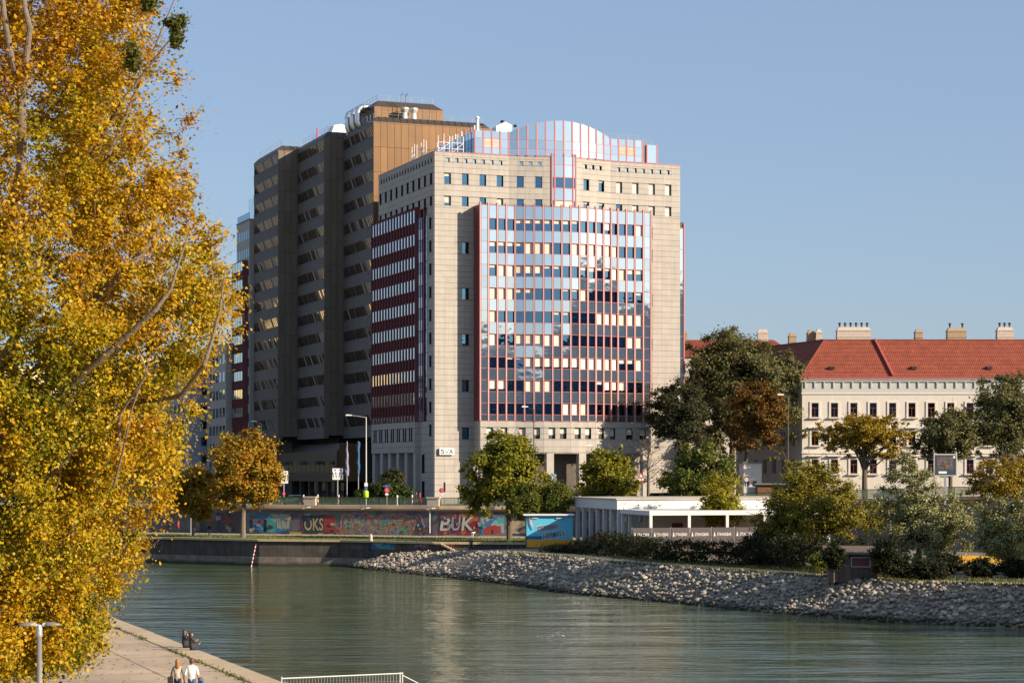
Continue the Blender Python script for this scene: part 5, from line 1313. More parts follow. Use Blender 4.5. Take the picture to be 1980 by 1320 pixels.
def tree(name, label, base, ells, nleaf, size, leafm, trunk_r=0.3, fork=0.35, bark='bark', cat='tree', nclus=70, crad=0.2, seed=1, group=None, limbs=16, lean=(0,0), twigs=40, shell=0.22):
    """ells: (dx,dy,z,rx,ry,rz) lobes in world offsets from the base (z absolute); leaves sit in sprays round limb ends"""
    r = random.Random(seed); root = thing(name, label, cat, base, 0, group)
    vol = [e[3]*e[4]*e[5] for e in ells]; cs = []
    bz = base[2]
    for k in range(int(nclus*2.0)):
        e = r.choices(ells, vol)[0]
        while True:
            d = Vector((r.gauss(0,1), r.gauss(0,1), r.gauss(0,1)))
            if d.length > 0.1: break
        d.normalize(); q = r.uniform(shell, 1.0)**0.6 * r.uniform(0.84, 1.10)
        cs.append((e[0]+d.x*q*e[3], e[1]+d.y*q*e[4], e[2]-bz+d.z*q*e[5], (e[3]*e[5])**0.5*crad*1.3*r.uniform(0.5,1.35)))
    w = np.array([c[3]**2 for c in cs]); counts = np.maximum(3, (1.9*nleaf*w/w.sum()).astype(int))
    zc = sum(e[2]*v for e, v in zip(ells, vol))/sum(vol) - bz; xc = sum(e[0]*v for e, v in zip(ells, vol))/sum(vol); yc = sum(e[1]*v for e, v in zip(ells, vol))/sum(vol)
    me = leaves_mesh('crown', [c[:3] for c in cs], [c[3] for c in cs], counts, size*1.08, leafm, (xc, yc, zc-1.0), seed=seed)
    link('crown', me, root)
    zlow = min(e[2]-e[5] for e in ells) - bz; ztop = max(e[2]+e[5] for e in ells) - bz
    m = MB(); zf = max(0.6, zlow + (zc-zlow)*fork)
    tp = [Vector((0,0,-0.2)), Vector((lean[0]*0.3, lean[1]*0.3, zf*0.5)), Vector((lean[0]*0.6+xc*0.25, lean[1]*0.6, zf))]
    m.tube(tp + [tp[-1].lerp(Vector((xc,yc,zc)),0.5), Vector((xc,yc,zc+(ztop-zc)*0.4))], [trunk_r*1.15, trunk_r, trunk_r*0.85, trunk_r*0.6, trunk_r*0.15], 9)
    for k in range(limbs):
        c = cs[int(k*len(cs)/limbs)]; a = tp[-1].lerp(Vector((xc,yc,zc)), r.uniform(0,0.9)); limb(m, a, c[:3], trunk_r*r.uniform(0.25,0.45), 0.02, 0.07, r, 5, 5)
    for k in range(twigs):
        c = Vector(r.choice(cs)[:3]); o = (c-Vector((xc,yc,zc))); o = o.normalized() if o.length > 0.1 else Vector((0,0,1))
        m.tube([c-o*0.4, c+o*0.6+Vector((r.uniform(-.3,.3),r.uniform(-.3,.3),0.3))*1.0, c+o*1.2+Vector((r.uniform(-.5,.5),r.uniform(-.5,.5),r.uniform(0.2,0.9)))], [0.03,0.02,0.008], 4)
    m.build('trunk', bark, root); return root

def sp(px, py, Y): return (wx(px, Y), Y, wz(py, Y))
def T(name, label, px, Y, zb, lobes, nleaf, size, leafm, **kw):
    """lobes given as photo columns, rows and pixel radii at distance Y, turned into metres"""
    x = wx(px, Y); s = Y/F; el = []
    for cx_, cy_, rx, rz, *rest in lobes:
        dy = rest[0] if rest else 0.0; el.append((wx(cx_, Y)-x, dy, wz(cy_, Y), rx*s, rx*s*0.9, rz*s))
    return tree(name, label, (x, Y, zb), el, nleaf, size, leafm, **kw)

PT = 'plane trees along the far promenade'
T('plane_tree', 'orange yellow autumn plane tree standing on the far lawn', 470, 277, QZ, [(475,905,72,66),(440,945,52,46),(508,950,46,42),(490,868,45,36)], 26000, 0.30, 'leaf_plane', trunk_r=0.34, fork=0.2, bark='bark_pale', nclus=110, crad=0.19, seed=3, group=PT)
T('plane_tree', 'smaller brown autumn plane tree half hidden behind the yellow poplar', 374, 284, QZ, [(365,945,52,48),(392,975,36,34)], 11000, 0.30, 'leaf_plane', trunk_r=0.22, bark='bark_pale', nclus=70, seed=4, group=PT)
T('plane_tree', 'broad olive green tree on the promenade right of the SVA sign', 985, 268, QZ, [(975,905,74,64),(932,938,50,54),(1026,945,50,52),(985,868,50,34),(930,972,44,34),(1010,985,44,28)], 26000, 0.30, 'leaf_olive', trunk_r=0.36, fork=0.3, nclus=115, crad=0.19, seed=5, group=PT)
T('round_shrub', 'dark rounded pollard tree behind the blue beach bar hut', 1020, 258, QZ, [(1020,970,35,38)], 9000, 0.17, 'leaf_green', trunk_r=0.18, nclus=70, crad=0.22, seed=6, shell=0.7, twigs=0)
T('round_shrub', 'rounded green pollard tree between the hut and the white pavilion', 1080, 258, QZ, [(1079,970,30,36)], 8000, 0.17, 'leaf_green', trunk_r=0.18, nclus=60, crad=0.22, seed=7, shell=0.7, twigs=0)
T('park_tree', 'olive tree behind the left end of the white pavilion', 1172, 284, QZ, [(1172,920,48,55),(1135,948,36,34),(1205,945,36,36),(1195,885,26,24)], 17000, 0.28, 'leaf_olive', trunk_r=0.28, nclus=90, seed=8)
T('park_tree', 'green tree behind the middle of the white pavilion roof', 1350, 275, QZ, [(1350,915,58,55),(1310,935,42,36),(1395,925,38,44),(1340,880,36,24)], 18000, 0.27, 'leaf_green', trunk_r=0.3, nclus=95, seed=9)
T('young_poplar', 'small lime yellow tree in front of the white pavilion', 1395, 236, 3.2, [(1392,965,40,56),(1400,995,44,34),(1385,930,24,26)], 11000, 0.19, 'leaf_lime', trunk_r=0.12, nclus=75, seed=10)
T('bushy_tree', 'wide bushy golden olive tree above the wooden shed', 1550, 202, 3.0, [(1570,975,88,82),(1510,1010,52,52),(1635,1000,50,62),(1560,915,60,36),(1600,1050,60,34)], 34000, 0.17, 'leaf_bush', trunk_r=0.3, fork=0.1, nclus=150, crad=0.16, seed=11, twigs=90)
T('white_poplar', 'silvery leaved poplar glittering in the sun at right', 1775, 194, 3.0, [(1760,940,54,66),(1790,1010,80,66),(1735,1000,50,60),(1850,1020,50,50),(1755,890,30,24),(1780,1065,70,34)], 34000, 0.15, 'leaf_silver', trunk_r=0.28, nclus=150, crad=0.16, seed=12, twigs=80)
T('white_poplar', 'silvery green poplar cut off by the right edge of the picture', 1960, 188, 3.0, [(1955,1035,66,62),(1915,1000,40,48),(1990,990,56,56),(1930,1070,50,34)], 24000, 0.15, 'leaf_silver', trunk_r=0.26, nclus=110, crad=0.17, seed=13, twigs=40)
T('thin_tree', 'sparse orange brown tree with bare twigs at the right edge', 1935, 222, 3.3, [(1935,930,66,46),(1890,955,42,36),(1985,935,52,52)], 9500, 0.19, 'leaf_gold', trunk_r=0.22, nclus=90, crad=0.17, seed=14, twigs=160)
T('lofty_tree', 'tall dark green tree standing beside the office block', 1412, 330, SZ, [(1432,735,96,92),(1502,770,58,88),(1372,770,62,84),(1400,680,64,44),(1485,690,52,46),(1395,838,60,50),(1520,830,36,62),(1348,700,42,52),(1372,872,50,38),(1500,868,46,34),(1340,800,40,60)], 62000, 0.30, 'leaf_dark', trunk_r=0.6, fork=0.2, nclus=200, crad=0.15, seed=15, limbs=26, twigs=120)
T('dark_tree', 'nearly black tree in front of the office block right corner', 1335, 312, SZ, [(1318,800,56,64),(1283,800,36,54),(1340,850,44,40),(1300,760,34,28)], 18000, 0.26, 'leaf_deep', trunk_r=0.3, nclus=110, crad=0.18, seed=16, twigs=120)
T('autumn_tree', 'rust brown tree in front of the tall dark tree', 1440, 318, SZ, [(1465,790,56,56),(1490,820,38,40),(1435,835,38,34),(1440,760,30,30),(1455,862,44,18)], 13000, 0.27, 'leaf_rust', trunk_r=0.3, nclus=100, crad=0.18, seed=17)
T('spreading_tree', 'yellow spreading tree in front of the cream house', 1672, 296, SZ, [(1670,830,66,32),(1610,838,44,24),(1735,840,40,26),(1700,870,50,20),(1640,868,44,18)], 10500, 0.26, 'leaf_gold', trunk_r=0.42, fork=-0.6, nclus=120, crad=0.2, seed=18, limbs=40, twigs=60)
T('dark_tree', 'dark leafy tree in front of the cream house, left of the billboard', 1838, 302, SZ, [(1835,840,56,50),(1800,865,36,36),(1868,825,32,44)], 15000, 0.26, 'leaf_dark', trunk_r=0.3, nclus=110, crad=0.18, seed=19, twigs=120)
T('lofty_tree', 'olive tree before the cream house, cut off by the right edge', 1950, 304, SZ, [(1940,800,66,72),(1985,790,60,66),(1900,840,42,50),(1935,745,40,24),(1975,870,60,40)], 26000, 0.27, 'leaf_dark', trunk_r=0.4, nclus=140, crad=0.17, seed=20, twigs=100)
# bare tree
def bare(label, px, Y, zb, topy, seed, spread=2.6):
    r = random.Random(seed); x = wx(px, Y); h = wz(topy, Y)-zb; root = thing('bare_tree', label, 'tree', (x, Y, zb)); m = MB()
    m.tube([(0,0,-.2),(0.05,0,h*0.3),(-0.05,0,h*0.55),(0.1,0,h*0.8)], [0.26,0.2,0.15,0.05], 7)
    for k in range(26):
        z = h*r.uniform(0.3,0.8); a = r.uniform(0,6.28); L_ = spread*r.uniform(0.5,1.1); e = Vector((math.cos(a)*L_, math.sin(a)*L_*0.7, min(h, z+L_*r.uniform(0.4,1.0))))
        pts = limb(m, (0,0,z), e, 0.07, 0.015, 0.12, r, 5, 4)
        for q in range(5):
            p = pts[r.randrange(2,6)]; m.tube([p, p+Vector((r.uniform(-.7,.7),r.uniform(-.5,.5),r.uniform(0.1,0.8)))], [0.02,0.008], 4)
    m.build('trunk', 'bark', root)
bare('leafless dark tree against the stone base of the office block', 1253, 297, SZ, 835, 5)
# shrubs by the street
for k, (px, py, rx, rz, lab, seed) in enumerate(((748,948,32,17,'spreading green juniper bush beside the tall street lamp',1),(705,955,20,9,'low juniper bush left of the tall street lamp',2),(781,950,16,13,'small round juniper bush by the left side of the office block',3),(758,925,22,16,'dark shrub against the stone columns of the office block',4))):
    Yb = 304 if k < 3 else 306
    T('shrub', lab, px, Yb, SZ, [(px,py,rx,rz),(px+rx*0.3,py+rz*0.3,rx*0.7,rz*0.8)], 5000, 0.22, 'leaf_juniper' if k < 3 else 'leaf_deep', trunk_r=0.08, nclus=50, crad=0.3, seed=30+seed, cat='shrub', limbs=6, twigs=0)
# dense dark shrubs on the bank
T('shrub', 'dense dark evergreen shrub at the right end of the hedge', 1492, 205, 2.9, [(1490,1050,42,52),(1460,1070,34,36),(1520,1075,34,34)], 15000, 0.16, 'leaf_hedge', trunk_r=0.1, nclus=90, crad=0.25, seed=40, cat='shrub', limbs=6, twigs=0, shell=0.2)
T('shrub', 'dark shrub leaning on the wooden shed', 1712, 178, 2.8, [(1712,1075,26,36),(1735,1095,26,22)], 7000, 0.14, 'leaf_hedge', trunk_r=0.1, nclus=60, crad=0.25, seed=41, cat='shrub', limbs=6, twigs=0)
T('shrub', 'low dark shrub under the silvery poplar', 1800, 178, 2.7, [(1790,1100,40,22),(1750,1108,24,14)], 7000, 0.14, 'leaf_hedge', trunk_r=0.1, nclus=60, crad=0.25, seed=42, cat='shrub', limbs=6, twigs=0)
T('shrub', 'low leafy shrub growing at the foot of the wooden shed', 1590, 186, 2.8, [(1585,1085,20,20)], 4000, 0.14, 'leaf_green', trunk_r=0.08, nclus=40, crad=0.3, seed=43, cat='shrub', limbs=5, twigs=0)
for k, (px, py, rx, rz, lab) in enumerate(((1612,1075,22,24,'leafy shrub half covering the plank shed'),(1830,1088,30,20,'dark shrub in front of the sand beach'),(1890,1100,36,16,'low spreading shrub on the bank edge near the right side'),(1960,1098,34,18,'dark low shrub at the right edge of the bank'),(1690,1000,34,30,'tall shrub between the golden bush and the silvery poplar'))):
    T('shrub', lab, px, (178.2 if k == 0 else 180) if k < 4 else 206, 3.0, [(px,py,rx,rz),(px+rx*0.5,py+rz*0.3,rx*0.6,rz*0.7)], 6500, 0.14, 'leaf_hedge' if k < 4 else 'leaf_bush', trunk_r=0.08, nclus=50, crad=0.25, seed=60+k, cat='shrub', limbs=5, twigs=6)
# the hedge along the bank
hl = thing('hedge', 'long unclipped dark hedge along the top of the stone bank', 'hedge')
hp, hr = [], []
lineh = []
for i in range(3, 10):
    q = bank_top[i]; p = water_line[i]; nrm = (q-p); nrm.z = 0; nrm.normalize(); lineh.append(q + nrm*5.5)
lineh = resample(lineh, 60)
for k, c in enumerate(lineh):
    px_ = CX + F*c.x/c.y; 
    hmax = np.interp(px_, [960,1020,1110,1160,1250,1400,1480], [0.4,0.5,1.0,2.6,2.3,2.3,3.2])
    if px_ < 950: continue
    for q in range(16):
        z = rng.uniform(0, hmax); hp.append((c.x+rng.gauss(0,0.7), c.y+rng.gauss(0,0.8), 3.0+z)); hr.append(rng.uniform(0.45,0.85)*min(1, 0.5+hmax/3))
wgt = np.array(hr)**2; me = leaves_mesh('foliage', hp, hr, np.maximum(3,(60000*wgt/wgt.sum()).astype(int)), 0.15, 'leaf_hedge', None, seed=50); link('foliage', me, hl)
m = MB()
for c in lineh[::2]:
    if CX + F*c.x/c.y > 950:
        for q in range(4): m.tube([(c.x+rng.uniform(-.5,.5),c.y+rng.uniform(-.5,.5),2.6),(c.x+rng.uniform(-.8,.8),c.y+rng.uniform(-.8,.8),2.7+rng.uniform(0.5,1.6))], [0.04,0.015], 4)
stuff(m.build('stems', 'bark', hl))
# rough grass along the bank edge
def edge_pt():
    k = rng.randrange(3, len(bank_top)-3); t = rng.random(); P = bank_top[k].lerp(bank_top[k+1], t); Q = path_in[k].lerp(path_in[k+1], t); return tuple(P.lerp(Q, rng.choice((rng.uniform(0.75,1.3), rng.gauss(0.02,0.05)))))
tag(tufts('grass', edge_pt, 7000, 0.28, 0.06, 'weed_leaf'), 'rough grass tufts along the path above the stone bank', 'grass')

# ------------------------------------------------------------------ the big poplar in the foreground
AX, AY = -17.2, 62.0; SC = F/62.0
edge = [(-300,330),(0,375),(60,385),(130,370),(200,432),(260,425),(320,405),(400,388),(450,450),(520,472),(600,488),(650,478),(700,425),(760,400),(830,392),(880,368),(960,332),(1010,312),(1080,295),(1110,258),(1160,232),(1200,246),(1250,240),(1275,170),(1295,120)]
ey = [e[0] for e in edge]; ex = [e[1] for e in edge]
def rad_at(z):
    py = HY - (z-HC)*SC; return (np.interp(py, ey, ex)-CX)/SC - AX
PP = thing('poplar_tree', 'huge yellow autumn poplar filling the left of the picture', 'tree', (AX, AY, 3.5))
cs, cr_, cw = [], [], []; r = random.Random(77)
zmin, zmax = 6.4, 31.0
while len(cs) < 4000:
    z = r.uniform(zmin, zmax); Rz = rad_at(z)
    if z > 27: Rz *= max(0.1, 1-(z-27)/6)
    a = r.uniform(-math.pi, math.pi); q = r.uniform(0.30, 1.0)**0.6
    if z < 7.6 and q > 0.97: continue
    x = AX + math.cos(a)*Rz*q*0.97; y = AY + math.sin(a)*Rz*q*0.8
    px_ = CX + F*x/y
    if px_ < -40 and r.random() < 0.55: continue
    if y > AY + 3 and r.random() < 0.45: continue
    # a few openings where limbs and sky show
    py_ = HY - (z-HC)*F/y
    if py_ < 330 and px_ > 210 and r.random() < 0.45 + 0.35*(px_ > 300): continue
    cs.append((x-AX, y-AY, z-3.5)); cr_.append(r.uniform(0.28, 0.72)); cw.append(r.uniform(0.5,1.5) * (0.45 if (py_ < 260 and px_ > 260) else 1))
wgt = np.array(cr_)**2*np.array(cw); me = leaves_mesh('crown', cs, cr_, np.maximum(4,(600000*wgt/wgt.sum()).astype(int)), 0.098, 'leaf_poplar', (0,0,9), 0.95, seed=60); link('crown', me, PP)
# pixel -> local point at a given distance, for the limbs that can be seen
def lp(px, py, Y): return Vector((wx(px,Y)-AX, Y-AY, wz(py,Y)-3.5))
m = MB()
tr_pts = [Vector((-0.6,0,-0.2)), Vector((-0.5,0,3)), lp(-60,900,62), lp(-20,600,61.5), lp(42,330,57), lp(42,190,56.9)]
m.tube(tr_pts, [0.62,0.55,0.48,0.32,0.15,0.115], 12)
m.tube([lp(42,200,56.9), lp(22,110,56.4), lp(8,30,56.4), lp(-2,-80,56.4)], [0.095,0.085,0.075,0.055], 9)
m.tube([lp(42,195,56.9), lp(50,120,56.4), lp(58,55,56.2), lp(48,15,56.2), lp(40,-90,56.2)], [0.095,0.09,0.08,0.07,0.05], 9)
m.tube([lp(-50,830,62.2), lp(0,712,59.7), lp(30,650,58.7), lp(48,610,58.2)], [0.186,0.161,0.136,0.118], 10)
m.tube([lp(48,612,58.2), lp(52,575,58.300000000000004), lp(50,480,58.7)], [0.093,0.068,0.037], 8)
m.tube([lp(-30,980,63.2), lp(60,830,60.2), lp(130,748,58.400000000000006), lp(200,690,57.800000000000004), lp(250,645,57.5), lp(300,600,57.2), lp(330,560,57.2), lp(348,500,57.2), lp(366,450,57.400000000000006)], [0.198,0.149,0.112,0.099,0.084,0.068,0.050,0.031,0.019], 9)
m.tube([lp(120,640,61.2), lp(205,558,59.2), lp(248,520,58.5), lp(290,470,58.7), lp(310,440,59.2)], [0.124,0.105,0.099,0.074,0.050], 8)
m.tube([lp(160,950,60.2), lp(230,860,58.7), lp(232,800,58.2), lp(285,720,57.400000000000006), lp(260,660,57.6)], [0.099,0.056,0.043,0.031,0.019], 7)
m.tube([lp(240,780,62.2), lp(350,765,60.2), lp(395,705,59.2), lp(412,650,59.2), lp(425,600,59.2), lp(436,520,59.400000000000006)], [0.099,0.074,0.062,0.056,0.037,0.019], 7)
m.tube([lp(100,420,62.2), lp(210,300,60.7), lp(300,90,60.7), lp(345,-20,60.7)], [0.099,0.062,0.031,0.012], 7)
m.tube([lp(130,380,62.2), lp(240,190,60.2), lp(330,75,59.7), lp(372,30,59.7)], [0.081,0.050,0.025,0.009], 7)
m.tube([lp(60,960,60.2), lp(110,900,59.2), lp(140,870,59.0), lp(160,860,59.0)], [0.155,0.124,0.093,0.050], 8)
m.tube([lp(220,940,58.7), lp(238,870,58.2), lp(255,790,57.800000000000004), lp(284,712,57.6), lp(292,680,57.6)], [0.050,0.037,0.028,0.019,0.009], 6)
for k in range(60):
    c = Vector(cs[r.randrange(len(cs))]); zt = max(2.0, c.z - r.uniform(1.5,4)); a_ = Vector((c.x*0.25, c.y*0.25, zt)); limb(m, a_, c, r.uniform(0.05,0.12), 0.02, 0.06, r, 5, 5)
m.build('trunk', 'bark_pale', PP)
m = MB(); n_ = Vector((0.55,-0.8,0.2)); m.disc(lp(60,606,58.0), 0.13, n_, 0.16, 14); m.build('cut_end', 'cut_wood', PP)
m = MB()
for k in range(1500):
    i = r.randrange(len(cs)); c = Vector(cs[i]); o = Vector((c.x, c.y*0.6, 0)); 
    if o.length < 2.5: continue
    o.normalize(); g = r.uniform(0.3,0.95); tip = c + o*g*0.75 + Vector((r.uniform(-.3,.3), r.uniform(-.3,.3), g*r.uniform(0.5,1.2)))
    m.tube([c - o*0.4, c.lerp(tip,0.35)+Vector((r.uniform(-.12,.12),r.uniform(-.1,.1),r.uniform(-.15,.05))), c.lerp(tip,0.7)+Vector((r.uniform(-.1,.1),r.uniform(-.1,.1),r.uniform(-.08,.1))), tip], [0.014,0.010,0.007,0.004], 3, cap=False)
stuff(m.build('twigs', 'bark_pale', PP))
# mistletoe
for (px, py, rad, lab) in ((344,45,0.30,'upper ball of green mistletoe in the bare top of the poplar'),(342,75,0.22,'lower ball of green mistletoe hanging just below another at the poplar top'),(257,118,0.30,'dark green mistletoe ball left of the pair in the poplar top'),(288,2,0.26,'mistletoe ball cut off by the top edge of the picture')):
    o = thing('mistletoe', lab, 'mistletoe', sp(px, py, 57.0), 0, 'mistletoe balls in the poplar')
    me = leaves_mesh('leaves', [(0,0,0)]+[(r.gauss(0,.45)*rad,r.gauss(0,.45)*rad,r.gauss(0,.5)*rad) for _ in range(5)], [rad*0.85]+[rad*0.5]*5, [900]+[170]*5, 0.075, 'leaf_mistletoe', (0,0,0), 1.0, seed=int(px)); link('leaves', me, o)
    m = MB()
    for k in range(14):
        v = Vector((r.gauss(0,1), r.gauss(0,1), r.gauss(0,1))).normalized()*rad*0.95; m.tube([(0,0,0), v], [0.012,0.006], 3)
    m.build('stems', 'leaf_mistletoe', o)

# ------------------------------------------------------------------ beach bar: pavilion, terrace, hut, shed
PV = thing('pavilion', 'white flat roofed pavilion with slim columns behind the hedge', 'pavilion', (12.2, 240.0, 3.4), R(14.5))
m = MB(); m.box(0,25,0,18,4.5,5.65); m.build('fascia', 'white_paint', PV)
m = MB(); m.box(-0.2,25.2,-0.2,18.2,5.65,5.78); m.build('roof', 'concrete_light', PV)
m = MB(); m.box(0.9,24,1.2,17.5,4.3,4.5); m.build('ceiling', 'white_paint', PV)
for k in range(7):
    y = 0.35 + 2.85*k; block('column', PV, (0.35, y, 2.2), (0.42, 0.42, 4.6), 'white_paint')
for k in range(1, 6): block('column', PV, (0.35+4.9*k, 0.4, 2.2), (0.40, 0.40, 4.6), 'white_paint')
m = MB(); m.box(4.6,4.8,0.8,18,0,4.4); m.box(4.8,25,7.6,7.8,0,4.4); m.build('inner_wall', 'plaster_trim', PV)
m = MB(); m.box(1.0,1.1,0.8,17.8,0,1.9); m.build('counter_screen', 'banner', PV)
for k, (x, y) in enumerate(((2.2,3.2),(2.2,6.2),(2.2,9.4),(3.6,2.2),(6.4,1.4))):
    m = MB(); m.lathe([(0.03,1.2),(0.06,0.75),(0.20,0.6),(0.26,0.25),(0.42,0.0)], (x,y,3.0), 10); m.build('pendant_lamp', 'white', PV, True)
# porch in front
m = MB(); m.box(0.3,22,-11.0,0.0,4.05,4.55); m.build('porch_roof', 'white_paint', PV)
for x, y in ((0.5,-10.8),(5.0,-10.8),(9.5,-10.8),(14,-10.8),(18.5,-10.8),(21.7,-10.8),(0.5,-0.6),(1.1,-1.4)): block('porch_column', PV, (x,y,2.0), (0.32,0.32,4.1), 'white_paint')
m = MB(); m.box(2.5,22,-2.2,-2.0,0.5,4.05); m.build('porch_wall', 'plaster', PV)
block('wall_board', PV, (6.6,-2.25,2.6), (1.3,0.06,0.75), 'dark_red')
for k in range(3): block('roof_spot', PV, (4.3+5.3*k,-0.25,4.85), (0.55,0.3,0.16), 'steel')
m = MB(); m.box(0,22,-11.6,0,0,0.9); m.build('terrace_deck', 'wood_grey', PV)
tb = thing('banner_fence', 'grey terrace fence with STRANDBAR banners in front of the pavilion', 'fence', (12.2,240,3.4), R(14.5))
xs = [-2.0, 0.3, 2.5, 4.7, 7.3, 10.0, 12.6]
for a, c in zip(xs, xs[1:]):
    m = MB(); m.box(a+0.06,c-0.06,-11.95,-11.90,1.0,2.7); m.build('banner', 'banner', tb)
    m = MB(); add_text(m, 'STRANDBAR', ((a+c)/2+0.1,-11.965,1.95), 0.34, w=(c-a)*0.62); m.build('lettering', 'white', tb)
    m = MB(); m.face([(a+0.2,-11.964,1.75),(a+0.4,-11.964,1.75),(a+0.3,-11.964,2.25)]); m.build('emblem', 'white', tb)
for x in xs: block('post', tb, (x,-11.85,1.8), (0.07,0.07,1.9), 'steel')
HU = thing('beach_bar_hut', 'blue and yellow painted bar hut lettered STRANDBAR HERRMANN', 'hut', (wx(1018,246), 246, 3.3), R(2))
m = MB(); m.box(0,5.5,0,3.0,0,3.75); m.build('body', 'mural_blue', HU)
m = MB(); m.box(0.0,5.5,-0.02,-0.005,0,0.95); m.build('painted_sand', 'mural_yellow', HU)
m = MB(); m.box(0,2.6,-0.025,-0.008,0.95,1.32); m.build('painted_sea', 'mural_deep', HU)
m = MB(); m.face([(0.08,-0.03,3.4),(0.2,-0.03,2.6),(0.55,-0.03,1.95),(0.62,-0.03,2.15),(0.35,-0.03,2.8),(0.28,-0.03,3.5)]); m.build('painted_swoosh', 'mural_deep', HU)
m = MB(); m.face([(0.32,-0.03,3.5),(0.42,-0.03,2.9),(0.66,-0.03,2.3),(0.74,-0.03,2.6),(0.6,-0.03,3.1),(0.5,-0.03,3.5)]); m.build('painted_swoosh', 'mural_peach', HU)
tilt = R(9); ux = (math.cos(tilt),0,math.sin(tilt)); uz = (0.0,0,1)
for off, o_, mt in ((0.10,-0.032,'white'), (0.0,-0.040,'mural_dark')):
    m = MB(); add_text(m, 'STRANDBAR', (2.5,o_,2.35), 0.80 if off else 0.68, ux, 0, w=2.72 if off else 2.6, shear=0.1, offset=off*0.2+0.02, uz=uz); add_text(m, 'HERRMANN', (3.25,o_,1.50), 0.84 if off else 0.72, ux, 0, w=2.72 if off else 2.6, shear=0.05, offset=off*0.2+0.02, uz=uz); m.build('lettering', mt, HU)
m = MB(); m.box(-0.35,5.7,-0.45,3.4,3.78,3.92); m.build('roof', 'white_metal', HU)
for x in (1.0, 3.9): block('awning_bracket', HU, (x,-0.08,3.45), (0.75,0.12,0.14), 'galvanised')
block('corner_post', HU, (-0.06,-0.06,1.85), (0.12,0.12,3.7), 'black')
SD = thing('wooden_shed', 'weathered wooden plank shed on the bank below the bushy tree', 'shed', (wx(1600,180), 180, 2.75), R(-8))
for k in range(20):
    h = 2.35 + rng.uniform(-0.05,0.05); block('plank', SD, (0.11+0.215*k, rng.uniform(-0.01,0.01), h/2), (0.20,0.04,h), 'wood_grey')
m = MB(); m.box(0,4.3,0.05,2.6,0,2.3); m.build('frame', 'wood_grey', SD)
m = MB(); m.raw([(-0.4,-0.5,2.45),(4.6,-0.5,2.40),(4.6,2.8,2.95),(-0.4,2.8,3.0),(-0.4,-0.5,2.55),(4.6,-0.5,2.5),(4.6,2.8,3.05),(-0.4,2.8,3.1)], [(0,3,2,1),(4,5,6,7),(0,1,5,4),(1,2,6,5),(2,3,7,6),(3,0,4,7)]); m.build('roof', 'bark', SD)
block('sign_frame', SD, (2.85,-0.05,1.75), (1.65,0.05,0.85), 'white'); block('sign_board', SD, (2.85,-0.09,1.75), (1.52,0.05,0.72), 'dark_red')
b = MB(); b.prism([(39,186),(60,182),(62,200),(42,202)], 3.2, 3.36); struct(b.build('sand_beach', 'sand'))
ws = thing('windscreen', 'yellow fabric windscreen at the back of the sand', 'windscreen', (42.0, 201.5, 3.36), R(-6))
for k in range(10):
    block('cloth_panel', ws, (0.9+1.8*k,0,0.42), (1.74,0.03,0.8), 'beach_yellow'); block('stake', ws, (1.8*k,-0.03,0.5), (0.05,0.05,1.1), 'wood_grey')
wf = thing('wire_fence', 'low wire fence with thin posts in front of the sand', 'fence', (38.5, 185.5, 2.9), R(-12))
for k in range(9): block('post', wf, (2.0*k,0,0.7), (0.05,0.05,1.5), 'steel')
m = MB()
for z in (0.2,0.7,1.3): m.tube([(0,0,z),(16,0,z)], 0.012, 4)
m.build('wires', 'mesh_wire', wf)

# ------------------------------------------------------------------ street furniture
def pole(px, topy, Y, zb, label, arm=(-2.2,0.25), r=0.09, matname='galvanised', name='street_lamp', head=True):
    z1 = wz(topy, Y)-zb; o = thing(name, label, 'street lamp', (wx(px,Y), Y, zb))
    m = MB(); m.tube([(0,0,0),(0,0,z1*0.5),(0,0,z1)], [r*1.25,r,r*0.75], 8); m.build('pole', matname, o)
    m = MB(); m.tube([(0,0,z1-0.05),(arm[0],0,z1+arm[1])], [r*0.6,r*0.45], 6); m.build('arm', matname, o)
    m = MB(); x = arm[0]; z = z1+arm[1]; m.raw([(x+0.15,-0.12,z-0.05),(x+0.15,0.12,z-0.05),(x-0.75,0.15,z-0.06),(x-0.75,-0.15,z-0.06),(x+0.15,-0.08,z+0.08),(x+0.15,0.08,z+0.08),(x-0.65,0.11,z+0.14),(x-0.65,-0.11,z+0.14)], [(0,1,2,3),(7,6,5,4),(0,4,5,1),(1,5,6,2),(2,6,7,3),(3,7,4,0)]); m.build('lamp_head', 'white_metal', o)
    return o
LAMP = pole(708, 806, 297, SZ+0.1, 'tall pale street lamp with a lime green bin in front of the dark tower')
m = MB(); m.lathe([(0.24,0.95),(0.36,1.05),(0.36,1.85),(0.28,2.0)], (0,-0.38,0.0), 12); m.build('litter_bin', 'lime', LAMP, True)
m = MB(); m.box(-0.24,0.24,-0.14,-0.11,2.65,3.15); m.build('sign_plate', 'white', LAMP); m = MB(); m.box(-0.22,0.22,-0.14,-0.11,2.15,2.6); m.build('sign_plate', 'sign_navy', LAMP)
pole(1524, 767, 285, SZ+0.6, 'dark street lamp post beside the tall dark tree', (-0.75,0.3), 0.08, 'bronze_dark')
pole(1032, 791, 292, SZ, 'dark street lamp post before the glass front of the office block', (-0.95,0.35), 0.08, 'bronze_dark')
pole(1181, 876, 290, SZ, 'street lamp with a long pale slanting arm behind the olive tree', (-2.7,1.1), 0.07)
pole(505, 818, 335, SZ, 'small street lamp above the orange plane tree', (-0.9,0.3), 0.07)
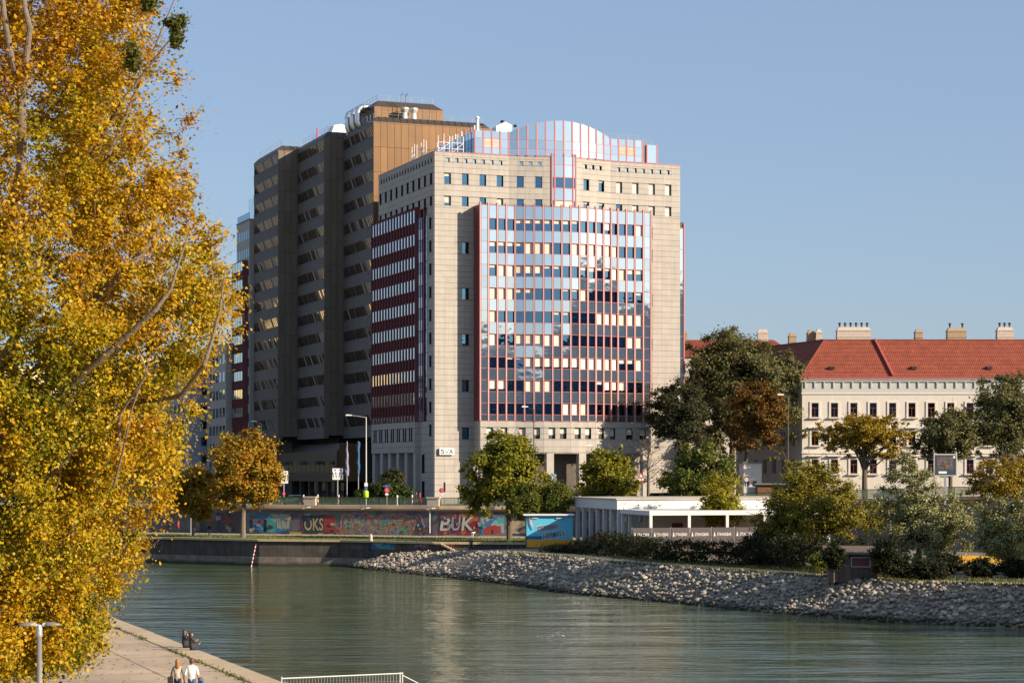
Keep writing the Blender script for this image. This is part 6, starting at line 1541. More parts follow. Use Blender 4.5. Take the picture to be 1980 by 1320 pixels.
# near lamp on the quay
NL = thing('quay_lamp', 'grey twin headed quay lamp in front of the poplar', 'street lamp', (wx(76,55), 55, 3.5), R(6))
zt = wz(1208,55)-3.5
m = MB(); m.tube([(0,0,0),(0,0,0.9),(0,0,zt-0.12)], [0.11,0.085,0.07], 14); m.build('pole', 'lamp_grey', NL, True)
m = MB(); m.lathe([(0.078,-0.30),(0.085,-0.25),(0.085,-0.10),(0.06,0.0)], (0,0,zt), 14); m.build('collar', 'steel', NL)
for s in (-1,1):
    m = MB(); prof = [(0.13,-0.045,0.05,0.045),(0.22,-0.05,0.085,0.06),(0.36,-0.05,0.10,0.055),(0.48,-0.045,0.075,0.03),(0.56,-0.04,0.02,0.0)]
    rings = []
    for x, z0, hw, zt_ in prof:
        rings.append([(s*x,-hw,zt+0.03+z0*0.9),(s*x,hw,zt+0.03+z0*0.9),(s*x,hw*0.95,zt+0.03+z0*0.3),(s*x,hw*0.45,zt+0.03+zt_),(s*x,-hw*0.45,zt+0.03+zt_),(s*x,-hw*0.95,zt+0.03+z0*0.3)])
    n0 = 0; m.v = [p for q in rings for p in q]
    for i in range(len(rings)-1):
        for k in range(6): q = (k+1)%6; m.f.append((i*6+k,i*6+q,(i+1)*6+q,(i+1)*6+k)); m.m.append(0)
    m.f.append((0,5,4,3,2,1)); m.m.append(0); m.f.append(tuple(24+k for k in range(6))); m.m.append(0)
    m.build('lamp_head', 'lamp_grey', NL, True)
    m = MB(); m.tube([(0,0,zt-0.02),(s*0.17,0,zt+0.02)], [0.035,0.04], 8); m.tube([(s*0.13,-0.05,zt+0.025),(s*0.13,0.05,zt+0.025)], 0.05, 10); m.build('hinge', 'galvanised', NL)
m = MB()
for k in range(6): m.box(0.071,0.074,-0.03,0.03,zt-1.05-0.16*k,zt-0.95-0.16*k)
m.build('stickers', 'white', NL)

def post_thing(name, label, cat, px, Y, zb, h, r=0.04, matname='galvanised', group=None):
    o = thing(name, label, cat, (wx(px,Y), Y, zb), 0, group); m = MB(); m.tube([(0,0,0),(0,0,h)], r, 8); m.build('pole', matname, o); return o
def lane_sign(px, y0, y1, w, Y, label):
    z1 = wz(y0,Y)-SZ; z0 = wz(y1,Y)-SZ; o = post_thing('lane_sign', label, 'sign', px, Y, SZ, z1, 0.05, group='white lane arrow signs'); c = (z0+z1)/2
    m = MB(); m.box(-w/2,w/2,-0.10,-0.06,z0,z1); m.build('board', 'white', o)
    m = MB(); H = z1-z0
    for k in range(4):
        x = -w*0.36 + w*0.24*k; sl = (-0.10,-0.06,0.06,0.10)[k]*w
        p = [(x-0.05,c-H*0.32),(x+0.05,c-H*0.32),(x+0.05+sl,c+H*0.06),(x+0.12+sl,c+H*0.04),(x+sl*1.3,c+H*0.18),(x-0.12+sl,c+H*0.04),(x-0.05+sl,c+H*0.06)]
        m.face([(a,-0.105,b_) for a,b_ in p])
    m.build('arrows', 'black', o)
    m = MB(); m.box(-w*0.33,-w*0.17,-0.108,-0.1,c+H*0.28,c+H*0.40); m.box(w*0.17,w*0.33,-0.108,-0.1,c+H*0.28,c+H*0.40); m.build('route_shields', 'sign_blue', o); return o
lane_sign(653, 905, 927, 1.5, 299, 'white lane sign with four black arrows beside the flags')
ls = lane_sign(549, 910, 934, 1.2, 298, 'white lane arrow sign half behind the orange plane tree')
def round_sign(parent, z, r=0.33, inner='sign_pink', rim='sign_red', text=None):
    m = MB(); m.disc((0,-0.08,z), r, (0,1,0), 0.03, 20); m.build('rim', rim, parent)
    m = MB(); m.disc((0,-0.105,z), r*0.76, (0,1,0), 0.03, 20); m.build('face', inner, parent)
    if text: m = MB(); add_text(m, text, (0,-0.125,z), r*0.75); m.build('numerals', 'black', parent)
round_sign(ls, 1.65, 0.24)
for px, Y, zc, lab, grp in ((748,300,2.1,'round no stopping sign with a blue street name plate before the juniper','x'),(854,299,2.1,'round pink no stopping sign at the stone corner below the SVA sign','x')):
    o = post_thing('traffic_sign', lab, 'sign', px, Y, SZ, 2.9 if px < 800 else 2.5, group='round street signs'); round_sign(o, zc+0.05, 0.36)
    block('plate', o, (0,-0.08,zc-0.52), (0.44,0.03,0.3), 'white')
    if px < 800: block('name_plate', o, (0,-0.05,2.75), (1.1,0.03,0.26), 'sign_navy')
o = post_thing('traffic_sign', 'blue parking house sign with a white P above the promenade trees', 'sign', 1070, 280, SZ, 4.0); Yp = 280
z1 = wz(915,Yp)-SZ; z0 = wz(934,Yp)-SZ
m = MB(); m.box(-0.40,0.40,-0.09,-0.05,z0,z1); m.build('board', 'sign_blue', o)
m = MB(); add_text(m, 'P', (0,-0.1,(z0+z1)/2+0.03), 0.58, w=0.36, offset=0.02); m.build('letter', 'white', o)
m = MB(); m.face([(-0.40,-0.1,z1-0.26),(0,-0.1,z1-0.05),(0.40,-0.1,z1-0.26),(0.40,-0.1,z1-0.36),(0,-0.1,z1-0.15),(-0.40,-0.1,z1-0.36)]); m.box(-0.22,-0.05,-0.1,-0.09,z0+0.08,z0+0.18); m.box(0.08,0.32,-0.1,-0.09,z0+0.05,z0+0.25); m.build('roof_symbol', 'white', o)
o = post_thing('traffic_sign', 'red and white triangular warning sign behind the pavilion roof', 'sign', 1239, 286, SZ, 3.6)
z = wz(918,286)-SZ; m = MB(); m.raw([(-0.46,-0.06,z-0.4),(0.46,-0.06,z-0.4),(0,-0.06,z+0.4),(-0.46,-0.1,z-0.4),(0.46,-0.1,z-0.4),(0,-0.1,z+0.4)], [(0,2,1),(3,4,5),(0,1,4,3),(1,2,5,4),(2,0,3,5)]); m.build('triangle', 'sign_red', o)
m = MB(); m.face([(-0.26,-0.105,z-0.29),(0.26,-0.105,z-0.29),(0,-0.105,z+0.16)]); m.box(-0.42,0.42,-0.1,-0.08,z-0.75,z-0.45); m.build('face', 'white', o); round_sign(o, z-1.05, 0.3)
o = post_thing('traffic_sign', 'round speed limit sign with the number 20 beside the tree trunk', 'sign', 1443, 285, SZ+0.3, 3.0); round_sign(o, wz(927,285)-SZ-0.3, 0.33, 'white', 'sign_red', '20')
# traffic light seen edge-on by the corner
o = post_thing('traffic_light', 'dark traffic light post in front of the stone corner', 'traffic light', 859.5, 300, SZ, 3.1, 0.05); m = MB(); m.box(-0.14,0.14,-0.15,0.15,1.9,3.3); m.build('signal_head', 'black', o)
# flags
for px, mt, lab in ((671,'cloth_lilac','limp lilac flag on a pole before the dark tower'),(693,'cloth_flagblue','limp blue flag on a pole right of the lilac flag')):
    if mt not in MATS: mat(mt, (0.20,0.19,0.27) if 'lilac' in mt else (0.03,0.09,0.19), 0.85, var=0.25, scale=2.0)
    Y = 306; h = wz(853,Y)-SZ; o = post_thing('flagpole', lab, 'flag', px, Y, SZ, h, 0.06, 'steel', 'flags before the tower'); m = MB(); r_ = random.Random(px)
    A, B = [], []
    for k in range(13):
        z = h-0.1-5.0*k/12; w = 0.12+0.5*(k/12)**0.7 if px < 680 else 0.42+0.12*math.sin(k); A.append((-w*0.5+0.05*math.sin(k*1.7),-0.12,z)); B.append((w*0.5+0.05*math.cos(k*1.3),-0.02,z))
    C = [((a[0]+b_[0])/2, -0.32+0.1*math.sin(k*2.1), a[2]) for k, (a, b_) in enumerate(zip(A,B))]
    n0 = len(m.v); strip(m, A, C); strip(m, C, B); m.build('flag', mt, o)
# bollards, small red things on the street
for px, Y, lab in ((587,296,'red and white striped barrier post beside the concrete pedestal'),(655,296,'short red striped barrier post under the arrow sign'),(797,294,'pale red barrier post near the people at the corner'),(614.5,300,'thin red striped barrier post near the entrance')):
    o = thing('barrier_post', lab, 'bollard', (wx(px,Y), Y, SZ+0.1), 0, 'striped barrier posts')
    for k in range(4): m = MB(); m.tube([(0,0,0.36*k),(0,0,0.36*(k+1))], 0.09, 8); m.build('band', 'white' if k % 2 else 'sign_red', o)
for px, lab in ((768,'white bollard on the pavement right of the juniper'),): 
    o = thing('bollard', lab, 'bollard', (wx(px,294),294,SZ+0.1)); m = MB(); m.lathe([(0.14,0),(0.14,1.3),(0.09,1.4)], n=8); m.build('shaft', 'white', o)
o = thing('stone_bollard', 'short pale stone bollard on the far lawn edge', 'bollard', (wx(717,264.5), 264.5, QZ)); m = MB(); m.lathe([(0.26,0),(0.22,0.45),(0.2,0.7),(0.12,0.9)], n=10); m.build('shaft', 'concrete_light', o); m = MB(); m.lathe([(0.22,0.45),(0.24,0.5),(0.22,0.55)], n=10); m.build('ring', 'steel', o)
# river gauge staff
o = thing('gauge_staff', 'leaning red and white river gauge staff at the quay wall', 'gauge', (wx(486,267.5), 267.5, 0.0)); top = Vector((wx(495,268)-wx(486,267.5),0.4,2.9))
for k in range(12): m = MB(); m.tube([top*(k/12), top*((k+1)/12)], 0.06, 6); m.build('band', ('sign_red' if k % 2 else 'white'), o)
# pale round safety pole on lawn at left
post_thing('thin_post', 'thin pale post beside the smaller plane tree', 'post', 369, 287, QZ, 7.2, 0.07, 'steel')
# billboard
BB = thing('billboard', 'framed advertising billboard on a post before the dark trees at right', 'billboard', (wx(1828,238), 238, 9.0)); Yb = 238
z1 = wz(877,Yb)-9.0; z0 = wz(920,Yb)-9.0; w = 45/F*Yb
m = MB(); m.box(-0.12,0.12,0,0.2,-0.5,z0); m.build('post', 'steel', BB); m = MB(); m.box(-w/2,w/2,-0.08,0.25,z0,z1); m.build('frame', 'galvanised', BB)
m = MB(); m.box(-w/2+0.13,w/2-0.13,-0.10,-0.08,z0+0.13,z1-0.13); m.build('poster', 'poster_dark', BB); m = MB(); m.box(-w*0.36,w*0.34,-0.11,-0.10,z0+0.75,z1-0.35); m.build('poster_picture', 'poster_print', BB); m = MB(); m.box(-w*0.3,w*0.05,-0.112,-0.10,z0+0.3,z0+0.55); m.box(w*0.33,w*0.41,-0.112,-0.1,z1-0.5,z1-0.25); m.build('poster_caption', 'white', BB)
# fence panel in the foreground
FP = thing('fence_panel', 'galvanised wire mesh fence panel at the bottom edge of the picture', 'fence', (-7.74, 69.5, 3.5), math.atan2(1.6,4.0))
fl = 4.28
m = MB(); m.tube([(0,0,2.0),(fl,0,2.02)], 0.022, 8); m.build('top_rail', 'galvanised', FP)
for x in (0, fl-0.09, fl): m = MB(); m.tube([(x,0,0),(x,0,2.06)], 0.024, 8); m.build('post', 'galvanised', FP)
m = MB()
for k in range(1, 40): m.tube([(fl*k/40,0,0.15),(fl*k/40,0,2.0)], 0.004, 3)
for k in range(1, 9): m.tube([(0,0,0.22*k),(fl,0,0.22*k)], 0.004, 3)
stuff(m.build('wire_mesh', 'mesh_wire', FP))
m = MB(); m.tube([(fl,0,1.95),(fl+1.5,-0.3,1.15),(fl+2.6,-0.5,0.4)], 0.02, 6); m.build('brace', 'steel', FP); m = MB(); m.tube([(0.1,0,1.9),(0.7,-0.5,1.2)], 0.02, 6); m.build('brace', 'steel', FP)
o = thing('warning_marker', 'yellow capped white marker behind the wire fence panel', 'marker', (wx(592,68.5),68.5,3.5)); m = MB(); m.box(-0.055,0.055,-0.03,0.03,0.5,1.93); m.build('post', 'mural_yellow', o); m = MB(); m.raw([(-0.25,-0.035,1.55),(0.25,-0.035,1.55),(0.08,-0.035,1.88),(-0.08,-0.035,1.88),(-0.25,0.035,1.55),(0.25,0.035,1.55),(0.08,0.035,1.88),(-0.08,0.035,1.88)], [(0,1,2,3),(7,6,5,4),(0,3,7,4),(1,5,6,2),(3,2,6,7),(0,4,5,1)]); m.build('plate', 'white', o); m = MB(); m.lathe([(0.2,0),(0.2,0.06),(0.06,0.1),(0.05,0.5)], n=10); m.build('foot', 'rubber', o)

# ------------------------------------------------------------------ vehicles
def car(label, px, Y, zb, paint, L_=4.4, H=1.5, van=False, rz=0.0, flip=1):
    o = thing('parked_car', label, 'car', (wx(px,Y), Y, zb), rz); W = 1.75
    if van: prof = [(-2.4,0.35),(2.4,0.35),(2.45,0.9),(2.4,1.0)] ; gh = [(-1.75,1.0),(-1.15,1.82),(2.25,1.88),(2.38,1.0)]; prof = [(-2.45,0.35),(2.42,0.35),(2.45,1.02),(-1.7,1.02),(-2.45,0.8)]
    else: prof = [(-2.15,0.32),(2.15,0.32),(2.18,0.85),(1.6,0.95),(-1.0,0.95),(-2.1,0.75)]; gh = [(-1.0,0.95),(-0.35,1.42),(1.0,1.45),(1.7,0.95)]
    s = flip
    m = MB(); m.extrude_y([(x*s,z) for x,z in prof][::(1 if s > 0 else -1)], -W/2, W/2); m.build('body', paint, o)
    m = MB(); m.extrude_y([(x*s,z+0.002) for x,z in gh][::(1 if s > 0 else -1)], -W/2+0.1, W/2-0.1); m.build('window_band', 'car_glass', o)
    x0, x1 = gh[1][0], gh[2][0]; zt = max(gh[1][1], gh[2][1]); m = MB(); m.raw([(s*x0-0.05*s,-W/2+0.12,gh[1][1]),(s*x1+0.05*s,-W/2+0.12,gh[2][1]),(s*x1+0.05*s,W/2-0.12,gh[2][1]),(s*x0-0.05*s,W/2-0.12,gh[1][1]),(s*x0,-W/2+0.25,gh[1][1]+0.07),(s*x1,-W/2+0.25,gh[2][1]+0.07),(s*x1,W/2-0.25,gh[2][1]+0.07),(s*x0,W/2-0.25,gh[1][1]+0.07)], [(0,3,2,1),(4,5,6,7),(0,1,5,4),(1,2,6,5),(2,3,7,6),(3,0,4,7)]); m.build('roof', paint, o)
    for x in (-1.35*L_/4.4, 1.35*L_/4.4):
        for y in (-W/2+0.06, W/2-0.06):
            m = MB(); m.tube([(x,y-0.1,0.32),(x,y+0.1,0.32)], 0.32, 16); t = m.build('wheel', 'rubber', o); m = MB(); m.tube([(x,y-0.115,0.32),(x,y+0.115,0.32)], 0.19, 12); q = m.build('rim', 'steel', t)
    for y in (-0.6, 0.6): block('headlight', o, (-2.12*s*(L_/4.4 if van else 1), y, 0.68), (0.12,0.3,0.14), 'white')
    block('mirror', o, (s*gh[0][0]+0.25*s, -W/2-0.06, 1.05), (0.12,0.16,0.12), paint)
    return o
car('dark green van parked behind the pavilion roof', 1274, 289, SZ, 'car_dark', 4.9, 1.9, True)
car('white car behind the silvery poplar on the street', 1724, 258, 8.75, 'car_white', rz=R(-40))
car('blue grey car by the tower entrance behind the railing', 566, 298, SZ, 'car_blue', rz=R(-10))
def bicycle(label, loc, rz, frame='black', tilt=0.0, group=None):
    o = thing('bicycle', label, 'bicycle', loc, rz, group); o.rotation_euler = (tilt,0,rz)
    for x in (-0.52,0.52):
        m = MB(); ring = [(x+0.33*math.cos(a*math.pi/10),0,0.34+0.33*math.sin(a*math.pi/10)) for a in range(21)]; m.tube(ring, 0.02, 6, cap=False); w = m.build('wheel', 'rubber', o)
        m = MB(); 
        for a in range(8): m.tube([(x,0,0.34),(x+0.32*math.cos(a*math.pi/4),0,0.34+0.32*math.sin(a*math.pi/4))], 0.004, 3)
        m.build('spokes', 'steel', w)
    m = MB(); bb = (-0.08,0,0.3); seat = (-0.22,0,0.82); head = (0.34,0,0.84)
    for a, c in ((bb,seat),(bb,head),(seat,head),((-0.52,0,0.34),bb),((-0.52,0,0.34),seat),((0.52,0,0.34),head),(head,(0.30,0,1.0))): m.tube([a,c], 0.02, 6)
    m.build('frame', frame, o)
    m = MB(); m.tube([(0.30,-0.26,1.02),(0.32,0,1.0),(0.30,0.26,1.02)], 0.015, 6); m.build('handlebar', 'steel', o)
    m = MB(); m.raw([(-0.36,-0.08,0.88),(-0.36,0.08,0.88),(-0.1,0.03,0.9),(-0.1,-0.03,0.9),(-0.36,-0.07,0.93),(-0.36,0.07,0.93),(-0.1,0.02,0.94),(-0.1,-0.02,0.94)], [(3,2,1,0),(4,5,6,7),(0,1,5,4),(1,2,6,5),(2,3,7,6),(3,0,4,7)]); m.tube([(-0.22,0,0.82),(-0.23,0,0.9)], 0.015, 6); m.build('saddle', 'black', o)
    m = MB(); m.tube([(-0.08,-0.12,0.2),(-0.08,-0.08,0.2),(-0.08,-0.08,0.3),(-0.08,0.08,0.3),(-0.08,0.08,0.4),(-0.08,0.12,0.4)], 0.012, 5); m.build('pedals', 'steel', o)
    return o

# ------------------------------------------------------------------ people: one skinned body each
BASE = dict(pelvis=(0,0,.95), spine=(0,0,1.14), chest=(0,0,1.33), neck=(0,.005,1.485), chin=(0,-.02,1.56), head=(0,-.01,1.645), crown=(0,0,1.715), nose=(0,-.105,1.63),
    shL=(.17,0,1.42), elL=(.225,.02,1.13), wrL=(.23,-.05,.88), paL=(.23,-.075,.80), shR=(-.17,0,1.42), elR=(-.225,.02,1.13), wrR=(-.23,-.05,.88), paR=(-.23,-.075,.80),
    hiL=(.09,0,.89), knL=(.10,-.02,.50), anL=(.10,.02,.09), toL=(.11,-.15,.035), hiR=(-.09,0,.89), knR=(-.10,-.02,.50), anR=(-.10,.02,.09), toR=(-.11,-.15,.035))
RADS = dict(pelvis=(.155,.115), spine=(.135,.10), chest=(.165,.115), neck=(.055,.058), chin=(.062,.075), head=(.082,.098), crown=(.055,.065), nose=(.014,.018),
    sh=(.062,.062), el=(.046,.046), wr=(.031,.031), pa=(.040,.022), hi=(.092,.095), kn=(.062,.062), an=(.044,.046), to=(.042,.036))
EDGES = [('pelvis','spine','top'),('spine','chest','top'),('chest','neck','top'),('neck','chin','skin'),('chin','head','skin'),('head','crown','skin'),('head','nose','skin')]
for s in 'LR': EDGES += [('chest','sh'+s,'top'),('sh'+s,'el'+s,'sleeve'),('el'+s,'wr'+s,'cuff'),('wr'+s,'pa'+s,'skin'),('pelvis','hi'+s,'leg'),('hi'+s,'kn'+s,'leg'),('kn'+s,'an'+s,'leg'),('an'+s,'to'+s,'shoe')]
def person(label, loc, rz, pose=None, top='cloth_black', leg='cloth_denim', sleeve=None, cuff=None, shoe='black', hair='hair_brown', long=0.0, scale=1.0, group=None, fingers=True):
    P = {k: Vector(v) for k, v in BASE.items()}
    for k, v in (pose or {}).items(): P[k] = Vector(v)
    root = thing('person', label, 'person', loc, rz, group); root.scale = (scale,)*3
    names = list(P); idx = {k: i for i, k in enumerate(names)}; verts = [P[k] for k in names]; rad = [RADS.get(k, RADS.get(k[:2])) for k in names]
    edges = [(idx[a], idx[b_]) for a, b_, _ in EDGES]; tags = [t for *_, t in EDGES]
    if fingers:
        for s in 'LR':
            w, p = P['wr'+s], P['pa'+s]; d_ = (p-w).normalized(); sd = d_.cross(Vector((0,1,0.1))).normalized(); cu = sd.cross(d_)
            for k, (o_, ln) in enumerate(((-.030,.060),(-.010,.074),(.010,.070),(.029,.054))):
                a = p + sd*o_ + d_*.035; c = a + d_*ln*.55 + cu*.008; e = c + d_*ln*.35 + cu*.028
                for q, rr_ in ((a,.0095),(c,.0088),(e,.0075)): verts.append(q); rad.append((rr_,rr_))
                n = len(verts); edges += [(idx['pa'+s], n-3),(n-3,n-2),(n-2,n-1)]; tags += ['skin']*3
            a = p - sd*.045 + d_*.0; c = a - sd*.018 + d_*.040 + cu*.012
            for q, rr_ in ((a,.012),(c,.0095)): verts.append(q); rad.append((rr_,rr_))
            n = len(verts); edges += [(idx['pa'+s], n-2),(n-2,n-1)]; tags += ['skin']*2
    me = bpy.data.meshes.new('body'); me.from_pydata([tuple(v) for v in verts], edges, []); o = bpy.data.objects.new('body', me); COL.objects.link(o)
    o.modifiers.new('skin', 'SKIN').use_smooth_shade = True; sub = o.modifiers.new('sub', 'SUBSURF'); sub.levels = 1; sub.render_levels = 1
    for i, r_ in enumerate(rad): sv = me.skin_vertices[0].data[i]; sv.radius = r_; sv.use_root = (i == 0)
    dg = bpy.context.evaluated_depsgraph_get(); dg.update(); nm = bpy.data.meshes.new_from_object(o.evaluated_get(dg)); bpy.data.objects.remove(o); bpy.data.meshes.remove(me)
    mats_ = {'top': top, 'sleeve': sleeve or top, 'cuff': cuff or sleeve or top, 'leg': leg, 'shoe': shoe, 'skin': 'skin'}; order = list(mats_)
    nm.materials.clear()
    for k in order: nm.materials.append(MATS[mats_[k]])
    A = np.array([verts[a] for a, _ in edges]); B = np.array([verts[b_] for _, b_ in edges]); D = B-A; LL = (D*D).sum(1)+1e-9
    for pl in nm.polygons:
        c = np.array(pl.center); t = np.clip(((c-A)*D).sum(1)/LL, 0, 1); dd = ((A+D*t[:,None]-c)**2).sum(1); pl.material_index = order.index(tags[int(dd.argmin())]); pl.use_smooth = True
    nm.name = 'body'; link('body', nm, root)
    # hair: cap over the skull, longer at the back when asked
    h = P['head']; up = (P['crown']-P['chin']).normalized(); fw = (P['nose']-h); fw = (fw - up*fw.dot(up)).normalized(); sd = up.cross(fw)
    m = MB(); n = 14; rings = []
    prof = [(0.02,0.128),(0.07,0.112),(0.098,0.075),(0.108,0.03),(0.104,-0.02)] + ([(0.098,-0.07)] if not long else [(0.108,-0.09),(0.115,-0.09-long*0.4),(0.105,-0.09-long*0.75),(0.05,-0.09-long)])
    for j, (rr_, z) in enumerate(prof):
        for k in range(n):
            a = 2*math.pi*k/n; f_ = math.cos(a); back = -0.018
            zz = z
            if f_ > 0.25 and z < 0.05: rr2 = rr_*0.70; zz = max(z, 0.045) 
            else: rr2 = rr_
            m.v.append(tuple(h + fw*(f_*rr2*1.08+back) + sd*(math.sin(a)*rr2*0.92) + up*zz))
    for j in range(len(prof)-1):
        for k in range(n): q = (k+1)%n; m.f.append((j*n+k, j*n+q, (j+1)*n+q, (j+1)*n+k)); m.m.append(0)
    m.f.append(tuple(range(n-1,-1,-1))); m.m.append(0); m.build('hair', hair, root, True)
    m = MB()
    for s in (-1,1): c = h + fw*0.088 + sd*s*0.032 + up*0.0; m.disc(c, 0.010, fw, 0.01, 8)
    c = h + fw*0.086 - up*0.062; m.obox(c, sd*0.022, fw*0.006, up*0.005); m.build('eyes_and_mouth', 'hair_dark', root)
    m = MB()
    for s in (-1,1): c = h + sd*s*0.086 - up*0.005; m.obox(c, sd*0.010, fw*0.014, up*0.026)
    m.build('ears', 'skin', root); return root
walk = dict(knL=(.10,-.16,.52), anL=(.10,-.10,.12), toL=(.11,-.27,.07), knR=(-.10,.02,.50), anR=(-.10,.20,.13), toR=(-.11,.05,.04), elL=(.24,.08,1.14), wrL=(.25,.02,.89), paL=(.25,0,.81), elR=(-.24,-.02,1.13), wrR=(-.24,-.14,.90), paR=(-.24,-.18,.82))
pw_ = person('woman with long blond hair in a pale top and grey cardigan walking away', (wx(341,80), 80.3, 3.5), R(176), walk, top='cloth_beige', sleeve='cloth_grey', leg='cloth_navy', hair='hair_blond', long=0.22, scale=0.94)
carry = dict(walk); carry.update(elR=(-.25,.05,1.14), wrR=(-.29,-.08,.93), paR=(-.30,-.13,.87))
carry = {**walk, 'elL': (.25,.06,1.13), 'wrL': (.29,-.04,.91), 'paL': (.30,-.08,.84)}
pm_ = person('man in a white T-shirt with short brown hair walking away along the quay', (wx(371,79.5), 79.5, 3.5), R(180), carry, top='cloth_white', sleeve='cloth_white', cuff='skin', leg='cloth_denim', hair='hair_brown', scale=1.01)
o = thing('jacket', 'blue jacket hanging from the hand of the man in white', 'jacket', (wx(371,79.5)+0.37, 79.5+0.0, 3.5)); m = MB(); r_ = random.Random(4)
rings = []
for j, (w_, d_, z) in enumerate(((0.05,0.05,1.02),(0.10,0.07,0.92),(0.14,0.08,0.75),(0.17,0.09,0.55),(0.16,0.07,0.40))):
    for k in range(10): a = 2*math.pi*k/10; f_ = 1+0.18*math.sin(3*a+j); m.v.append((w_*f_*math.cos(a)-0.04, d_*f_*math.sin(a)+0.05, z+0.03*math.sin(2*a)))
for j in range(4):
    for k in range(10): q = (k+1)%10; m.f.append((j*10+k,j*10+q,(j+1)*10+q,(j+1)*10+k)); m.m.append(0)
m.f.append(tuple(range(9,-1,-1))); m.m.append(0); m.f.append(tuple(40+k for k in range(10))); m.m.append(0); m.build('folds', 'cloth_denim', o, True); m = MB(); m.tube([(-0.02,0,0.9),(0.06,-0.06,0.55),(0.02,-0.08,0.4)], [0.05,0.055,0.045], 8); m.build('sleeve', 'cloth_navy', o, True)
o = thing('shoulder_bag', 'dark shoulder bag on the back of the woman with blond hair', 'bag', (wx(341,80)-0.10, 80.1, 3.5)); m = MB(); m.tube([(-0.02,0.03,1.30),(-0.08,-0.05,1.2),(-0.12,-0.10,1.02)], 0.02, 6); m.build('strap', 'black', o); m = MB(); m.obox((-0.14,-0.06,0.86), (0.10,0,0.02), (0,0.06,0), (0,0.0,0.16)); m.build('pouch', 'cloth_grey', o)
def sit(kneeup=0.52, fwd=0.42, cross=False):
    p = {k: (v[0], v[1], v[2]-.83) for k, v in BASE.items()}
    for s, q in (('L',1),('R',-1)):
        p['hi'+s] = (.09*q,-.02,.10); p['kn'+s] = (.14*q,-fwd,kneeup); p['an'+s] = (.10*q,-fwd-.16,.06); p['to'+s] = (.10*q,-fwd-.32,.04)
        p['el'+s] = (.22*q,-.16,.36); p['wr'+s] = (.14*q,-.34,.46); p['pa'+s] = (.11*q,-.40,.49)
    p['pelvis'] = (0,0,.12); return p
def hang(p):
    for s, q in (('L',1),('R',-1)): p['hi'+s] = (.09*q,-.04,.10); p['kn'+s] = (.12*q,-.44,.09); p['an'+s] = (.12*q,-.46,-.34); p['to'+s] = (.12*q,-.62,-.39)
s1 = sit(0.13, 0.40); hang(s1); s1.update(neck=(.02,-.03,.66), head=(.05,-.07,.82), crown=(.06,-.06,.89), chin=(.03,-.06,.73), nose=(.10,-.16,.80), wrR=(-.02,-.22,.62), paR=(.02,-.20,.69), elR=(-.20,-.20,.40))
person('dark clothed person sitting on the quay edge, head turned to a companion', (qx(104.3)-0.42, 104.3, 3.53), R(112), s1, top='cloth_black', leg='cloth_black', hair='hair_dark', long=0.16, scale=0.98)
s2 = sit(0.13, 0.40); hang(s2); s2.update(wrR=(-.24,-.30,.30), paR=(-.25,-.36,.36))
person('person with long dark hair and brown jacket sitting at the edge, back to us', (qx(102.9)-0.36, 102.9, 3.53), R(125), s2, top='cloth_brown', leg='cloth_navy', hair='hair_dark', long=0.34, scale=0.98)
person('person in teal top and dark trousers half hidden under the poplar', (wx(18,90), 90, 3.5), R(100), walk, top='cloth_teal', leg='cloth_navy', shoe='cloth_brown')
person('person in dark trousers stepping out from under the poplar leaves', (wx(36,88.5), 88.5, 3.5), R(-80), walk, top='cloth_red', leg='cloth_grey', shoe='cloth_brown')
def ground_person(label, px, py, z, rz, **kw): Y = yq(py, z); return person(label, (wx(px,Y), Y, z), rz, **kw)
ground_person('woman in black jacket and jeans standing on the far lawn', 405, 1037, QZ+0.02, R(20), top='cloth_black', leg='cloth_denim', shoe='white', hair='hair_brown', long=0.2)
ground_person('jogger in a red jacket on the far promenade beside the poplar', 345, 1030, QZ, R(70), pose=walk, top='cloth_red', leg='cloth_black', hair='hair_blond')
ground_person('man in dark green jacket standing on the gravel', 911, 1067, 2.56, R(160), top='cloth_green', leg='cloth_black', hair='hair_blond')
person('person in red coat walking on the street by the stone corner', (wx(812,298), 298, SZ+0.1), R(80), walk, top='cloth_red', leg='cloth_red', hair='hair_dark')
person('person in dark coat walking beside the red coat', (wx(805,299), 299, SZ+0.1), R(80), walk, top='cloth_navy', leg='cloth_grey', hair='hair_brown')
# seated on a low block at the graffiti
Ys = 283.5; o = thing('stone_block', 'low dark stone block used as a seat at the graffiti wall', 'block', (wx(914,Ys)+0.25, Ys, QZ)); m = MB(); m.prism([(-0.35,-0.3),(0.5,-0.3),(0.5,0.35),(-0.35,0.35)], 0, 0.45); m.build('block', 'old_wall', o)
sb = sit(0.12, 0.42); sb = {k: (v[0], v[1], v[2]+0.42) for k, v in sb.items()}
for s_, q in (('L',1),('R',-1)): sb['an'+s_] = (.10*q,-.46,.09); sb['to'+s_] = (.10*q,-.60,.04); sb['kn'+s_] = (.12*q,-.42,.52)
person('person in white trousers and black jacket seated at the graffiti wall', (wx(914,Ys)+0.2, Ys, QZ), R(-30), sb, top='cloth_black', leg='cloth_white', shoe='white', hair='hair_dark')
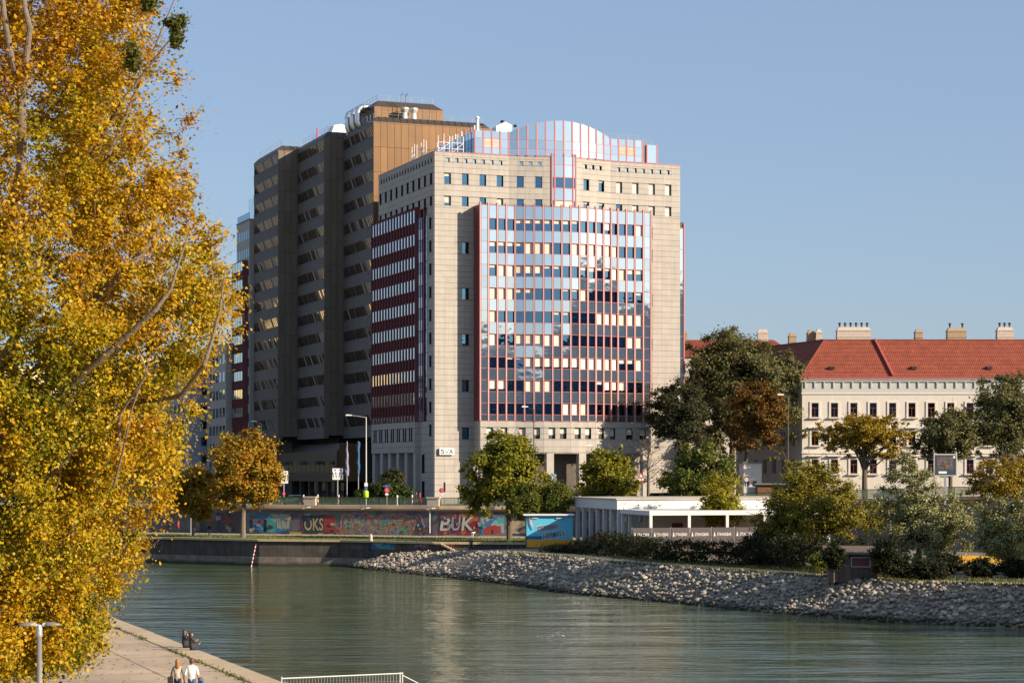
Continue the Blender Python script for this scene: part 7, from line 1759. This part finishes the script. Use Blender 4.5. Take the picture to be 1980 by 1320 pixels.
# cyclist
Yc = 284.5; cx_ = wx(806,Yc)
ride = dict(pelvis=(0,.22,.98), spine=(0,.10,1.14), chest=(0,-.04,1.30), neck=(0,-.12,1.43), chin=(0,-.17,1.49), head=(0,-.17,1.57), crown=(0,-.16,1.64), nose=(0,-.27,1.55), shL=(.17,-.07,1.37), elL=(.22,-.22,1.15), wrL=(.23,-.36,1.04), paL=(.23,-.42,1.02), shR=(-.17,-.07,1.37), elR=(-.22,-.22,1.15), wrR=(-.23,-.36,1.04), paR=(-.23,-.42,1.02), hiL=(.09,.18,.94), knL=(.10,-.14,.80), anL=(.10,.02,.44), toL=(.11,-.12,.40), hiR=(-.09,.18,.94), knR=(-.10,-.06,.60), anR=(-.10,.10,.24), toR=(-.11,-.05,.20))
person('cyclist in dark clothes riding past the large colourful mural', (cx_, Yc, QZ), R(82), ride, top='cloth_navy', leg='cloth_black', hair='hair_brown')
bicycle('black bicycle under the cyclist at the mural', (cx_, Yc, QZ), R(-8))
Yk = yq(1062, 2.56); bicycle('black bicycle leaning at the low quay wall near the blue hut', (wx(974,Yk), Yk, 2.6), R(-5), tilt=R(-12))
o = thing('pannier_bag', 'bright green bag on the bicycle near the blue hut', 'bag', (wx(986,Yk), Yk, 2.6)); m = MB(); m.obox((0,0,0.85), (0.30,0,0.02), (0,0.14,0), (0,0,0.18)); m.build('bag', 'hivis', o); m = MB(); m.tube([(-0.25,0,0.7),(-0.3,0,0.0)], 0.02, 5); m.tube([(0.25,0,0.7),(0.3,0,0.0)], 0.02, 5); m.build('stand', 'steel', o)
Yk = 296.5; bicycle('bicycle parked in the shade of the wall behind the lawn', (wx(448,Yk), Yk, QZ), R(-20), 'white')
# trees beyond the right edge of the picture, whose shade falls on the bank
for k, (x, y, h) in enumerate(((52,160,12),(60,148,13),(66,170,14),(75,155,13),(58,176,12),(84,140,14))):
    tree('park_tree', 'bushy bank tree beyond the right edge of the picture', (x,y,3.0), [(0,0,3+h*0.55,4.2,4.2,h*0.45)], 5000, 0.34, 'leaf_green', nclus=60, crad=0.3, seed=80+k, group='bank trees beyond the right edge', twigs=0, limbs=8)
